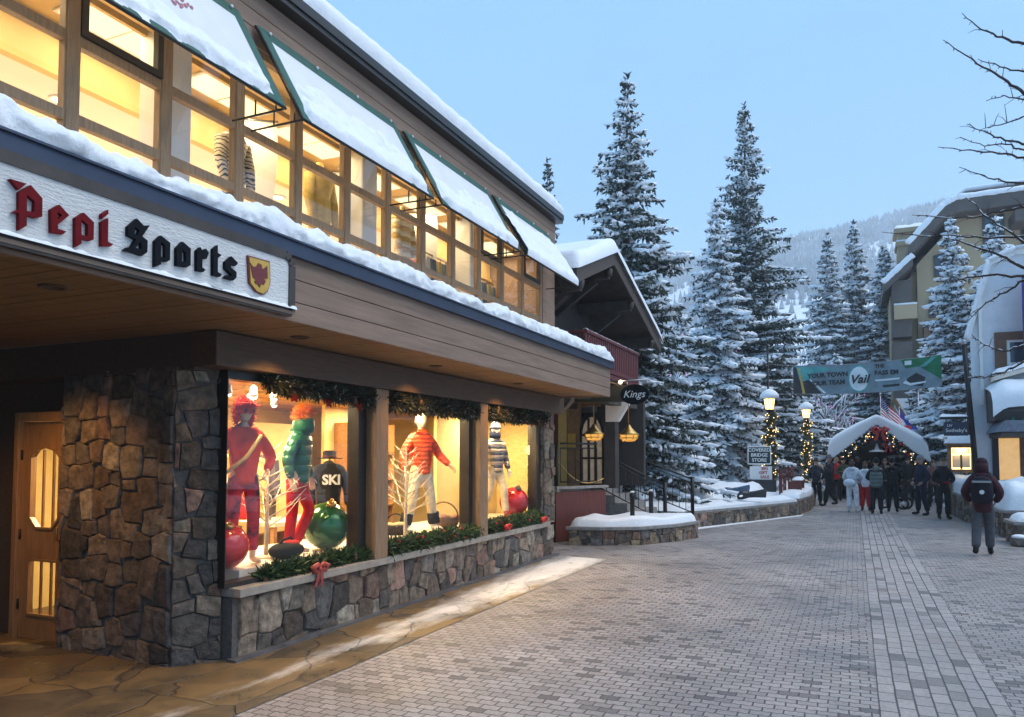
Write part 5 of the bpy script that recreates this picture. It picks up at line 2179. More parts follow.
def spruce_meshes(H, Rb, seed, snow=.5, nb=260, droop=.25, top_open=.0, low=.04, fine=1.0, lean=0.0, ragged=.3, ss=1.0):
    """trunk, needle sprays and snow lumps of one spruce; fine scales the size of the sprays"""
    rg = np.random.default_rng(seed)
    V_, S_, sd = [], [], []
    t = low + (1 - low) * np.sort(rg.random(nb)) ** 1.0
    t = low + (.985 - low) * (np.arange(nb) + rg.random(nb) * .6) / nb
    whorl = np.round(t * H / (.34 * fine)) * (.34 * fine) / H      # boughs sit in whorls with gaps
    t = np.clip(whorl * .35 + t * .65 + rg.normal(size=nb) * .008, low, .985)
    bare = 1 - .55 * np.clip(np.sin(t * 37 + seed) * np.sin(np.arange(nb) * 2.39996 * 1.0 + t * 11 + seed), 0, 1)
    phi = np.arange(nb) * 2.39996 + rg.uniform(-.4, .4, nb)
    L = Rb * ((1 - t) ** .94 * 1.03 * (1 - ragged + 2 * ragged * rg.random(nb)) * bare + .022)
    L *= np.where(t < .12, .85, 1.0)
    cards_c, cards_d, cards_u, cards_l, cards_w = [], [], [], [], []
    sn_c, sn_d, sn_s = [], [], []
    for i in range(nb):
        z0 = t[i] * H
        d = np.array([math.cos(phi[i]), math.sin(phi[i]), 0.0])
        side = np.array([-d[1], d[0], 0.0])
        Li = L[i]
        k = max(2, int(Li / (.17 * fine)))
        tf = min(1.0, .5 + .9 * (1 - t[i]))
        up = .30 * (t[i] - .45)            # upper boughs rise, lower ones hang
        dr = droop * rg.uniform(.3, 1.6)
        load = snow * min(1.6, max(.15, 1 + .9 * nz(phi[i] * 1.3, t[i] * 9, seed)))
        for j in range(k):
            u = (j + .6) / k
            pos = d * Li * u + np.array([0, 0, z0 + Li * (up * u - dr * u ** 1.6 + dr * .45 * u ** 4)])
            tan = d + np.array([0, 0, up - dr * 1.6 * u ** .6 + dr * 1.8 * u ** 3])
            tan /= np.linalg.norm(tan)
            wid = (Li * .34 * (1.05 - u) + .10 * fine * tf) * rg.uniform(.75, 1.25)
            # lateral twigs left and right, hanging a little
            for sg in (-1, 1):
                m = max(1, int(wid / (.15 * fine)))
                for q in range(m):
                    f_ = (q + .5) / m
                    c = pos + (side * sg * .85 + d * .35) * wid * f_ + np.array([0, 0, -.22 * wid * f_ * f_]) + rg.normal(size=3) * .02
                    dd = side * sg * .8 + d * .55 + np.array([0, 0, -.28]) + rg.normal(size=3) * .22
                    for w_ in range(2):
                        cards_c.append(c)
                        cards_d.append(dd + rg.normal(size=3) * .3)
                        cards_l.append(.22 * fine * tf * rg.uniform(.7, 1.3))
                        cards_w.append(.034 * fine * rg.uniform(.7, 1.4))
                    # hanging twig
                    if rg.random() < .6:
                        cards_c.append(c)
                        cards_d.append(np.array([rg.normal() * .3, rg.normal() * .3, -1.0]) + d * .25)
                        cards_l.append(.2 * fine * rg.uniform(.6, 1.3))
                        cards_w.append(.032 * fine)
                    if rg.random() < load * .5:
                        sn_c.append(c + np.array([0, 0, .028]))
                        sn_d.append(dd)
                        sn_s.append((.15 * fine * tf * rg.uniform(.6, 1.4), .06 * fine * tf * rg.uniform(.7, 1.3), .03 * rg.uniform(.7, 1.5)))
            cards_c.append(pos)
            cards_d.append(tan + rg.normal(size=3) * .15)
            cards_l.append(.26 * fine * tf)
            cards_w.append(.045 * fine)
            if rg.random() < load * 1.1:
                w2 = min(.24, .06 + wid * .30) * rg.uniform(.6, 1.2) * tf
                sn_c.append(pos + np.array([0, 0, .05]))
                sn_d.append(tan)
                sn_s.append((.24 * fine * tf * rg.uniform(.7, 1.5), w2, .045 * rg.uniform(.6, 1.7) * (0.7 + .6 * fine)))
    # leading shoot
    for j in range(10):
        z = H * (.95 + .055 * j / 10)
        for q in range(3):
            cards_c.append(np.array([0, 0, z]))
            cards_d.append(np.array([rg.normal(), rg.normal(), 1.0]))
            cards_l.append(.2 * fine)
            cards_w.append(.03 * fine)
    C = np.array(cards_c)
    D = norm(np.array(cards_d))
    Ln = np.array(cards_l)[:, None]
    Wd = np.array(cards_w)[:, None]
    Q = norm(np.cross(D, rg.normal(size=D.shape)))
    V = np.stack([C - Q * Wd * .6, C + Q * Wd * .6, C + D * Ln * .55 + Q * Wd, C + D * Ln, C + D * Ln * .5 - Q * Wd], 1).reshape(-1, 3)
    Fq = np.arange(len(V)).reshape(-1, 5)
    if lean:
        V[:, 0] += lean * (V[:, 2] / H) ** 2
    nd = MB()
    nd.arrays(V, Fq)
    # snow lumps
    iv, fi = ico()
    n = len(sn_c)
    C = np.array(sn_c)
    D = norm(np.array(sn_d))
    S = np.array(sn_s) * ss
    Zv = np.tile(np.array([[0, 0, 1.0]]), (n, 1))
    B = norm(np.cross(Zv, D))
    U = norm(np.cross(D, B))
    jit = 1 + rg.normal(size=(n, len(iv), 1)) * .16
    P = iv[None] * jit
    W3 = C[:, None] + D[:, None] * P[..., 0:1] * S[:, None, 0:1] + B[:, None] * P[..., 1:2] * S[:, None, 1:2] + U[:, None] * P[..., 2:3] * S[:, None, 2:3]
    W3 = W3.reshape(-1, 3)
    if lean:
        W3[:, 0] += lean * (W3[:, 2] / H) ** 2
    Fs = (fi[None] + (np.arange(n) * len(iv))[:, None, None]).reshape(-1, 3)
    sn = MB()
    sn.arrays(W3, Fs, True)
    tr = MB()
    r0 = .016 * H + .04
    tr.tube([(0, 0, -.3), (0, 0, .15), (lean * .06, 0, H * .25), (lean * .25, 0, H * .5), (lean * .56, 0, H * .75), (lean * .95, 0, H * .97)], [r0 * 1.35, r0, r0 * .78, r0 * .55, r0 * .3, .012], 9)
    return tr.mesh('trunk'), nd.mesh('crown'), sn.mesh('snow')


def spruce(label, loc, H, Rb, seed, mat='needles', group=None, name='spruce_tree', **k):
    t = thing(name, label, 'tree', loc, group)
    a, b, c = spruce_meshes(H, Rb, seed, **k)
    obj('trunk', a, M['bark'], t, world=False, recalc=False)
    cr = obj('crown', b, M[mat], t, world=False, recalc=False)
    obj('snow', c, M['snow_tree'], cr, world=False, recalc=False)
    return t


GT = 'snowy spruces beyond the shop'
spruce('tall dark spruce with light snow rising right behind the balconied chalet', (-6.35, 22.8, .3), 13.35, 3.3, 5, snow=.72, ss=1.12, nb=270, droop=.34, group=GT, fine=.95, lean=.12)
spruce('bluish spruce heavily loaded with snow beside the garlanded lamp post', (-4.86, 31.0, .5), 11.5, 2.75, 8, mat='needles_blue', snow=1.8, ss=1.3, nb=300, droop=.48, group=GT, fine=.95)
spruce('tallest dark slender spruce with sparse snow behind the snow-loaded bluish one', (-5.0, 41.5, 0), 20.4, 4.1, 12, snow=.85, ss=1.1, nb=360, droop=.05, group=GT, fine=1.3, ragged=.42)
spruce('small dark spruce top showing past the end of the shop roof', (-15.6, 40, 0), 18.6, 2.6, 15, snow=.4, nb=200, droop=.2, group=GT, fine=1.35)
trio = spruce('leftmost of the three spruces standing close together above the banner', (-1.55, 60, 0), 18.0, 3.8, 21, mat='needles_blue', snow=1.5, ss=1.3, nb=300, droop=.36, group=GT, fine=1.6)
dup(trio, (.25, 63, 0), 'middle and tallest of the three spruces standing close together above the banner', rz=1.9, scale=(1.0, 1.0, 1.08))
dup(trio, (2.15, 60, 0), 'rightmost and bushiest of the three spruces standing close together above the banner', rz=3.6, scale=(1.12, 1.12, .92))
spruce('slim snow-laden spruce in front of the beige apartment block', (3.95, 37.5, 0), 12.1, 2.45, 31, mat='needles_blue', snow=1.6, ss=1.3, nb=240, droop=.35, group=GT, fine=1.15)
spruce('broad snow-laden spruce between the apartment block and the white gabled house', (5.35, 36.0, 0), 11.5, 2.9, 33, mat='needles_blue', snow=1.6, ss=1.3, nb=250, droop=.35, group=GT, fine=1.15)
# lower snowy spruces filling the ground between
small = spruce('young spruce white with snow below the tallest spruce, left of the second lamp post', (-3.3, 46, 0), 8.2, 2.2, 41, mat='needles_blue', snow=1.6, ss=1.25, nb=210, droop=.38, group='young snow-laden spruces', fine=1.5)
YL = [((-6.2, 52, 0), 1.1, 'young spruce white with snow between the bluish spruce and the tallest one'),
      ((-9.3, 46, 0), 1.25, 'young spruce white with snow showing between the dark spruce and the bluish one'),
      ((-11.0, 39, 0), .95, 'young spruce white with snow low beside the dark spruce near the chalet stairs'),
      ((-1.0, 52, 0), 1.0, 'young spruce white with snow behind the second lamp post'),
      ((-.2, 68, 0), 1.35, 'young spruce white with snow seen under the banner'),
      ((2.6, 66, 0), 1.35, 'young spruce white with snow behind the bridge roof'),
      ((3.6, 47, 0), .95, 'young spruce white with snow beside the far chalet'),
      ((-8.5, 60, 0), 1.5, 'larger young spruce far off between the two big spruces'),
      ((-14.5, 55, 0), 1.4, 'young spruce far off behind the dark spruce'),
      ((4.35, 33.0, 0), .62, 'small white spruce behind the navy hanging sign')]
for i, (l, s, lb) in enumerate(YL):
    dup(small, l, lb, rz=1.1 * i + .4, scale=s)
# low branch-heavy spruce by the steps, in front of the tall dark one
spruce('short wide spruce weighed down with snow beside the chalet stairs', (-5.6, 24.3, .3), 4.6, 1.55, 55, mat='needles_blue', snow=1.6, ss=1.25, nb=170, droop=.45, fine=.9, group='young snow-laden spruces')
# ---------------------------------------------------------------- hills and far woods
SKY_PTS = [(480, 330), (560, 310), (640, 288), (680, 262), (720, 250), (780, 236), (840, 226), (880, 216), (920, 205), (960, 196), (1024, 186), (1120, 178), (1300, 170)]


def hill_h(x, y):
    # ridge height from the bearing, reached at 900 m, falling towards the valley floor
    bear = math.atan2(x, y)
    px = 512 + F * math.tan(min(1.1, max(-1.1, bear + YAW)))
    for i in range(len(SKY_PTS) - 1):
        if px <= SKY_PTS[i + 1][0] or i == len(SKY_PTS) - 2:
            a, c = SKY_PTS[i], SKY_PTS[i + 1]
            k = max(0, min(1, (px - a[0]) / (c[0] - a[0])))
            sy = a[1] + (c[1] - a[1]) * k
            break
    D = math.hypot(x, y)
    d = 900 * math.cos(bear + YAW)
    top = (455 - sy) / F * d
    u = (D - 130) / 770
    if u <= 0:
        return -1.5
    w = min(1, u)
    prof = (.72 * w + .28 * w * w) if w < 1 else 1
    z = top * prof
    z += (14 * nz(x * .006, y * .006, 1) + 6 * nz(x * .02, y * .02, 2)) * min(1, u * 3) * (1 if w < .9 else max(0, (1 - w) * 10))
    if D > 900:
        z -= (D - 900) * .35
    return z


b = MB()
na, nd_ = 120, 70


def hp(u, v):
    a = R(-62) + R(100) * u
    D = 125 + 1000 * v ** 1.3
    x, y = math.sin(a) * D, math.cos(a) * D
    return (x, y, hill_h(x, y))


b.grid(hp, na, nd_)
struct('hill', b, M['snow_ground'], recalc=False)
# woods on the slopes: far too many to count
rg = np.random.default_rng(77)
V, Fq = [], []
cnt = 0
while cnt < 26000:
    a = R(-36) + R(50) * rg.random()
    D = 250 + 655 * rg.random() ** .8
    x, y = math.sin(a) * D, math.cos(a) * D
    # open ski runs and glades
    g = nz(x * .0065 + 3, y * .0045, 9) + .35 * nz(x * .02, y * .02, 4)
    if rg.random() > min(1, max(.06, (g + .28) * 2.2)):
        continue
    h = rg.uniform(3, 9)
    r = h * .22
    z = hill_h(x, y) - .4
    n = len(V)
    o = rg.uniform(0, 6)
    for k in range(5):
        V.append((x + r * math.cos(o + k * 1.2566), y + r * math.sin(o + k * 1.2566), z + h * .1))
    V.append((x, y, z + h))
    for k in range(5):
        Fq.append((n + k, n + (k + 1) % 5, n + 5))
    cnt += 1
b = MB()
b.add(V, Fq)
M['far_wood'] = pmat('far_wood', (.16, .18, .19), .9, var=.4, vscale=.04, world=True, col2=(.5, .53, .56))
struct('far_woods', b, M['far_wood'], kind='stuff', recalc=False)
# ---------------------------------------------------------------- balconied chalet beyond the shop
ch = thing('chalet', 'dark timber chalet with a snowy gable roof, oxblood balcony and lit yellow entrance', 'chalet', (-6.5, 16.5, 0))
GX, AY, AZ = -4.72, 15.95, 6.20      # gable front, ridge
FY, FZ = 20.25, 4.82                 # far eave
NY, NZ_ = 13.46, 5.30                # near eave
b = MB()
# near slope, far slope: slabs with real thickness
for (y0, z0, y1, z1) in ((NY, NZ_, AY, AZ), (AY, AZ, FY, FZ)):
    b.prism([(y0, z0), (y1, z1), (y1, z1 - .12), (y0, z0 - .12)], 'x', -13.0, GX)
rf = part('roof', b, M['chalet_dark'], ch)
b = MB()
for (y0, z0, y1, z1) in ((NY, NZ_, AY, AZ), (AY, AZ, FY, FZ)):
    b.prism([(y0, z0 + .03), (y1, z1 + .03), (y1, z1 - .24), (y0, z0 - .24)], 'x', GX + .003, GX + .05)
part('bargeboard', b, M['board_dark'], rf)
b = MB()


def chs(y0, z0, y1, z1, seed):
    nu, nv = 40, 24

    def P(u, v):
        x = -12.8 + (GX + .12 + 12.8) * (1 - (1 - u) ** 2.5)
        y = y0 + (y1 - y0) * v
        z = z0 + (z1 - z0) * v
        e = min((GX + .12 - x) / .2, 1)
        e2 = 1.0
        if seed == 1:
            e2 = min(1, v * 9 + .0)
        else:
            e2 = min(1, (1 - v) * 9)
        h = (.32 + .06 * nz(x * .8, y * .8, seed)) * (1 - (1 - max(0, e)) ** 2) ** .5 * (1 - (1 - max(0, e2)) ** 2) ** .5
        return (x, y, z + .035 + h)
    return P, nu, nv


for a in ((NY - .03, NZ_, AY, AZ, 1), (AY, AZ, FY + .05, FZ, 2)):
    P, nu, nv = chs(*a)
    b.grid(P, nu, nv)
part('snow', b, M['snow'], rf, recalc=False)
# timber bracing and purlins under the overhang
for (y, z) in ((NY + .5, NZ_ + .02), (AY - .1, AZ - .25), (17.6, 5.55), (FY - .7, FZ + .1)):
    b = MB()
    b.box(-6.6, GX - .05, y - .09, y + .09, z - .30, z - .06)
    b.bar((-6.0, y, z - 1.0), (GX - .35, y, z - .34), .12, .12)
    b.tube([(GX - .06, y - .07, z - .18), (GX + .02, y - .07, z - .2)], .1, 12)
    part('bracket', b, M['chalet_dark'], ch)
# walls of the upper floor, set back behind the balcony
b = MB()
b.prism([(13.5, 2.95), (19.6, 2.95), (19.6, 4.9), (AY, 6.05), (13.5, 5.2)], 'x', -12.6, -6.05)
part('upper_wall', b, M['chalet_dark'], ch)
for (y0, y1) in ((14.6, 15.5), (16.6, 17.5)):
    b = MB()
    b.box(-6.06, -6.0, y0, y1, 3.6, 4.6)
    w = part('window', b, M['board_dark'], ch)
    b = MB()
    b.box(-5.998, -5.99, y0 + .08, y1 - .08, 3.68, 4.52)
    part('pane', b, M['win_dark'], w)
# near end wall strip of grey boards above the shop ledge
b = MB()
b.box(-5.9, -5.14, 13.46, 13.6, 3.56, 4.25)
part('end_panel', b, M['board'], ch)
# balcony
BX = -4.82
b = MB()
b.box(-6.04, BX, 14.45, 18.45, 3.50, 3.60)
bal = part('balcony', b, M['red_balcony'], ch)
b = MB()
b.box(BX - .07, BX + .03, 14.42, 18.48, 4.28, 4.34)
b.box(-6.04, BX - .071, 14.42, 14.5, 4.28, 4.34)
b.box(BX - .04, BX + .01, 14.43, 18.47, 3.62, 3.70)
part('rail', b, M['red_balcony'], bal)
for i in range(27):
    y = 14.47 + i * .1515
    b = MB()
    b.box(BX - .035, BX - .005, y - .055, y + .055, 3.66, 4.285)
    part('baluster', b, M['red_balcony'], bal)
for i in range(7):
    x = -5.98 + i * .17
    b = MB()
    b.box(x - .05, x + .05, 14.44, 14.465, 3.62, 4.285)
    part('baluster', b, M['red_balcony'], bal)
b = MB()
b.grid(lambda u, v: (BX - .07 + .09 * v, 14.42 + 4.06 * u, 4.345 + .025 * math.sin(math.pi * v) * (1 + .6 * nz(u * 20, 0))), 60, 5)
part('snow', b, M['snow'], bal, recalc=False)
# lower canopy: dark joists under the balcony, olive beam towards the street, corbel at the shop end
b = MB()
b.box(-6.5, -5.0, 14.3, 18.6, 3.30, 3.495)
b.box(BX - .3, BX - .05, 14.4, 18.5, 2.98, 3.296)
part('canopy', b, M['chalet_dark'], ch)
b = MB()
b.prism([(-7.4, 2.93), (-4.15, 2.93), (-3.98, 3.02), (-3.98, 3.24), (-7.4, 3.27)], 'y', 14.92, 15.2)
part('beam', b, M['chalet_olive'], ch, bevel=.01)
b = MB()
b.prism([(-6.2, 2.64), (-5.2, 2.64), (-5.0, 2.72), (-4.86, 2.88), (-4.86, 2.95), (-6.2, 2.95)], 'y', 13.64, 13.86)
part('corbel', b, M['chalet_dark'], ch, bevel=.01)
# soffit board above the entrance with a small downlight
b = MB()
b.box(-8.5, -4.4, 13.9, 15.6, 3.28, 3.31)
part('soffit', b, M['soffit'], ch)
b = MB()
b.lathe([(.07, 0), (.07, -.015), (.05, -.02)], (-4.95, 14.55, 3.28), 16)
q = part('downlight', b, M['steel'], ch)
b = MB()
b.lathe([(.05, -.018), (.03, -.026), (.004, -.028)], (-4.95, 14.55, 3.28), 12)
part('lens', b, M['spot_lens'], q)
# entrance floor on a terrace, yellow return wall, dark doors, arched glass front
b = MB()
b.box(-12, -5.82, 15.42, 19.2, 0, 1.08)
part('terrace', b, M['concrete'], ch)
b = MB()
b.box(-5.84, -5.80, 15.3, 15.36, 0, 1.10)
b.box(-9.0, -5.8, 15.30, 15.41, .02, 1.07)
b.prism([(-5.80, 15.30), (-5.10, 16.6), (-5.16, 16.65), (-5.86, 15.41)], 'z', .02, 1.07)
part('panel', b, M['red_panel'], ch, label='red stained timber cladding below the terrace')
b = MB()
b.box(-9.0, -5.74, 15.25, 15.44, 1.07, 1.125)
b.prism([(-5.75, 15.25), (-5.03, 16.6), (-5.15, 16.68), (-5.9, 15.44)], 'z', 1.126, 1.18)
part('terrace_cap', b, M['cap'], ch)
def ex(px, y=17.45):
    return on_y(px, 440, y).x


b = MB()
b.box(ex(559), ex(567), 17.40, 17.55, 1.08, 3.28)
b.box(-12.4, ex(546), 17.40, 17.55, 1.08, 3.28)
part('entrance_wall', b, M['yellow_plaster'], ch)
b = MB()
b.box(-12.4, ex(627), 19.0, 19.2, 1.08, 3.28)
part('back_wall', b, M['chalet_dark'], ch)
b = MB()
b.box(ex(546) + .002, ex(559) - .002, 17.44, 17.52, 1.08, 3.0)
part('dark_door', b, M['red_panel'], ch)
b = MB()
b.box(ex(567) + .002, ex(580), 17.42, 17.54, 1.08, 3.0)
b.box(ex(567) + .002, ex(602), 17.42, 17.54, 3.0, 3.28)
part('door_panel', b, M['kiosk_wood'], ch)
b = MB()
b.box(ex(568.5), ex(576), 17.39, 17.415, 2.02, 2.36)
part('notice', b, M['gold'], ch)
wx0, wx1 = ex(580) + .003, ex(604)
wc, wr = (wx0 + wx1) / 2, (wx1 - wx0) / 2
pts = [(wx0, 1.1), (wx1, 1.1), (wx1, 2.35)] + [(wc + wr * math.cos(q), 2.35 + .5 * math.sin(q)) for q in [math.pi * i / 10 for i in range(1, 10)]] + [(wx0, 2.35)]
inner = [(wc + (p[0] - wc) * .84, 1.18 + (p[1] - 1.1) * .90) for p in pts]
b = MB()
b.prism(pts, 'y', 17.42, 17.52, holes=[inner])
for kx_ in (-.28, .28):
    b.box(wc + kx_ * wr - .025, wc + kx_ * wr + .025, 17.43, 17.51, 1.2, 2.72)
for zz in (1.75, 2.3):
    b.box(wx0 + .05, wx1 - .05, 17.435, 17.505, zz, zz + .05)
ws = part('arched_window', b, M['black'], ch)
b = MB()
b.prism(inner, 'y', 17.465, 17.475)
part('pane', b, M['arch_glass'], ws)
b = MB()
b.box(ex(606), ex(617), 17.3, 17.6, 1.08, 3.28)
part('post', b, M['chalet_dark'], ch)
b = MB()
b.prism([(ex(610), 2.62), (ex(622), 2.62), (ex(632), 3.0), (ex(632), 3.27), (ex(610), 3.27)], 'y', 17.1, 17.29)
part('knee_brace', b, M['inner_cream'], ch)
lamp('AREA', (-6.9, 16.2, 3.24), 42, (1.0, .66, .28), .6, target=(-6.6, 16.6, 0))  # added lamp without a fitting, warms the yellow entrance wall
lamp('SPOT', (-4.95, 14.55, 3.24), 14, (1.0, .7, .4), .05, target=(-4.95, 14.55, 0), spot=110)

# hanging brass lanterns
def hanglamp(label, loc):
    t = thing('hanging_lantern', label, 'lantern', loc, group='brass lanterns under the chalet beam')
    b = MB()
    b.tube([(0, 0, .25), (0, 0, .95)], .008, 6)
    b.lathe([(.03, .25), (.06, .19), (.15, .10), (.205, .06), (.2, .05)], (0, 0, 0), 20)
    obj('hood', b, M['brass'], t, world=False)
    b = MB()
    b.lathe([(.18, .05), (.172, -.03), (.11, -.08), (.02, -.09)], (0, 0, 0), 16)
    obj('glass', b, M['basket_glow'], t, world=False)
    b = MB()
    for a in range(8):
        c, s = math.cos(a * .7854), math.sin(a * .7854)
        b.tube([(.198 * c, .198 * s, .05), (.184 * c, .184 * s, -.03), (.12 * c, .12 * s, -.083)], .008, 5)
    for (r_, z) in ((.2, .05), (.187, -.02), (.12, -.083)):
        b.tube([(r_ * math.cos(i * .3927), r_ * math.sin(i * .3927), z) for i in range(17)], .01, 6)
    obj('cage', b, M['brass'], t, world=False)
    lamp('POINT', (loc[0], loc[1], loc[2] - .25), 4, (1.0, .6, .22), .1)
    return t


hanglamp('brass basket lantern hanging before the arched window', (-4.87, 15.06, 2.23))
hanglamp('brass basket lantern hanging at the street end of the olive beam', (-4.14, 15.06, 2.21))

# oval hanging sign
t = thing('oval_sign', 'black oval hanging sign with white script in front of the dark spruce', 'sign', (-3.93, 14.8, 3.04))
b = MB()
b.prism([(-3.93 + .29 * math.cos(i * .2618), 3.04 + .2 * math.sin(i * .2618)) for i in range(24)], 'y', 14.74, 14.78)
part('board', b, M['black_letter'], t)
tm = facing(text_mesh('Kings', .2, .003, shear=.3), (-3.94, 14.733, 3.04), (1, 0, 0))
part('lettering', tm, M['frost'], t)
b = MB()
b.tube([(-4.5, 14.76, 3.32), (-3.62, 14.76, 3.32)], .014, 8)
for x in (-4.08, -3.78):
    b.tube([(x, 14.76, 3.32), (x, 14.76, 3.2)], .008, 6)
part('bracket', b, M['steel'], t)
b = MB()
b.ball((-4.2, 14.7, 3.29), .035, 10)
part('lamp', b, M['spot_lens'], t)
# ---------------------------------------------------------------- snow yards
b = MB()
snow_poly(b, [(-3.95, 19.75), (-1.78, 25.3), (-1.62, 30.6), (-1.6, 48), (-12, 60), (-22, 50), (-22, 21), (-8, 20.5)], .40, .16, step=.5, seed=3, amp=.5, rings=(0, .01, .03, .08, .2, .45, .75), rise=.25)
struct('snow_bank', b, M['snow'], recalc=False)
b = MB()
snow_poly(b, [(-5.6, 23.0), (-4.1, 22.3), (-2.75, 24.6), (-2.75, 27.4), (-4.3, 28.6), (-6.0, 26)], .45, .42, step=.3, seed=8, amp=.4, rings=(0, .05, .14, .3, .5, .75, .9))
struct('snow_mound', b, M['snow'], recalc=False)
b = MB()
snow_poly(b, [(3.5, 22.3), (3.15, 29.2), (3.0, 46), (16, 60), (30, 40), (20, 27.2), (9, 27.2), (8, 22.5)], .28, .2, step=.5, seed=13, amp=.5, rings=(0, .01, .03, .08, .2, .45, .75), rise=.2)
struct('snow_field', b, M['snow'], recalc=False)


# ---------------------------------------------------------------- stone planters with snow
def planter(label, poly, h, seed, faces, snowh=.22, capw=.08, pal=STONES, snow_in=.02, n_per=26, name='stone_planter'):
    cx = sum(p[0] for p in poly) / len(poly)
    cy = sum(p[1] for p in poly) / len(poly)
    t = thing(name, label, 'planter', (cx, cy, 0), group='stone planters along the street')
    b = MB()
    b.prism(poly, 'z', 0, h - .07)
    part('core', b, M['mortar'], t)
    b = MB()
    for i in faces:
        p, q = Vector(poly[i] + (0,)), Vector(poly[(i + 1) % len(poly)] + (0,))
        u = (q - p)
        n_ = Vector((u.y, -u.x, 0)).normalized()
        stone_face(b, p, u, u.length, h - .07, max(4, int(u.length * (h - .07) * n_per)), seed=seed + i, nrm=n_, depth=.035, pal=pal)
    part('facing_stones', b, M['stone'], t)
    b = MB()
    P = [(cx + (x - cx) * (1 + capw / math.hypot(x - cx, y - cy)), cy + (y - cy) * (1 + capw / math.hypot(x - cx, y - cy))) for x, y in poly]
    b.prism(P, 'z', h - .07, h)
    part('cap', b, M['cap'], t, bevel=.01)
    b = MB()
    Q = [(cx + (x - cx) * (1 - snow_in), cy + (y - cy) * (1 - snow_in)) for x, y in poly]
    snow_poly(b, Q, h, snowh, step=.15, seed=seed, amp=.45, rings=(0, .03, .08, .18, .35, .6, .85), freq=1.8)
    part('snow', b, M['snow'], t, recalc=False)
    return t


BROWN_STONES = [(.24, .18, .12), (.17, .12, .09), (.28, .2, .12), (.2, .15, .12), (.13, .11, .1), (.25, .14, .09)]  # browner stone palette for some planters
planter('low curved stone planter topped with snow at the foot of the chalet terrace', [(-5.42, 15.06), (-4.75, 15.2), (-4.07, 15.63), (-3.55, 16.5), (-3.25, 17.5), (-4.2, 17.6), (-5.02, 16.4)], .38, 60, (0, 1, 2, 3), snowh=.17, pal=BROWN_STONES)
planter('long low stone wall holding back the snow bank with two sleds', [(-3.86, 19.76), (-2.7, 22.55), (-1.62, 25.4), (-1.86, 25.6), (-2.95, 22.7), (-4.1, 19.9)], .42, 70, (0, 1), snowh=.1, capw=.05)
planter('short squared stone planter under the red bench', [(-1.60, 25.42), (-1.42, 27.6), (-1.40, 30.6), (-2.2, 30.6), (-2.2, 25.62)], .50, 80, (0, 1, 4), snowh=.17, pal=BROWN_STONES)
planter('curved stone wall with deep snow below the lit notice kiosk', [(3.0, 29.5), (2.75, 27.3), (2.78, 24.7), (3.0, 23.0), (3.9, 23.0), (3.9, 29.5)], .72, 90, (0, 1, 2, 3), snowh=.45, n_per=20)
planter('stone planter with a high snow heap before the white gabled house', [(2.95, 22.4), (3.02, 20.3), (6.5, 20.3), (6.5, 22.4)], .62, 95, (0, 1), snowh=.55)
planter('nearest low stone ledge with snow and rubble at the street edge', [(2.98, 19.6), (3.02, 18.7), (6.5, 18.7), (6.5, 19.6)], .48, 98, (0, 1), snowh=.14)
# snowy rubble at the foot of the nearest ledge
rg = random.Random(5)
for i in range(9):
    b = MB()
    x, y, s = 3.0 + i * .17 + rg.uniform(-.05, .05), 18.45 + rg.uniform(-.22, .12), rg.uniform(.09, .2)
    iv, fi = ico()
    b.add([(x + v[0] * s * rg.uniform(.8, 1.2), y + v[1] * s * rg.uniform(.8, 1.2), .02 + (v[2] + .5) * s * .8) for v in iv.tolist()], [tuple(f) for f in fi.tolist()])
    r_ = thing('boulder', '%s dark boulder capped with snow at the foot of the nearest stone ledge' % ('first', 'second', 'third', 'fourth', 'fifth', 'sixth', 'seventh', 'eighth', 'ninth')[i], 'boulder', (x, y, 0), group='snow-capped boulders')
    part('rock', b, M['mortar'], r_, bevel=.01)
    b = MB()
    b.ball((x, y + .02, s * 1.08), s * .8, 10, (1, 1, .38))
    part('snow', b, M['snow'], r_)

# ---------------------------------------------------------------- steps and railings of the chalet
t = thing('steps', 'stone steps climbing from the street to the chalet terrace', 'steps', (-5, 18, 0))
for i in range(6):
    b = MB()
    b.box(-5.8, -4.0 - i * .3, 17.65, 19.35, i * .18, (i + 1) * .18 - .002)
    part('step', b, M['cap'], t)


def railing(label, p0, p1, n, h=.95, posts=True, cat='railing'):
    p0, p1 = Vector(p0), Vector(p1)
    t = thing('railing', label, cat, tuple(p0), group='black railings of the chalet terrace')
    for z in (h, h - .1, .12):
        b = MB()
        b.tube([p0 + Vector((0, 0, z)), p1 + Vector((0, 0, z))], .02 if z == h else .014, 8)
        part('rail', b, M['black'], t)
    for i in range(n + 1):
        p = p0.lerp(p1, i / n)
        b = MB()
        b.tube([p + Vector((0, 0, .12)), p + Vector((0, 0, h - .1))], .009, 6)
        part('baluster', b, M['black'], t)
    if posts:
        for p in (p0, p1):
            b = MB()
            b.tube([p, p + Vector((0, 0, h + .06))], .045, 10)
            part('post', b, M['black'], t)
    return t


railing('black railing along the front of the chalet terrace above the red cladding', (-8.6, 15.46, 1.1), (-5.86, 15.5, 1.1), 16)
railing('black stair railing sloping down to the planter, nearer of the two', (-5.85, 17.6, 1.1), (-4.0, 17.62, .2), 12)
railing('black stair railing sloping down towards the snow bank, farther of the two', (-5.85, 19.4, 1.1), (-3.72, 19.42, .3), 13)
railing('short black railing between terrace corner and stairs', (-5.8, 15.6, 1.15), (-5.3, 16.6, 1.15), 5, posts=False)
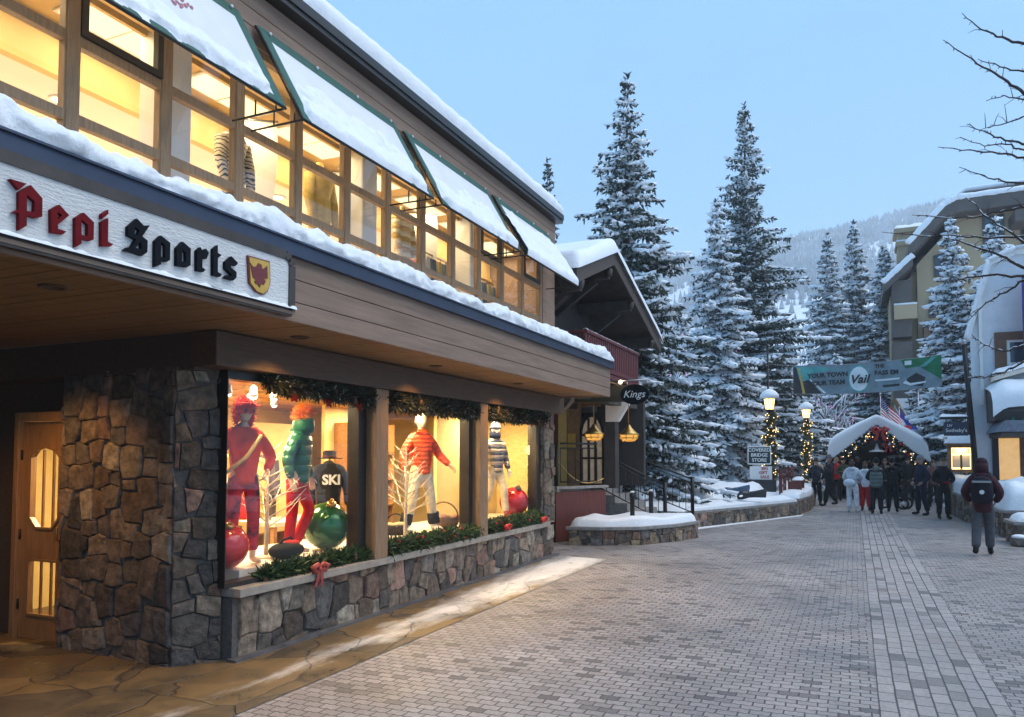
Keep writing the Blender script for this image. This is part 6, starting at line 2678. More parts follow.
# stout black posts with chains at the planter
for i, (x, y, lb) in enumerate([(-4.33, 16.0, 'stout black post in the snow of the curved planter, nearer the shop'), (-4.15, 16.9, 'stout black post in the snow of the curved planter, nearer the stairs')]):
    t = thing('bollard', lb, 'post', (x, y, .4), group='black posts in the curved planter')
    b = MB()
    b.lathe([(.055, 0), (.05, .05), (.05, .55), (.06, .57), (.06, .62), (.01, .66)], (0, 0, 0), 12)
    obj('shaft', b, M['black'], t, world=False)
    b = MB()
    b.ball((0, 0, .665), .05, 8, (1, 1, .5))
    obj('snow', b, M['snow'], t, world=False)
t = thing('barrier_rope', 'brass post with a sagging rope on the chalet terrace', 'rope barrier', (-6.1, 15.8, 1.1))
b = MB()
b.tube([(-6.1, 15.8, 1.1), (-6.1, 15.8, 2.0)], .02, 8)
b.ball((-6.1, 15.8, 2.02), .04, 10)
part('post', b, M['brass'], t)
b = MB()
b.tube([(-6.1 + .9 * i / 12, 15.8 + 1.0 * i / 12, 1.92 - .35 * math.sin(math.pi * i / 12) - .6 * i / 12) for i in range(13)], .018, 8)
part('rope', b, M['brass'], t)


# ---------------------------------------------------------------- lamp posts with garlands
def lamppost(label, x, y, z0, top, seed):
    t = thing('street_lamp', label, 'street lamp', (x, y, z0), group='garlanded street lamps')
    hl = top - z0
    b = MB()
    b.lathe([(.16, 0), (.16, .1), (.09, .16), (.075, .5), (.07, hl - .85), (.11, hl - .80), (.11, hl - .76)], (x, y, z0), 14)
    part('post', b, M['black'], t)
    b = MB()
    b.lathe([(.13, hl - .74), (.19, hl - .36), (.17, hl - .33)], (x, y, z0), 8, smooth=False)
    la = part('lantern', b, M['lantern_glow'], t)
    b = MB()
    for k in range(8):
        a = k * .7854
        b.tube([(x + .135 * math.cos(a), y + .135 * math.sin(a), z0 + hl - .75), (x + .195 * math.cos(a), y + .195 * math.sin(a), z0 + hl - .36)], .012, 5)
    b.lathe([(.20, hl - .36), (.29, hl - .34), (.20, hl - .2), (.06, hl - .1), (.01, hl - .08)], (x, y, z0), 8, smooth=False)
    b.lathe([(.14, hl - .77), (.15, hl - .745), (.13, hl - .735)], (x, y, z0), 8, smooth=False)
    part('frame', b, M['black'], la)
    b = MB()
    b.lathe([(.30, hl - .335), (.34, hl - .29), (.32, hl - .20), (.22, hl - .08), (.08, hl), (.01, hl + .01)], (x, y, z0), 16)
    part('snow', b, M['snow'], la)
    path = [Vector((x + .10 * math.cos(i * .55), y + .10 * math.sin(i * .55), z0 + .15 + (hl - 1.05) * i / 60)) for i in range(61)]
    b, C = garland_mb(path, .19, 8000, seed, .11, .016)
    ga = part('garland', b, M['garland_gold'], t, recalc=False)
    b = MB()
    rg = random.Random(seed)
    for i in range(60):
        p = path[rg.randrange(61)]
        d = Vector((rg.gauss(0, 1), rg.gauss(0, 1), .3)).normalized()
        b.ball(p + d * .19, rg.uniform(.03, .07), 6, (1, 1, .6))
    part('frosting', b, M['snow'], ga)
    b = MB()
    for i in range(130):
        p = path[rg.randrange(61)]
        d = Vector((rg.gauss(0, 1), rg.gauss(0, 1), .1)).normalized()
        b.ball(p + d * .2, .017, 6)
    part('fairy_lights', b, M['fairy'], ga)
    lamp('POINT', (x, y - .0, z0 + hl - .55), 16, (1.0, .62, .25), .14)
    b = MB()
    for i in range(14):
        a = rg.uniform(0, 6.28)
        b.ball((x + .28 * math.cos(a), y + .28 * math.sin(a), z0 + .12 + rg.uniform(0, .2)), rg.uniform(.08, .15), 8, (1, 1, .7))
    part('base_snow', b, M['snow'], t)
    return t


lamppost('garlanded street lamp with a snow cap beside the store sign', -2.77, 29.0, .5, 4.22, 3)
lamppost('farther garlanded street lamp with a snow cap left of the bridge', -2.02, 38.0, .35, 4.30, 4)

# ---------------------------------------------------------------- store sign and notice below it
t = thing('store_sign', 'dark framed sign reading covered bridge store, standing in the snow beside a lamp post', 'sign', (-3.03, 28.0, .55))
b = MB()
b.box(-3.40, -2.68, 28.0, 28.05, 1.56, 2.12)
part('board', b, M['banner_dark'], t)
b = MB()
for (x0, x1, z0, z1) in ((-3.43, -2.65, 2.121, 2.16), (-3.43, -2.65, 1.52, 1.559), (-3.43, -3.401, 1.56, 2.12), (-2.679, -2.65, 1.56, 2.12)):
    b.box(x0, x1, 27.985, 28.06, z0, z1)
part('frame', b, M['white_paint'], t)
for i, w in enumerate(('COVERED', 'BRIDGE', 'STORE')):
    tm = facing(text_mesh(w, .165, .003, bold=.004), (-3.04, 27.993, 2.02 - i * .175), (1, 0, 0))
    part('lettering', tm, M['white_paint'], t)
b = MB()
b.box(-3.36, -3.31, 28.06, 28.1, .5, 2.1)
part('post', b, M['black'], t)
t = thing('notice_board', 'white notice board with red lettering on a dark base under the store sign', 'notice', (-3.0, 27.95, .5))
b = MB()
b.box(-3.36, -2.62, 27.94, 27.98, 1.0, 1.46)
part('board', b, M['white_paint'], t)
for i, w in enumerate(('BIG', 'GIFT', 'SALE')):
    tm = facing(text_mesh(w, .14, .003, bold=.003), (-2.86 - .05 * (i == 1), 27.935, 1.38 - i * .145), (1, 0, 0))
    part('lettering', tm, M['bow_red'], t)
b = MB()
b.box(-3.38, -2.5, 27.9, 28.2, .45, .99)
part('base', b, M['banner_dark'], t)

# ---------------------------------------------------------------- two sleds on the snow
def sled(label, loc, rz, mt):
    t = thing('sled', label, 'sled', loc, group='plastic sleds on the snow bank')
    prof = [(-.48, .10), (-.44, .17), (-.30, .19), (-.12, .12), (.10, .13), (.48, .21)]
    out = [(x, w) for x, w in prof] + [(x, -w) for x, w in reversed(prof)]
    hole = [(-.36 + .07 * math.cos(i * .7854), .085 * math.sin(i * .7854)) for i in range(8)]
    b = MB()
    b.prism(out, 'z', 0, .02, holes=[hole])
    obj('deck', b, mt, t, world=False)
    b = MB()
    n = len(out)
    for i in range(n):
        a, c = out[i], out[(i + 1) % n]
        b.bar((a[0], a[1], .03), (c[0], c[1], .03), .03, .07)
    obj('rim', b, mt, t, world=False)
    t.rotation_euler = (R(-38), R(-6), rz)
    t.scale = (.82, .82, .82)
    return t


sled('dark blue plastic sled lying tilted on the snow bank', (-3.25, 23.6, .78), R(18), pmat('blue_plastic', (.03, .075, .15), .35, var=.3))
sled('black plastic sled lying tilted on the snow bank', (-2.72, 23.0, .70), R(14), pmat('black_plastic', (.016, .02, .026), .35, var=.3))

# ---------------------------------------------------------------- red bench
t = thing('bench', 'red-brown wooden bench with a slatted back on the squared planter', 'bench', (-1.75, 28.6, .55))
for i in range(3):
    b = MB()
    b.box(-2.0 + .0, -1.62 + i * 0, 27.75, 29.35, .95 + i * .002, .99) if i == 0 else b.box(-2.05, -2.0, 27.75, 29.35, .98 + i * .16, 1.11 + i * .16)
    part('seat' if i == 0 else 'backrest', b, M['red_panel'], t)
for y in (27.8, 29.3):
    b = MB()
    b.box(-2.1, -1.66, y - .05, y + .05, .5, .95)
    part('leg', b, M['red_panel'], t)
    b = MB()
    b.box(-2.1, -2.05, y - .05, y + .05, .951, 1.5)
    part('upright', b, M['red_panel'], t)
b = MB()
snow_slab(b, -1.98, -1.64, 27.8, 29.3, .99, .09, 8, 20, seed=4)
part('snow', b, M['snow'], t, recalc=False)
t = thing('log_fence', 'red-brown rail fence between the bench and the curved lamp post base', 'fence', (-2.2, 26.3, .5))
for (y) in (25.9, 27.4):
    b = MB()
    b.box(-2.22, -2.12, y - .05, y + .05, .4, 1.42)
    part('post', b, M['red_panel'], t)
for z in (.85, 1.2):
    b = MB()
    b.tube([(-2.17, 25.75, z), (-2.17, 27.55, z)], .05, 8)
    part('rail', b, M['red_panel'], t)
# ---------------------------------------------------------------- covered bridge mouth
BY, BC, BZ = 35.5, .85, 3.52
br = thing('covered_bridge', 'dark timber covered bridge entrance with a deep snow gable, garland and red bow', 'bridge', (BC, BY, 0))
HW, EZ = 1.86, 1.62
b = MB()
for s in (-1, 1):
    b.prism([(BC, BZ - .42), (BC, BZ - .56), (BC + s * (HW - .05), EZ - .18), (BC + s * HW, EZ - .06)], 'y', BY, BY + 9)
rf = part('roof', b, M['chalet_dark'], br)
b = MB()
# snow with a rounded crown
sec = []
for i in range(33):
    u = -1 + 2 * i / 32
    x = BC + u * (HW + .12)
    top = 3.60 - abs(u) * 1.05 - .02 * (1 - min(1, abs(u) * 8)) ** 2
    base = BZ - .42 - abs(u) * (BZ - EZ - .34)
    sec.append((x, base + (top - base) * max(0, 1 - abs(u) ** 14) ** .5))
low = [(BC + (-1 + 2 * i / 32) * (HW + .06), BZ - .415 - abs(-1 + 2 * i / 32) * (BZ - EZ - .34)) for i in range(33)]


def bs(u, v):
    k = u * 32
    i = min(31, int(k))
    f_ = k - i
    a = Vector(sec[i]).lerp(Vector(sec[i + 1]), f_)
    c = Vector(low[i]).lerp(Vector(low[i + 1]), f_)
    vv = min(1, v * 3)
    e = (1 - (1 - min(1, vv)) ** 2) ** .5
    z = c.y + (a.y - c.y) * e + .03 * nz(a.x * 2, v * 5)
    y = BY - .12 + (9.2 * max(0, (v - .15) / .85) ** 1.5 if v > .15 else .02 * v)
    return (a.x if v > 0 else c.x, y - (.06 * math.sin(min(1, v * 4) * math.pi)), z)


b.grid(bs, 64, 14)
part('snow', b, M['snow'], rf, recalc=False)
# side walls, posts, tie beam, gable boards
b = MB()
for s in (-1, 1):
    b.box(BC + s * 1.55 - .05, BC + s * 1.55 + .05, BY + .3, BY + 9, 0, 1.85)
part('side_wall', b, M['chalet_dark'], br)
for s in (-1, 1):
    b = MB()
    b.box(BC + s * 1.5 - .1, BC + s * 1.5 + .1, BY + .05, BY + .25, 0, 1.9)
    part('post', b, M['chalet_dark'], br)
b = MB()
b.box(BC - 1.25, BC + 1.25, BY + .1, BY + .25, 2.12, 2.3)
part('tie_beam', b, M['chalet_dark'], br)
b = MB()
b.prism([(BC - .78, 2.31), (BC + .78, 2.31), (BC, 3.05)], 'y', BY + .14, BY + .2)
part('gable', b, M['chalet_dark'], br)
b = MB()
b.box(BC - .45, BC + .1, BY + .02, BY + .06, 2.36, 2.66)
part('name_board', b, pmat('grey_green_board', (.05, .06, .05), .7), br)
# interior end
b = MB()
b.box(BC - 1.6, BC + 1.6, BY + 8.9, BY + 9, 0, 3.0)
part('end_wall', b, M['chalet_dark'], br)
b = MB()
b.lathe([(.30, 0), (.3, .04), (.1, .1), (.02, .35)], (BC - .0, BY - .05, 1.98), 14)
part('lamp_shade', b, M['white_paint'], br)
# fir garland along both rakes, big red bow at the ridge, small one below
pth = [Vector((BC + (-1 + 2 * i / 40) * (HW - .02), BY - .12, BZ - .62 - abs(-1 + 2 * i / 40) * (BZ - EZ - .32))) for i in range(41)]
t = thing('garland', 'fir garland with baubles following the snowy gable of the bridge', 'garland', (BC, BY - .1, 2.6))
b, C = garland_mb(pth, .2, 9500, 9, .14, .02)
obj('foliage', b, M['garland_dark'], t, recalc=False)
b = MB()
rg = random.Random(3)
for i in range(60):
    p = pth[rg.randrange(41)]
    b.ball((p.x + rg.uniform(-.12, .12), p.y - .12, p.z + rg.uniform(-.14, .14)), rg.uniform(.03, .055), 8)
obj('frosting', b, M['frost'], t)
b = MB()
for i in range(34):
    p = pth[rg.randrange(41)]
    b.ball((p.x + rg.uniform(-.1, .1), p.y - .16, p.z + rg.uniform(-.14, .14)), .04, 8)
obj('baubles', b, M['red_ball'], t)
b = MB()
for i in range(40):
    p = pth[rg.randrange(41)]
    b.ball((p.x + rg.uniform(-.15, .15), p.y - .19, p.z + rg.uniform(-.18, .18)), .017, 6)
obj('fairy_lights', b, M['fairy'], t)


def bigbow(label, x, y, z, s):
    t = thing('bow', label, 'bow', (x, y, z), group='red bows on the bridge gable')
    b = MB()
    for k in (-1, 1):
        b.tube([(x, y, z), (x + k * .16 * s, y - .05, z + .12 * s), (x + k * .3 * s, y - .05, z + .04 * s), (x + k * .2 * s, y - .03, z - .07 * s), (x, y, z - .02)], [.03 * s, .07 * s, .08 * s, .06 * s, .03 * s], 8)
    part('loops', b, M['bow_red'], t)
    b = MB()
    b.ball((x, y - .06, z), .07 * s, 10)
    part('knot', b, M['bow_red'], t)
    for k in (-1, 1):
        b = MB()
        b.prism([(x + k * .02, z - .03), (x + k * .10 * s, z - .03), (x + k * .24 * s, z - .42 * s), (x + k * .1 * s, z - .4 * s)], 'y', y - .05, y - .03)
        part('tail', b, M['bow_red'], t)


bigbow('big red bow at the ridge of the snowy bridge gable', BC + .12, BY - .36, 2.86, 1.0)
bigbow('smaller red bow hanging lower inside the bridge gable', BC + .42, BY - .12, 2.25, .7)

# ---------------------------------------------------------------- banner across the street
YB = 30.0
t = thing('banner', 'weathered grey banner with green ends strung across the street in support of a home team', 'banner', (.4, YB, 4.6))
XA, XB = on_y(793, 365, YB).x, on_y(941, 354, YB).x


def bz(u, top):
    a = on_y(793, 366, YB).z if top else on_y(793, 394, YB).z
    c = on_y(941, 355, YB).z if top else on_y(941, 386, YB).z
    return a + (c - a) * u - .09 * math.sin(math.pi * u)


def BP(u, v, o=0.0):
    x = XA + (XB - XA) * u
    z0, z1 = bz(u, False), bz(u, True)
    return Vector((x, YB - o + .05 * math.sin(u * 23) * (.3 + v) + .03 * nz(u * 9, v * 3), z0 + (z1 - z0) * v))


def bpatch(pts, o, th=.004):
    """polygon in banner coordinates, subdivided along u so that it follows the cloth"""
    b = MB()
    from mathutils.geometry import tessellate_polygon
    # split in columns
    us = sorted(set([p[0] for p in pts] + [i / 80 for i in range(81) if min(p[0] for p in pts) < i / 80 < max(p[0] for p in pts)]))

    def span(u):
        zs = []
        n = len(pts)
        for i in range(n):
            a, c = pts[i], pts[(i + 1) % n]
            if min(a[0], c[0]) <= u <= max(a[0], c[0]) and a[0] != c[0]:
                zs.append(a[1] + (c[1] - a[1]) * (u - a[0]) / (c[0] - a[0]))
            elif a[0] == c[0] == u:
                zs += [a[1], c[1]]
        return (min(zs), max(zs)) if zs else (0, 0)
    vs, fs = [], []
    for u in us:
        lo, hi = span(u)
        for k in range(5):
            vs.append(BP(u, lo + (hi - lo) * k / 4, o))
    for i in range(len(us) - 1):
        for k in range(4):
            fs.append((i * 5 + k, (i + 1) * 5 + k, (i + 1) * 5 + k + 1, i * 5 + k + 1))
    b.add(vs, fs, True)
    return b


part('cloth', bpatch([(0, 0), (1, 0), (1, 1), (0, 1)], 0), M['banner_grey'], t, recalc=False)
for nm, pts, mt, o in (('dark_corner', [(0, 0), (.20, .02), (.11, .5), (.06, .5), (.03, .95), (0, .95)], 'banner_dark', .008),
                       ('teal_patch', [(.02, .98), (.22, .92), (.36, .80), (.26, .82), (.14, .70), (.12, .52), (.05, .42)], 'banner_teal', .010),
                       ('white_stripe', [(.115, .50), (.125, .52), (.235, .02), (.215, .02)], 'banner_white', .012),
                       ('yellow_stripe', [(.035, .92), (.045, .92), (.085, .02), (.065, .02)], 'gold', .013),
                       ('green_corner', [(.74, 1), (1, 1), (1, .22), (.86, .72), (.77, .70)], 'banner_green', .008),
                       ('pale_stripe', [(.86, .70), (.90, .70), (.97, .97), (.94, .97)], 'banner_teal', .012),
                       ('dark_device', [(.77, .16), (.88, .06), (.90, .34), (.84, .52), (.78, .36)], 'banner_dark', .010),
                       ('pale_device', [(.75, .22), (.80, .12), (.90, .17), (.90, .22), (.80, .2), (.77, .30)], 'banner_white', .014),
                       ('small_label', [(.765, .80), (.81, .80), (.81, .94), (.765, .94)], 'banner_white', .014)):
    part(nm, bpatch(pts, o), M[mt], t, recalc=False)
# round emblem
b = MB()
n = 36
vs = [BP(.46, .48, .012)] + [BP(.46 + .075 * math.cos(2 * math.pi * i / n), .48 + .47 * math.sin(2 * math.pi * i / n), .012) for i in range(n)]
b.add(vs, [(0, 1 + i, 1 + (i + 1) % n) for i in range(n)], True)
em = part('emblem', b, M['banner_teal'], t, recalc=False)
b = MB()
vs = [BP(.46, .48, .016)] + [BP(.46 + .066 * math.cos(2 * math.pi * i / n), .48 + .41 * math.sin(2 * math.pi * i / n), .016) for i in range(n)]
b.add(vs, [(0, 1 + i, 1 + (i + 1) % n) for i in range(n)], True)
part('emblem_field', b, M['banner_white'], em, recalc=False)
rightv = (BP(.6, .5) - BP(.4, .5))


def btext(s, u, v, size, mt, bold=.006, shear=0.0):
    me = text_mesh(s, size, .002, bold=bold, shear=shear)
    facing(me, BP(u, v, .07), rightv)
    part('lettering', me, M[mt], t)


btext('Vail', .46, .45, .42, 'banner_dark', .012, .3)
btext('YOUR TOWN', .245, .64, .215, 'banner_dark', .012)
btext('YOUR TEAM', .24, .37, .215, 'banner_dark', .012)
btext('THE', .60, .86, .17, 'banner_dark', .008)
btext('PASS EM', .645, .62, .21, 'banner_dark', .010)
part('small_print', bpatch([(.57, .36), (.73, .36), (.73, .42), (.57, .42)], .012), M['banner_white'], t, recalc=False)
part('small_print', bpatch([(.62, .14), (.73, .14), (.73, .22), (.62, .22)], .012), M['banner_dark'], t, recalc=False)
b = MB()
for v in (0, 1):
    b.tube([BP(i / 40, v, .0) for i in range(41)], .012, 6)
part('hem_rope', b, M['rope'], t)
b = MB()
PLx = on_y(768, 380, YB).x
PRx = on_y(971, 360, YB - 3).x
b.tube([BP(0, 1), (PLx, YB, BP(0, 1).z + .12)], .01, 6)
b.tube([BP(0, 0), (PLx, YB, BP(0, 0).z + .0)], .01, 6)
b.tube([BP(1, 1), (3.55, YB + .2, BP(1, 1).z + .15)], .01, 6)
b.tube([BP(1, 0), (3.55, YB + .2, BP(1, 0).z)], .01, 6)
part('guy_rope', b, M['rope'], t)
t = thing('banner_pole', 'thin dark pole holding the left end of the banner behind the lamp', 'pole', (PLx, YB, 0))
b = MB()
b.tube([(PLx, YB, 0), (PLx, YB, 5.9)], [.05, .035], 8)
part('shaft', b, M['black'], t)
b = MB()
b.ball((PLx, YB, 5.92), .06, 8)
part('finial', b, M['black'], t)
t = thing('banner_pole', 'thin dark pole holding the green end of the banner', 'pole', (3.55, YB + .2, 0))
b = MB()
b.tube([(3.55, YB + .2, 0), (3.55, YB + .2, 5.6)], [.05, .035], 8)
part('shaft', b, M['black'], t)
b = MB()
b.ball((3.55, YB + .2, 5.62), .06, 8)
part('finial', b, M['black'], t)

# ---------------------------------------------------------------- flags
def flagpole(label, x, y, h, kind, ang):
    t = thing('flag', label, 'flag', (x, y, 0), group='flags behind the bridge')
    b = MB()
    b.tube([(x, y, 0), (x, y, h)], [.04, .025], 8)
    b.ball((x, y, h + .04), .05, 8)
    part('pole', b, M['steel'], t)
    W_, H_ = 1.5, .95
    c, s = math.cos(ang), math.sin(ang)

    def FP(u, v, o=0.0):
        q = u * W_
        return Vector((x + q * c * .62 + .04 * math.sin(u * 9 + v), y + q * s - o + .06 * math.sin(u * 7), h - .1 - H_ * (1 - v) - q * .72))
    if kind == 'stars':
        for i in range(13):
            b = MB()
            b.grid(lambda u, v: FP(u if i < 6 else .4 + .6 * u, (i + v) / 13), 12, 1)
            part('red_stripe' if i % 2 == 0 else 'white_stripe', b, cloth((.5, .04, .06)) if i % 2 == 0 else M['frost'], t, recalc=False)
        b = MB()
        b.grid(lambda u, v: FP(.4 * u, 6 / 13 + 7 / 13 * v), 6, 4)
        ca = part('canton', b, cloth((.02, .03, .13)), t, recalc=False)
        b = MB()
        for i in range(5):
            for j in range(4):
                p = FP(.05 + .075 * i, .52 + .12 * j, .012)
                b.ball(p, .02, 6)
        part('stars', b, M['frost'], ca)
    else:
        for i, cc in enumerate(((.03, .05, .3), (.6, .62, .65), (.03, .05, .3))):
            b = MB()
            b.grid(lambda u, v: FP(u, (i + v) / 3), 12, 2)
            part('stripe', b, cloth(cc), t, recalc=False)
        b = MB()
        p = FP(.4, .5, .03)
        b.prism([(p.x + .2 * math.cos(k * .5236), p.z + .2 * math.sin(k * .5236)) for k in range(12)], 'y', p.y - .01, p.y + .0)
        part('disc', b, cloth((.5, .05, .06)), t)


flagpole('stars and stripes flag drooping from a pole behind the bridge roof', 1.18, 41.0, 4.75, 'stars', .1)
flagpole('blue and white striped flag drooping just right of the stars and stripes', 2.0, 41.5, 4.1, 'col', .1)
# ---------------------------------------------------------------- white gabled house on the street's right side
HY = 24.0
wh = thing('white_house', 'white rendered house with a steep snow-edged gable, dark bay roofs and lit shop windows', 'house', (4.5, HY, 0))
prof = [(2.92, 0), (2.92, 5.15), (3.46, 7.0), (4.0, 7.2), (9.5, 7.6), (9.5, 0)]
b = MB()
b.prism(prof, 'y', HY, HY + 7)
# the flank runs back at a slant
b.v = [(x + (y - HY) * .16 if x < 3.5 else x, y, z) for (x, y, z) in b.v]
part('wall', b, M['stucco'], wh)
b = MB()
for (p, q) in (((2.86, 5.0), (3.43, 7.03)), ((3.43, 7.03), (4.0, 7.25)), ((4.0, 7.25), (9.6, 7.66))):
    b.bar((p[0], HY - .02, p[1]), (q[0], HY - .02, q[1]), .09, .16)
rf = part('verge', b, M['white_paint'], wh)
b = MB()
for (p, q) in (((2.80, 5.0), (3.38, 7.1)), ((3.38, 7.1), (4.0, 7.36)), ((4.0, 7.36), (9.6, 7.78))):
    n = 16
    b.tube([(p[0] + (q[0] - p[0]) * i / n, HY - .1, p[1] + (q[1] - p[1]) * i / n + .006 * nz(i * .8, 4)) for i in range(n + 1)], [.05 + .008 * nz(i * .5, 7) for i in range(n + 1)], 8)
part('snow', b, M['snow'], rf)
b = MB()
b.box(3.12, 3.2, HY - .09, HY - .004, 3.2, 6.1)
part('downpipe', b, M['white_paint'], wh)
# brown window
b = MB()
b.prism([(3.48, 4.15), (4.5, 4.15), (4.5, 5.12), (3.48, 5.12)], 'y', HY - .1, HY - .004, holes=[[(3.74, 4.22), (4.4, 4.22), (4.4, 4.9), (3.74, 4.9)]])
w = part('window', b, M['brown_trim'], wh)
b = MB()
b.prism([(3.74, 4.22), (4.4, 4.22), (4.4, 4.9), (3.74, 4.9)], 'y', HY - .07, HY - .01, holes=[[(3.82, 4.3), (4.34, 4.3), (4.34, 4.84), (3.82, 4.84)]])
part('sash', b, M['white_paint'], w)
b = MB()
b.box(3.82, 4.34, HY - .05, HY - .03, 4.3, 4.84)
part('pane', b, M['win_dark'], w)
# lean-to roof with snow below the window
b = MB()
b.prism([(3.35, 3.9), (4.9, 4.35), (4.9, 4.25), (3.35, 3.78)], 'y', HY - .75, HY - .004)
lr = part('bay_roof', b, M['inner_cream'], wh)
b = MB()
b.grid(lambda u, v: (3.3 + 1.62 * u, HY - .8 + .79 * v, 3.90 + .455 * u + .16 * (1 - (2 * v - 1) ** 6) * min(1, u * 8 + .3) + .02 * nz(u * 6, v * 4)), 24, 10)
part('snow', b, M['snow'], lr, recalc=False)
# dark barrel canopy with thick snow
b = MB()
P = [(HY - .01, 2.72), (HY - 1.35, 2.72), (HY - 1.4, 2.95), (HY - 1.3, 3.25), (HY - 1.05, 3.45), (HY - .6, 3.55), (HY - .01, 3.58)]
b.prism(P, 'x', 3.25, 6.5)
cn = part('canopy', b, M['chalet_dark'], wh)


def canopy_snow(u, v):
    x = 3.2 + 3.4 * u
    k = v * 5
    pts = [(HY - 1.42, 3.05), (HY - 1.42, 3.42), (HY - 1.2, 3.68), (HY - .7, 3.8), (HY - .3, 3.84), (HY - .01, 3.86)]
    i = min(4, int(k))
    f_ = k - i
    y = pts[i][0] + (pts[i + 1][0] - pts[i][0]) * f_
    z = pts[i][1] + (pts[i + 1][1] - pts[i][1]) * f_
    e = min(1, u * 12)
    return (x, y, z - (1 - e) * .25 + .03 * nz(x * 3, v * 4))


b = MB()
b.grid(canopy_snow, 30, 14)
part('snow', b, M['snow'], cn, recalc=False)
# small green tree cut-outs and the oval sign on the canopy front
for i, x in enumerate((3.62, 3.86)):
    b = MB()
    b.prism([(x - .14, 2.48), (x + .14, 2.48), (x, 2.8)], 'y', HY - 1.47, HY - 1.44)
    part('tree_cutout', b, M['banner_green'], wh)
b = MB()
b.prism([(3.22, 2.42), (3.4, 2.7), (6.5, 2.7), (6.5, 2.40)], 'y', HY - 1.9, HY - .01)
part('shingle_roof', b, M['shingle'], wh)
b = MB()
b.box(3.3, 6.5, HY - 1.88, HY - .02, 2.30, 2.40)
part('lintel', b, M['chalet_dark'], wh)
# shop front: posts, dark frames, lit panes
for i in range(5):
    x = 3.42 + i * .62
    b = MB()
    b.box(x - .07, x + .07, HY - .12, HY - .003, .5, 2.30)
    part('post', b, M['brown_trim'] if i % 2 else M['black'], wh)
for i in range(4):
    x = 3.42 + i * .62
    b = MB()
    b.box(x + .075, x + .545, HY - .05, HY - .004, .5, 2.29)
    part('pane', b, M['window_glow_dim'] if i % 2 else M['window_glow'], wh) if i in (0, 2) else part('pane', b, M['win_dark'], wh)
t = thing('oval_sign', 'dark arched sign beginning with the letters STE on the canopy of the white house', 'sign', (4.35, HY - 1.5, 2.55))
b = MB()
b.prism([(4.35 + .42 * math.cos(i * .2618), 2.62 + .24 * math.sin(i * .2618)) for i in range(24)], 'y', HY - 1.55, HY - 1.5)
part('board', b, M['black_letter'], t)
tm = facing(text_mesh('STEAK', .16, .003), (4.36, HY - 1.555, 2.62), (1, 0, 0))
part('lettering', tm, M['inner_cream'], t)
# flag hanging from the upper wall at the picture edge
t = thing('wall_flag', 'red, blue and purple flag hanging against the white house at the picture edge', 'flag', (4.15, HY - .5, 6.2))
b = MB()
b.tube([(4.75, HY - .02, 6.6), (4.05, HY - .7, 6.45)], .02, 8)
part('pole', b, M['steel'], t)
for i, c in enumerate(((.05, .04, .18), (.4, .03, .06), (.06, .05, .25), (.35, .03, .1))):
    b = MB()
    b.grid(lambda u, v: (4.02 + .15 * (i + u), HY - .7 + .14 * (i + u) + .05 * math.sin((i + u) * 2.2 + v * 3), 6.45 - 2.1 * v + .035 * (i + u)), 4, 16)
    part('stripe', b, cloth(c), t, recalc=False)

# ---------------------------------------------------------------- tall leaning pole with the navy sign
t = thing('sign_pole', 'tall dark pole, slightly tilted, carrying a small bracket near the white house', 'pole', (2.86, 23.4, 0))
b = MB()
b.tube([(2.98, 23.4, 0), (2.80, 23.4, 3.1), (2.70, 23.4, 4.78)], [.075, .065, .06], 10)
part('shaft', b, M['black'], t)
b = MB()
b.ball((2.70, 23.4, 4.83), .085, 10)
part('finial', b, M['steel'], t)
t = thing('hanging_sign', 'navy hanging sign with white lettering and a snow-topped bracket on the tall pole', 'sign', (2.5, 23.4, 2.6))
b = MB()
b.box(2.18, 2.74, 23.38, 23.42, 2.36, 2.72)
part('board', b, M['navy'], t)
for s, z, sz, xx in (('LIV', 2.63, .09, 2.32), ('Sotheby\'s', 2.5, .13, 2.47)):
    tm = facing(text_mesh(s, sz, .002), (xx, 23.374, z), (1, 0, 0))
    part('lettering', tm, M['white_paint'], t)
b = MB()
b.box(2.1, 2.78, 23.37, 23.43, 2.80, 2.86)
for x in (2.24, 2.68):
    b.box(x - .01, x + .01, 23.39, 23.41, 2.721, 2.799)
part('bracket', b, M['black'], t)
b = MB()
snow_slab(b, 2.08, 2.74, 23.34, 23.46, 2.861, .07, 16, 6, seed=2)
part('snow', b, M['snow'], t, recalc=False)

# ---------------------------------------------------------------- lit notice kiosk
kx, ky = 3.02, 27.6
t = thing('notice_kiosk', 'timber notice kiosk glowing yellow inside with a cushion of snow on its roof', 'kiosk', (kx, ky, 0))
b = MB()
b.prism([(kx - .36, 1.3), (kx + .36, 1.3), (kx + .36, 2.16), (kx - .36, 2.16)], 'y', ky - .12, ky + .12, holes=[[(kx - .27, 1.4), (kx + .27, 1.4), (kx + .27, 2.08), (kx - .27, 2.08)]])
part('case', b, M['kiosk_wood'], t)
b = MB()
b.box(kx - .265, kx + .265, ky + .02, ky + .04, 1.405, 2.075)
part('back', b, M['kiosk_glow'], t)
for (x0, x1, z0, z1) in ((-.24, .24, 1.90, 2.04), (-.24, -.03, 1.46, 1.84), (.03, .24, 1.46, 1.84)):
    b = MB()
    b.box(kx + x0, kx + x1, ky - .01, ky + .015, z0, z1)
    part('notice', b, M['inner_cream'], t)
b = MB()
b.box(kx - .026, kx + .026, ky - .04, ky + .01, 1.41, 1.86)
part('mullion', b, M['chalet_dark'], t)
for s in (-1, 1):
    b = MB()
    b.box(kx + s * .31 - .05, kx + s * .31 + .05, ky - .06, ky + .06, 0, 1.299)
    part('post', b, M['kiosk_wood'], t)
b = MB()
b.box(kx - .44, kx + .44, ky - .25, ky + .2, 2.161, 2.21)
part('roof', b, M['kiosk_wood'], t)
b = MB()
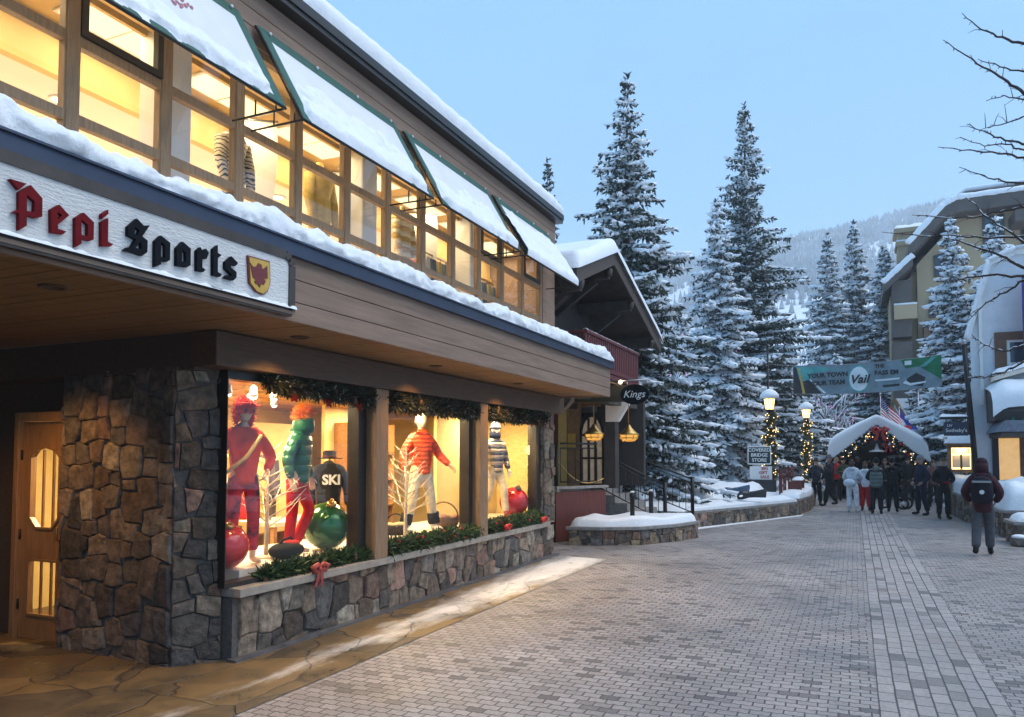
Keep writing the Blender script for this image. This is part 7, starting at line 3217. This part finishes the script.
snow_slab(b, kx - .45, kx + .45, ky - .27, ky + .22, 2.211, .24, 18, 12, seed=6, edge=.2)
part('snow', b, M['snow'], t, recalc=False)
lamp('AREA', (kx, ky - .02, 2.06), 4, (1.0, .72, .3), .3, target=(kx, ky - .05, 1.4))

# ---------------------------------------------------------------- beige apartment block
ap = thing('apartment_block', 'beige stuccoed apartment block with stepped snow-edged brown eaves behind the spruces', 'apartment block', (7, 60, 0))
AYB = 55.0
def ap_pt(px, py):
    p = on_y(px, py, AYB - 1.3)
    return (p.x, p.z)


fac = [(3.85, -1), (3.85, 14.0), (5.3, 15.6), (6.3, 16.9), (10.2, 17.6), (22, 18.2), (22, -1)]
b = MB()
b.prism(fac, 'y', AYB, AYB + 16)
part('wall', b, M['beige'], ap)
# lower wing on the left with its own sloping roof
b = MB()
b.prism([(2.3, -1), (2.3, 12.2), (3.84, 13.7), (3.84, -1)], 'y', AYB + .5, AYB + 14)
part('wing', b, M['beige'], ap)
b = MB()
b.box(2.35, 3.45, AYB - .9, AYB + .49, 9.3, 12.9)
b.box(2.35, 3.45, AYB - .9, AYB + .49, 5.4, 9.0)
part('balcony', b, M['beige_dark'], ap)
for pts, th in (([ap_pt(908, 251), ap_pt(944, 212), ap_pt(957, 205), ap_pt(1024, 196), (22, 18.4)], .9), ([ap_pt(883, 288), ap_pt(913, 260)], .6)):
    for i in range(len(pts) - 1):
        p, q = pts[i], pts[i + 1]
        b = MB()
        b.prism([(p[0], p[1] - th / 2), (q[0], q[1] - th / 2), (q[0], q[1] + th / 2 - .1), (p[0], p[1] + th / 2 - .1)], 'y', AYB - 1.3, AYB + 16)
        e = part('eaves', b, M['beige_dark'], ap)
        b = MB()
        n = 14
        L0 = math.hypot(q[0] - p[0], q[1] - p[1])
        b.tube([(p[0] + (q[0] - p[0]) * k / n, AYB - 1.2, p[1] + (q[1] - p[1]) * k / n + th / 2 + .05 + .05 * nz(k * .7, i)) for k in range(n + 1)], [.2 + .05 * nz(k * .6, i + 3) for k in range(n + 1)], 8)
        part('snow', b, M['snow'], e)
# upper set-back storey
b = MB()
b.prism([(5.9, 17.2), (5.9, 18.1), (6.9, 19.0), (22, 19.3), (22, 17.2)], 'y', AYB + 2, AYB + 15)
part('top_storey', b, M['beige_dark'], ap)
b = MB()
b.tube([(5.85, AYB + 2, 18.15), (6.9, AYB + 2, 19.1), (22, AYB + 2, 19.4)], .17, 8)
part('snow', b, M['snow'], ap)
for (x0, x1, z0, z1, tilt) in ((4.9, 5.9, 13.2, 14.7, .3), (7.6, 8.6, 14.6, 16.6, 0), (4.55, 4.85, 10.6, 11.6, 0), (5.2, 6.0, 10.9, 12.2, 0), (4.5, 5.3, 8.3, 9.7, 0), (8.2, 9.0, 10.2, 11.8, 0), (6.6, 7.4, 7.4, 8.8, 0), (9.6, 10.8, 12.4, 16.4, 0), (6.8, 7.8, 10.2, 11.8, 0)):
    b = MB()
    b.prism([(x0 - .08, z0 - .08), (x1 + .08, z0 - .08), (x1 + .08, z1 + .08), (x0 - .08, z1 + .08 - tilt)], 'y', AYB - .12, AYB - .003)
    w = part('window', b, M['beige_dark'], ap)
    b = MB()
    b.prism([(x0, z0), (x1, z0), (x1, z1), (x0, z1 - tilt)], 'y', AYB - .15, AYB - .121)
    part('pane', b, M['win_dark'], w)
b = MB()
b.box(8.9, 11.5, AYB - 2.2, AYB - .003, 15.6, 16.3)
part('canopy', b, M['beige_dark'], ap)
b = MB()
b.box(4.1, 4.6, AYB - 1.1, AYB - .003, 7.2, 10.2)
part('balcony', b, M['brown_trim'], ap)
for zz in (10.4, 6.6, 3.2):
    b = MB()
    b.box(2.45, 3.75, AYB - 1.15, AYB - .91, zz, zz + .9)
    q = part('balcony_rail', b, M['beige'], ap)
    b = MB()
    b.tube([(2.45, AYB - 1.03, zz + .93), (3.75, AYB - 1.03, zz + .93)], .1, 8)
    part('snow', b, M['snow'], q)
# chimney block
b = MB()
b.box(3.0, 4.6, AYB + 4, AYB + 6, 13, 17.2)
c_ = part('chimney', b, M['beige'], ap)
for (z, g) in ((16.3, .12), (17.2, .22)):
    b = MB()
    b.box(3.0 - g, 4.6 + g, AYB + 4 - g, AYB + 6 + g, z, z + .3)
    part('cornice', b, M['beige'], c_)
    b = MB()
    snow_slab(b, 3.0 - g, 4.6 + g, AYB + 4 - g, AYB + 6 + g, z + .301, .3, 10, 8, seed=z)
    part('snow', b, M['snow'], c_, recalc=False)

# ---------------------------------------------------------------- small far chalet with lit gable
fc = thing('far_chalet', 'small brown chalet with a broad snowy roof and a lit gable beyond the bridge', 'chalet', (3.4, 50, 0))
b = MB()
b.box(2.6, 5.6, 49.2, 56, -1, 3.0)
b.prism([(1.75, -1), (1.75, 2.6), (2.5, 4.6), (2.95, 3.2), (2.95, -1)], 'y', 49.0, 49.15)
part('wall', b, M['beige_dark'], fc)
b = MB()
b.add([(2.15, 48.6, 5.05), (5.2, 48.6, 5.05), (5.3, 48.2, 2.95), (3.1, 48.2, 2.95), (2.15, 52, 5.0), (5.2, 52, 5.0), (5.3, 52, 2.75), (3.1, 52, 2.75)], [(0, 1, 2, 3), (7, 6, 5, 4), (0, 4, 5, 1), (1, 5, 6, 2), (2, 6, 7, 3), (3, 7, 4, 0)])
rf = part('roof', b, M['snow'], fc)
b = MB()
b.bar((2.1, 48.5, 5.0), (3.1, 48.1, 2.9), .16, .2)
b.bar((2.1, 48.5, 5.0), (1.5, 48.5, 3.0), .16, .2)
part('bargeboard', b, M['kiosk_wood'], fc)
b = MB()
b.box(2.25, 2.75, 48.9, 48.99, 2.8, 3.7)
part('window', b, M['window_glow'], fc)
b = MB()
b.box(3.6, 4.3, 49.0, 49.19, 1.4, 2.6)
part('window', b, M['window_glow_dim'], fc)
for i, (x, dx, lb) in enumerate(((3.0, .05, 'thin pale upright flagpole before the far chalet roof'), (3.75, .75, 'thin pale flagpole tilted towards the navy sign before the far chalet roof'))):
    t = thing('flagpole', lb, 'pole', (x, 44, 0), group='pale poles before the far chalet')
    b = MB()
    b.tube([(x + dx, 44, 0), (x + dx * .2, 44, 3.2), (x, 44, 5.1)], [.06, .05, .035], 8)
    part('shaft', b, M['steel'], t)
    b = MB()
    b.ball((x, 44, 5.13), .06, 8)
    part('finial', b, M['steel'], t)

# ---------------------------------------------------------------- bare street tree
t = thing('bare_tree', 'bare leafless street tree reaching in from the edge with thin dark twigs', 'tree', (3.6, 10.3, 0))
b = MB()
b.tube([(3.6, 10.3, 0), (3.55, 10.25, 1.6), (3.45, 10.2, 3.2), (3.4, 10.3, 5.0), (3.45, 10.3, 6.4), (3.5, 10.3, 7.6)], [.16, .13, .115, .09, .06, .02], 10)
part('trunk', b, M['twig'], t)
b = MB()
sb = MB()
rg = random.Random(21)
LIMBS = [((3.45, 10.25, 6.2), [(1024, 45), (1003, 38), (982, 30), (962, 13)], 10.0, .016),
         ((3.42, 10.28, 5.6), [(1024, 94), (1008, 82), (990, 70), (966, 56), (943, 40)], 9.9, .017),
         ((3.40, 10.3, 5.4), [(1024, 72), (1000, 66), (978, 59)], 10.3, .011),
         ((3.42, 10.25, 5.2), [(1024, 100), (1004, 96), (986, 101)], 10.1, .009),
         ((3.40, 10.3, 5.0), [(1024, 117), (1000, 125), (980, 130)], 10.0, .008),
         ((3.40, 10.3, 4.9), [(1024, 144), (1000, 138), (984, 132), (967, 124)], 9.8, .012),
         ((3.40, 10.3, 4.7), [(1024, 158), (1000, 153), (970, 151), (938, 147)], 10.0, .013),
         ((3.40, 10.3, 4.6), [(1024, 150), (1006, 144), (985, 146), (960, 137)], 10.2, .009),
         ((3.42, 10.25, 4.4), [(1024, 182), (1002, 181), (984, 176), (959, 167)], 9.9, .011),
         ((3.42, 10.25, 3.9), [(1024, 268), (1006, 258), (986, 250), (965, 243), (944, 238)], 10.0, .017),
         ((3.45, 10.2, 3.6), [(1024, 277), (998, 275), (969, 277), (950, 281)], 9.8, .016),
         ((3.42, 10.25, 4.1), [(1024, 242), (1002, 228), (984, 214), (966, 197)], 10.1, .013),
         ((3.42, 10.25, 4.2), [(1024, 208), (1000, 212), (975, 217), (947, 219), (912, 215)], 10.2, .010),
         ((3.42, 10.25, 4.0), [(1024, 236), (990, 238), (960, 236), (925, 236), (882, 232)], 10.3, .010),
         ((3.45, 10.2, 3.4), [(1024, 280), (1006, 292), (986, 303), (968, 321)], 9.9, .013),
         ((3.45, 10.2, 3.2), [(1024, 345), (1003, 352), (985, 345), (972, 335)], 10.1, .009),
         ((3.45, 10.2, 3.1), [(1024, 362), (1004, 372), (986, 377), (968, 378)], 10.0, .010)]
for (st, pts, y, r) in LIMBS:
    W_ = [on_y(px, py, y + .12 * i) for i, (px, py) in enumerate(pts)]
    mid = Vector(st).lerp(W_[0], .6) + Vector((0, 0, .06))
    path = [Vector(st), mid] + W_
    # wobble
    fine = []
    for i in range(len(path) - 1):
        for k in range(4):
            p = path[i].lerp(path[i + 1], k / 4)
            fine.append(p + Vector((rg.uniform(-1, 1), rg.uniform(-1, 1), rg.uniform(-1, 1))) * .012)
    fine.append(path[-1])
    n = len(fine)
    rs = [r * 1.25 * (1 - i / n) ** .9 + .0025 for i in range(n)]
    b.tube(fine, rs, 6)
    for i in range(5, n - 1, 1):
        # short spurs and side twigs
        for q in range(2):
            d = Vector((rg.uniform(-1, .2), rg.uniform(-.6, .6), rg.uniform(-.5, .55)))
            L = rg.uniform(.015, .045) if rg.random() < .88 else rg.uniform(.1, .24)
            e = fine[i] + d.normalized() * L
            if L > .12:
                m_ = fine[i].lerp(e, .5) + Vector((0, 0, .02))
                b.tube([fine[i], m_, e], [.0045, .0035, .002], 4)
            else:
                b.tube([fine[i], e], [.0045, .003], 4)
    if pts[0][1] > 200:
        for i in range(4, n - 1):
            if rg.random() < .6:
                a, c = fine[i] + Vector((0, 0, rs[i] + .004)), fine[i + 1] + Vector((0, 0, rs[i + 1] + .004))
                sb.tube([a, a.lerp(c, .5), c], [.003, .006, .003], 5)
# the rest of the crown, away from the street


def limb(p, d, L, r, lv):
    pts_ = [p]
    for k in range(4):
        d = (d + Vector((rg.uniform(-.25, .25), rg.uniform(-.25, .25), rg.uniform(-.05, .2)))).normalized()
        pts_.append(pts_[-1] + d * L / 4)
    b.tube(pts_, [r, r * .85, r * .7, r * .5, r * .3], 5)
    if lv:
        for k in range(4):
            q = pts_[1 + k % 4]
            limb(q, (d + Vector((rg.uniform(-1, 1), rg.uniform(-1, 1), rg.uniform(-.2, .6)))).normalized(), L * .6, r * .5, lv - 1)


for i in range(16):
    a = -1.9 + 3.8 * (i * .618 % 1)
    limb(Vector((3.45, 10.3, 3.0 + 4.2 * i / 16)), Vector((math.cos(a), math.sin(a), .5)).normalized(), 2.1 - .07 * i, .035, 2)
cr = part('crown', b, M['twig'], t)
part('snow', sb, M['snow'], cr)

# frosted bare trees with small purple lights between the big spruces
def frost_tree(label, x, y, h, seed):
    rg = random.Random(seed)
    t = thing('frosted_tree', label, 'tree', (x, y, 0), group='frosted bare trees behind the spruces')
    b, s, lights = MB(), MB(), MB()
    tr = MB()
    tr.tube([(x, y, 0), (x + .1, y, h * .3), (x, y, h * .6)], [.16, .12, .06], 8)

    def grow(p, d, L, r, lv):
        q = p + d * L
        m_ = p.lerp(q, .5) + Vector((rg.uniform(-.1, .1), rg.uniform(-.1, .1), .05)) * L
        b.tube([p, m_, q], [r, r * .8, r * .55], 5)
        s.tube([p + Vector((0, 0, r * 1.1)), m_ + Vector((0, 0, r * 1.3)), q + Vector((0, 0, r))], [r * .7, r * 1.1 + .012, r * .6], 5)
        if lv == 0:
            if rg.random() < .5:
                lights.ball(q, .035, 6)
            return
        for k in range(3):
            nd = (d + Vector((rg.uniform(-.9, .9), rg.uniform(-.9, .9), rg.uniform(-.3, .6)))).normalized()
            grow(p.lerp(q, rg.uniform(.45, 1)), nd, L * rg.uniform(.55, .8), r * .6, lv - 1)
    for i in range(9):
        a = i * 2.4
        grow(Vector((x, y, h * (.2 + .4 * i / 9))), Vector((math.cos(a), math.sin(a), rg.uniform(.4, 1.1))).normalized(), h * .24, .05, 3)
    part('trunk', tr, M['twig'], t)
    c = part('crown', b, M['twig'], t, recalc=False)
    part('snow', s, M['snow_tree'], c, recalc=False)
    part('fairy_lights', lights, M['fairy_purple'], c)


frost_tree('frosted bare tree dotted with purple lights nearest the dark spruce', -7.9, 33, 7.2, 3)
frost_tree('frosted bare tree dotted with purple lights nearest the bluish spruce', -8.0, 41, 8.0, 4)
frost_tree('frosted bare tree dotted with lights beyond the second lamp post', -1.5, 49, 7.5, 6)
t = thing('street_lamp', 'far lit lamp glowing between the dark and the bluish spruce', 'street lamp', (-8.6, 36.5, .4))
b = MB()
b.tube([(-8.6, 36.5, .4), (-8.6, 36.5, 2.5)], .05, 8)
part('post', b, M['black'], t)
b = MB()
b.ball((-8.6, 36.5, 2.66), .2, 12)
part('globe', b, M['lantern_glow'], t)
lamp('POINT', (-8.6, 36.2, 2.6), 60, (1.0, .66, .4), .2)
# ---------------------------------------------------------------- people
GP = 'people gathered before the bridge'
DK = cloth((.018, .02, .026))
BK = cloth((.012, .012, .014))
NV = cloth((.014, .02, .04))
GR = cloth((.06, .062, .068))
BOOT = cloth((.014, .013, .013), .5)


def put(px, py):
    p = on_z(px, py, 0.008)
    return (p.x, p.y, 0.008)


def fig(label, px, py, rz, h, **k):
    k.setdefault('bulk', 1.1)
    return figure('person', label, 'person', put(px, py), R(rz), h, sub=1, shoes=k.pop('shoes', BOOT), **k)


# the walker in the maroon parka, seen from behind
w = figure('person', 'person in a maroon hooded parka and grey trousers walking away with a dark backpack', 'person', put(984, 555), R(172), 1.76, 'stride2', 'pocket',
           top=cloth((.048, .012, .018), .75, vscale=8), bottom=cloth((.085, .085, .095), .8), shoes=cloth((.02, .018, .017), .5), head='hood', hm=cloth((.03, .009, .013)), bulk=1.18, long=True, sub=2)
bp = thing('backpack', 'dark backpack with a pale reflective strip worn by the maroon-hooded walker', 'backpack', w.location, None, w.rotation_euler.z)
b = MB()
b.lathe([(.13, .0), (.165, .06), (.17, .25), (.155, .40), (.10, .48), (.01, .50)], (0, .27, .96), 18)
for i, p in enumerate(b.v):
    b.v[i] = (p[0] * 1.05, .27 + (p[1] - .27) * .62, p[2])
obj('pack', b, cloth((.012, .012, .018)), bp, world=False)
b = MB()
b.box(-.15, .15, .355, .375, 1.34, 1.375)
obj('reflective_strip', b, M['steel'], bp, world=False)
b = MB()
b.prism([(.04 * math.cos(i * .5236), 1.17 + .04 * math.sin(i * .5236)) for i in range(12)], 'y', .37, .385)
obj('badge', b, M['frost'], bp, world=False)
for s in (-1, 1):
    b = MB()
    b.tube([(s * .1, .22, 1.42), (s * .13, .02, 1.50), (s * .14, -.17, 1.38), (s * .19, -.06, 1.2), (s * .16, .2, 1.1)], .025, 8)
    obj('strap', b, cloth((.012, .012, .018)), bp, world=False)

fig('person in a black jacket and red gloves looking down, rightmost of the crowd', 944, 519, 15, 1.75, legs='stand', arms='front', top=BK, bottom=cloth((.02, .02, .02)), head='cap', hm=cloth((.1, .07, .06)), gloves=cloth((.3, .02, .03)), tilt=.4, bulk=1.05)
fig('person in navy clothes and a grey hat standing with legs apart', 922, 515, -60, 1.80, legs='wide', arms='pocket', top=NV, bottom=cloth((.014, .02, .036)), head='beanie', hm=cloth((.22, .22, .23)), bulk=1.1)
fig('person in plain black half hidden behind the navy figure with the grey hat', 909, 504, -20, 1.74, legs='stand', arms='pocket', top=BK, bottom=BK, head='beanie', hm=BK)
fig('person in a pink-brown coat between the navy figure and the red-gloved one', 934, 507, 10, 1.66, legs='stand', arms='phone', top=cloth((.16, .08, .075)), bottom=DK, head='hair', hm=cloth((.12, .07, .04)))
fig('person in a black jacket with pale logos, back turned, beside the pushchair', 893, 512, 175, 1.72, legs='stand', arms='front', top=cloth((.016, .016, .018), vscale=7, col2=(.2, .2, .21), ramp=(.62, .66)), bottom=BK, head='beanie', hm=BK, bulk=1.1)
fig('person in a grey-green puffer vest with dark sleeves and cap, seen from behind', 877, 514, 180, 1.72, legs='stand', arms='front', top=puffer('sage_quilt', (.105, .14, .125), .12), vest=DK, bottom=cloth((.016, .018, .024)), head='beanie', hm=BK, bulk=1.22)
fig('person in a white ski jacket and bright red ski trousers', 866, 511, 178, 1.62, legs='stand', arms='pocket', top=cloth((.7, .74, .8)), bottom=cloth((.5, .02, .025)), head='longhair', hm=cloth((.09, .05, .03)), tight=1.15)
fig('person in a white and dark jacket and white ski trousers, seen from behind', 853, 512, 170, 1.70, legs='stand', arms='front', top=cloth((.6, .64, .7)), bottom=cloth((.78, .8, .84)), shoes=M['frost'], head='longhair', hm=cloth((.06, .03, .025)))
fig('person in a dark checked jacket at the wall end, leftmost of the crowd', 817, 505, -15, 1.70, legs='stand', arms='pocket', top=cloth((.016, .018, .03), vscale=24, col2=(.07, .075, .1), ramp=(.5, .6)), bottom=BK, head='beanie', hm=cloth((.06, .035, .03)), bulk=1.1)
fig('person in plain dark clothes with a grey cap next to the checked jacket', 830, 506, -70, 1.82, legs='stride', arms='up', top=DK, bottom=BK, head='beanie', hm=cloth((.12, .13, .14)))
fig('person in a bright red jacket partly hidden in the crowd by the bridge post', 837, 500, 0, 1.74, legs='stand', arms='down', top=cloth((.45, .02, .02)), bottom=DK, head='hair', hm=cloth((.3, .2, .1)))
fig('person in an olive jacket behind the red one and the white trousers', 844, 501, 10, 1.72, legs='stand', arms='phone', top=cloth((.05, .06, .035)), bottom=BK, head='beanie', hm=BK)
fig('person in a mottled brown and black jacket behind the green vest', 886, 503, 5, 1.70, legs='stand', arms='up', top=cloth((.03, .025, .022), vscale=9, col2=(.3, .24, .2), ramp=(.5, .58)), bottom=DK, head='hair', hm=cloth((.1, .06, .04)))
fig('person in a dark blue jacket and white helmet deep under the bridge gable', 858, 497, 0, 1.76, legs='stand', arms='down', top=NV, bottom=BK, head='beanie', hm=M['frost'])
fig('person in black deep under the bridge gable beside the white helmet', 870, 497, 10, 1.72, legs='stand', arms='front', top=BK, bottom=BK, head='hair', hm=cloth((.05, .03, .02)))
fig('person in a khaki coat near the far end of the stone wall', 916, 499, 0, 1.74, legs='stand', arms='pocket', top=cloth((.16, .13, .09)), bottom=BK, head='cap', hm=BK)
# white bundle carried by the person in white trousers
p = put(853, 512)
t = thing('bag', 'white soft bag slung on the back of the person in white ski trousers', 'bag', (p[0] - .05, p[1] - .24, .95))
b = MB()
b.ball((-.04, 0, 0), .17, 14, (1.05, .5, .8))
obj('pouch', b, cloth((.66, .7, .76)), t, world=False)
b = MB()
b.tube([(-.2, 0, .05), (-.12, .12, .42), (.12, .18, .48), (.2, .05, .1)], .015, 6)
obj('strap', b, cloth((.5, .52, .55)), t, world=False)
# pushchair
p = put(905, 509)
t = thing('pushchair', 'black pushchair with a big white-hubbed wheel and an orange strap in the crowd', 'pushchair', (p[0], p[1], 0))
for (x, y) in ((-.2, 0), (.2, 0), (0, .65)):
    b = MB()
    n = 20
    b.tube([(x, y + .17 * math.cos(i * 2 * math.pi / n), .2 + .17 * math.sin(i * 2 * math.pi / n)) for i in range(n + 1)], .035, 8)
    wl = obj('wheel', b, BK, t, world=False)
    b = MB()
    b.tube([(x - .03, y, .2), (x + .03, y, .2)], .07, 12)
    obj('hub', b, M['frost'], wl, world=False)
b = MB()
for s in (-1, 1):
    b.tube([(s * .2, 0, .2), (s * .2, .3, .55), (s * .2, -.25, 1.0)], .016, 8)
    b.tube([(s * .05, .65, .2), (s * .18, .3, .55)], .016, 8)
b.tube([(-.2, -.25, 1.0), (.2, -.25, 1.0)], .02, 8)
obj('frame', b, M['black'], t, world=False)
b = MB()
b.prism([(-.05, .4), (.45, .42), (.42, .5), (.1, .52), (-.12, 1.0), (-.2, .98)], 'x', -.18, .18)
obj('seat', b, DK, t, world=False)
b = MB()
b.tube([(.19, -.2, .95), (.2, -.02, .6), (.19, .0, .3)], .02, 6)
obj('strap', b, cloth((.55, .16, .05)), t, world=False)
t.rotation_euler = (0, 0, R(70))
# ---------------------------------------------------------------- cold winter air
if HAZE > 0:
    b = MB()
    b.box(-1500, 1500, -100, 2400, -401, 330)
    N = NT('winter_air')
    pv = N.n('VolumePrincipled')
    pv.inputs['Color'].default_value = (.9, .96, 1.0, 1)
    pv.inputs['Density'].default_value = HAZE
    pv.inputs['Anisotropy'].default_value = .0
    N.l(pv.outputs[0], N.out.inputs['Volume'])
    hz = struct('haze', b, N.m, kind='stuff')
# ---------------------------------------------------------------- sky, sun, camera
W = bpy.data.worlds.new('World')
SC.world = W
W.use_nodes = True
wt = W.node_tree
wt.nodes.clear()
wo = wt.nodes.new('ShaderNodeOutputWorld')
bg = wt.nodes.new('ShaderNodeBackground')
sk = wt.nodes.new('ShaderNodeTexSky')
sk.sky_type = 'NISHITA'
sk.sun_disc = False
sk.sun_elevation = R(SUN_EL)
sk.sun_rotation = R(SUN_AZ)
sk.altitude = 2500
mix = wt.nodes.new('ShaderNodeMix')
mix.data_type = 'RGBA'
mix.inputs[0].default_value = .88        # closed cloud cover
mix.inputs[7].default_value = (CLOUD[0], CLOUD[1], CLOUD[2], 1)
# thicker and thinner cloud
cn = wt.nodes.new('ShaderNodeTexNoise')
cn.inputs['Scale'].default_value = 2.2
cn.inputs['Detail'].default_value = 5.0
tc_ = wt.nodes.new('ShaderNodeTexCoord')
mp_ = wt.nodes.new('ShaderNodeMapping')
mp_.inputs['Scale'].default_value = (1, 1, 2.5)
wt.links.new(tc_.outputs['Generated'], mp_.inputs[0])
wt.links.new(mp_.outputs[0], cn.inputs['Vector'])
rm = wt.nodes.new('ShaderNodeMapRange')
rm.inputs['From Min'].default_value = .3
rm.inputs['From Max'].default_value = .7
rm.inputs['To Min'].default_value = .92
rm.inputs['To Max'].default_value = 1.07
wt.links.new(cn.outputs[0], rm.inputs[0])
cs = wt.nodes.new('ShaderNodeVectorMath')
cs.operation = 'SCALE'
cs.inputs[0].default_value = CLOUD
wt.links.new(rm.outputs[0], cs.inputs['Scale'])
wt.links.new(cs.outputs[0], mix.inputs[7])
wt.links.new(sk.outputs[0], mix.inputs[6])
wt.links.new(mix.outputs[2], bg.inputs[0])
bg.inputs[1].default_value = .1
wt.links.new(bg.outputs[0], wo.inputs[0])

sun = bpy.data.lights.new('sun', 'SUN')
sun.energy = SUN_E
sun.angle = R(60)
sun.color = (1.0, .90, .80)
so = bpy.data.objects.new('sun', sun)
COL.objects.link(so)
az, el = R(SUN_AZ), R(SUN_EL)
sd = Vector((math.sin(az) * math.cos(el), math.cos(az) * math.cos(el), math.sin(el)))
so.rotation_euler = (-sd).to_track_quat('-Z', 'Y').to_euler()
so.location = (0, 0, 40)

cam = bpy.data.cameras.new('camera')
co = bpy.data.objects.new('camera', cam)
COL.objects.link(co)
cam.sensor_width = 36
cam.lens = F / 1024 * 36
cam.shift_y = (PP - 358.5) / 1024
cam.clip_start = .05
cam.clip_end = 12000
co.location = (0, 0, EYE)
co.rotation_euler = (R(90) + PITCH, 0, YAW)
SC.camera = co
SC.view_settings.view_transform = 'Standard'
SC.view_settings.look = 'None'
SC.view_settings.exposure = EXPO
SC.view_settings.gamma = 1
SC.view_settings.use_curve_mapping = False
cy = SC.cycles
cy.use_denoising = True
cy.max_bounces = 8
cy.diffuse_bounces = 3
cy.glossy_bounces = 3
cy.transparent_max_bounces = 12
cy.volume_bounces = 2
cy.sample_clamp_indirect = 4
cy.caustics_reflective = False
cy.caustics_refractive = False
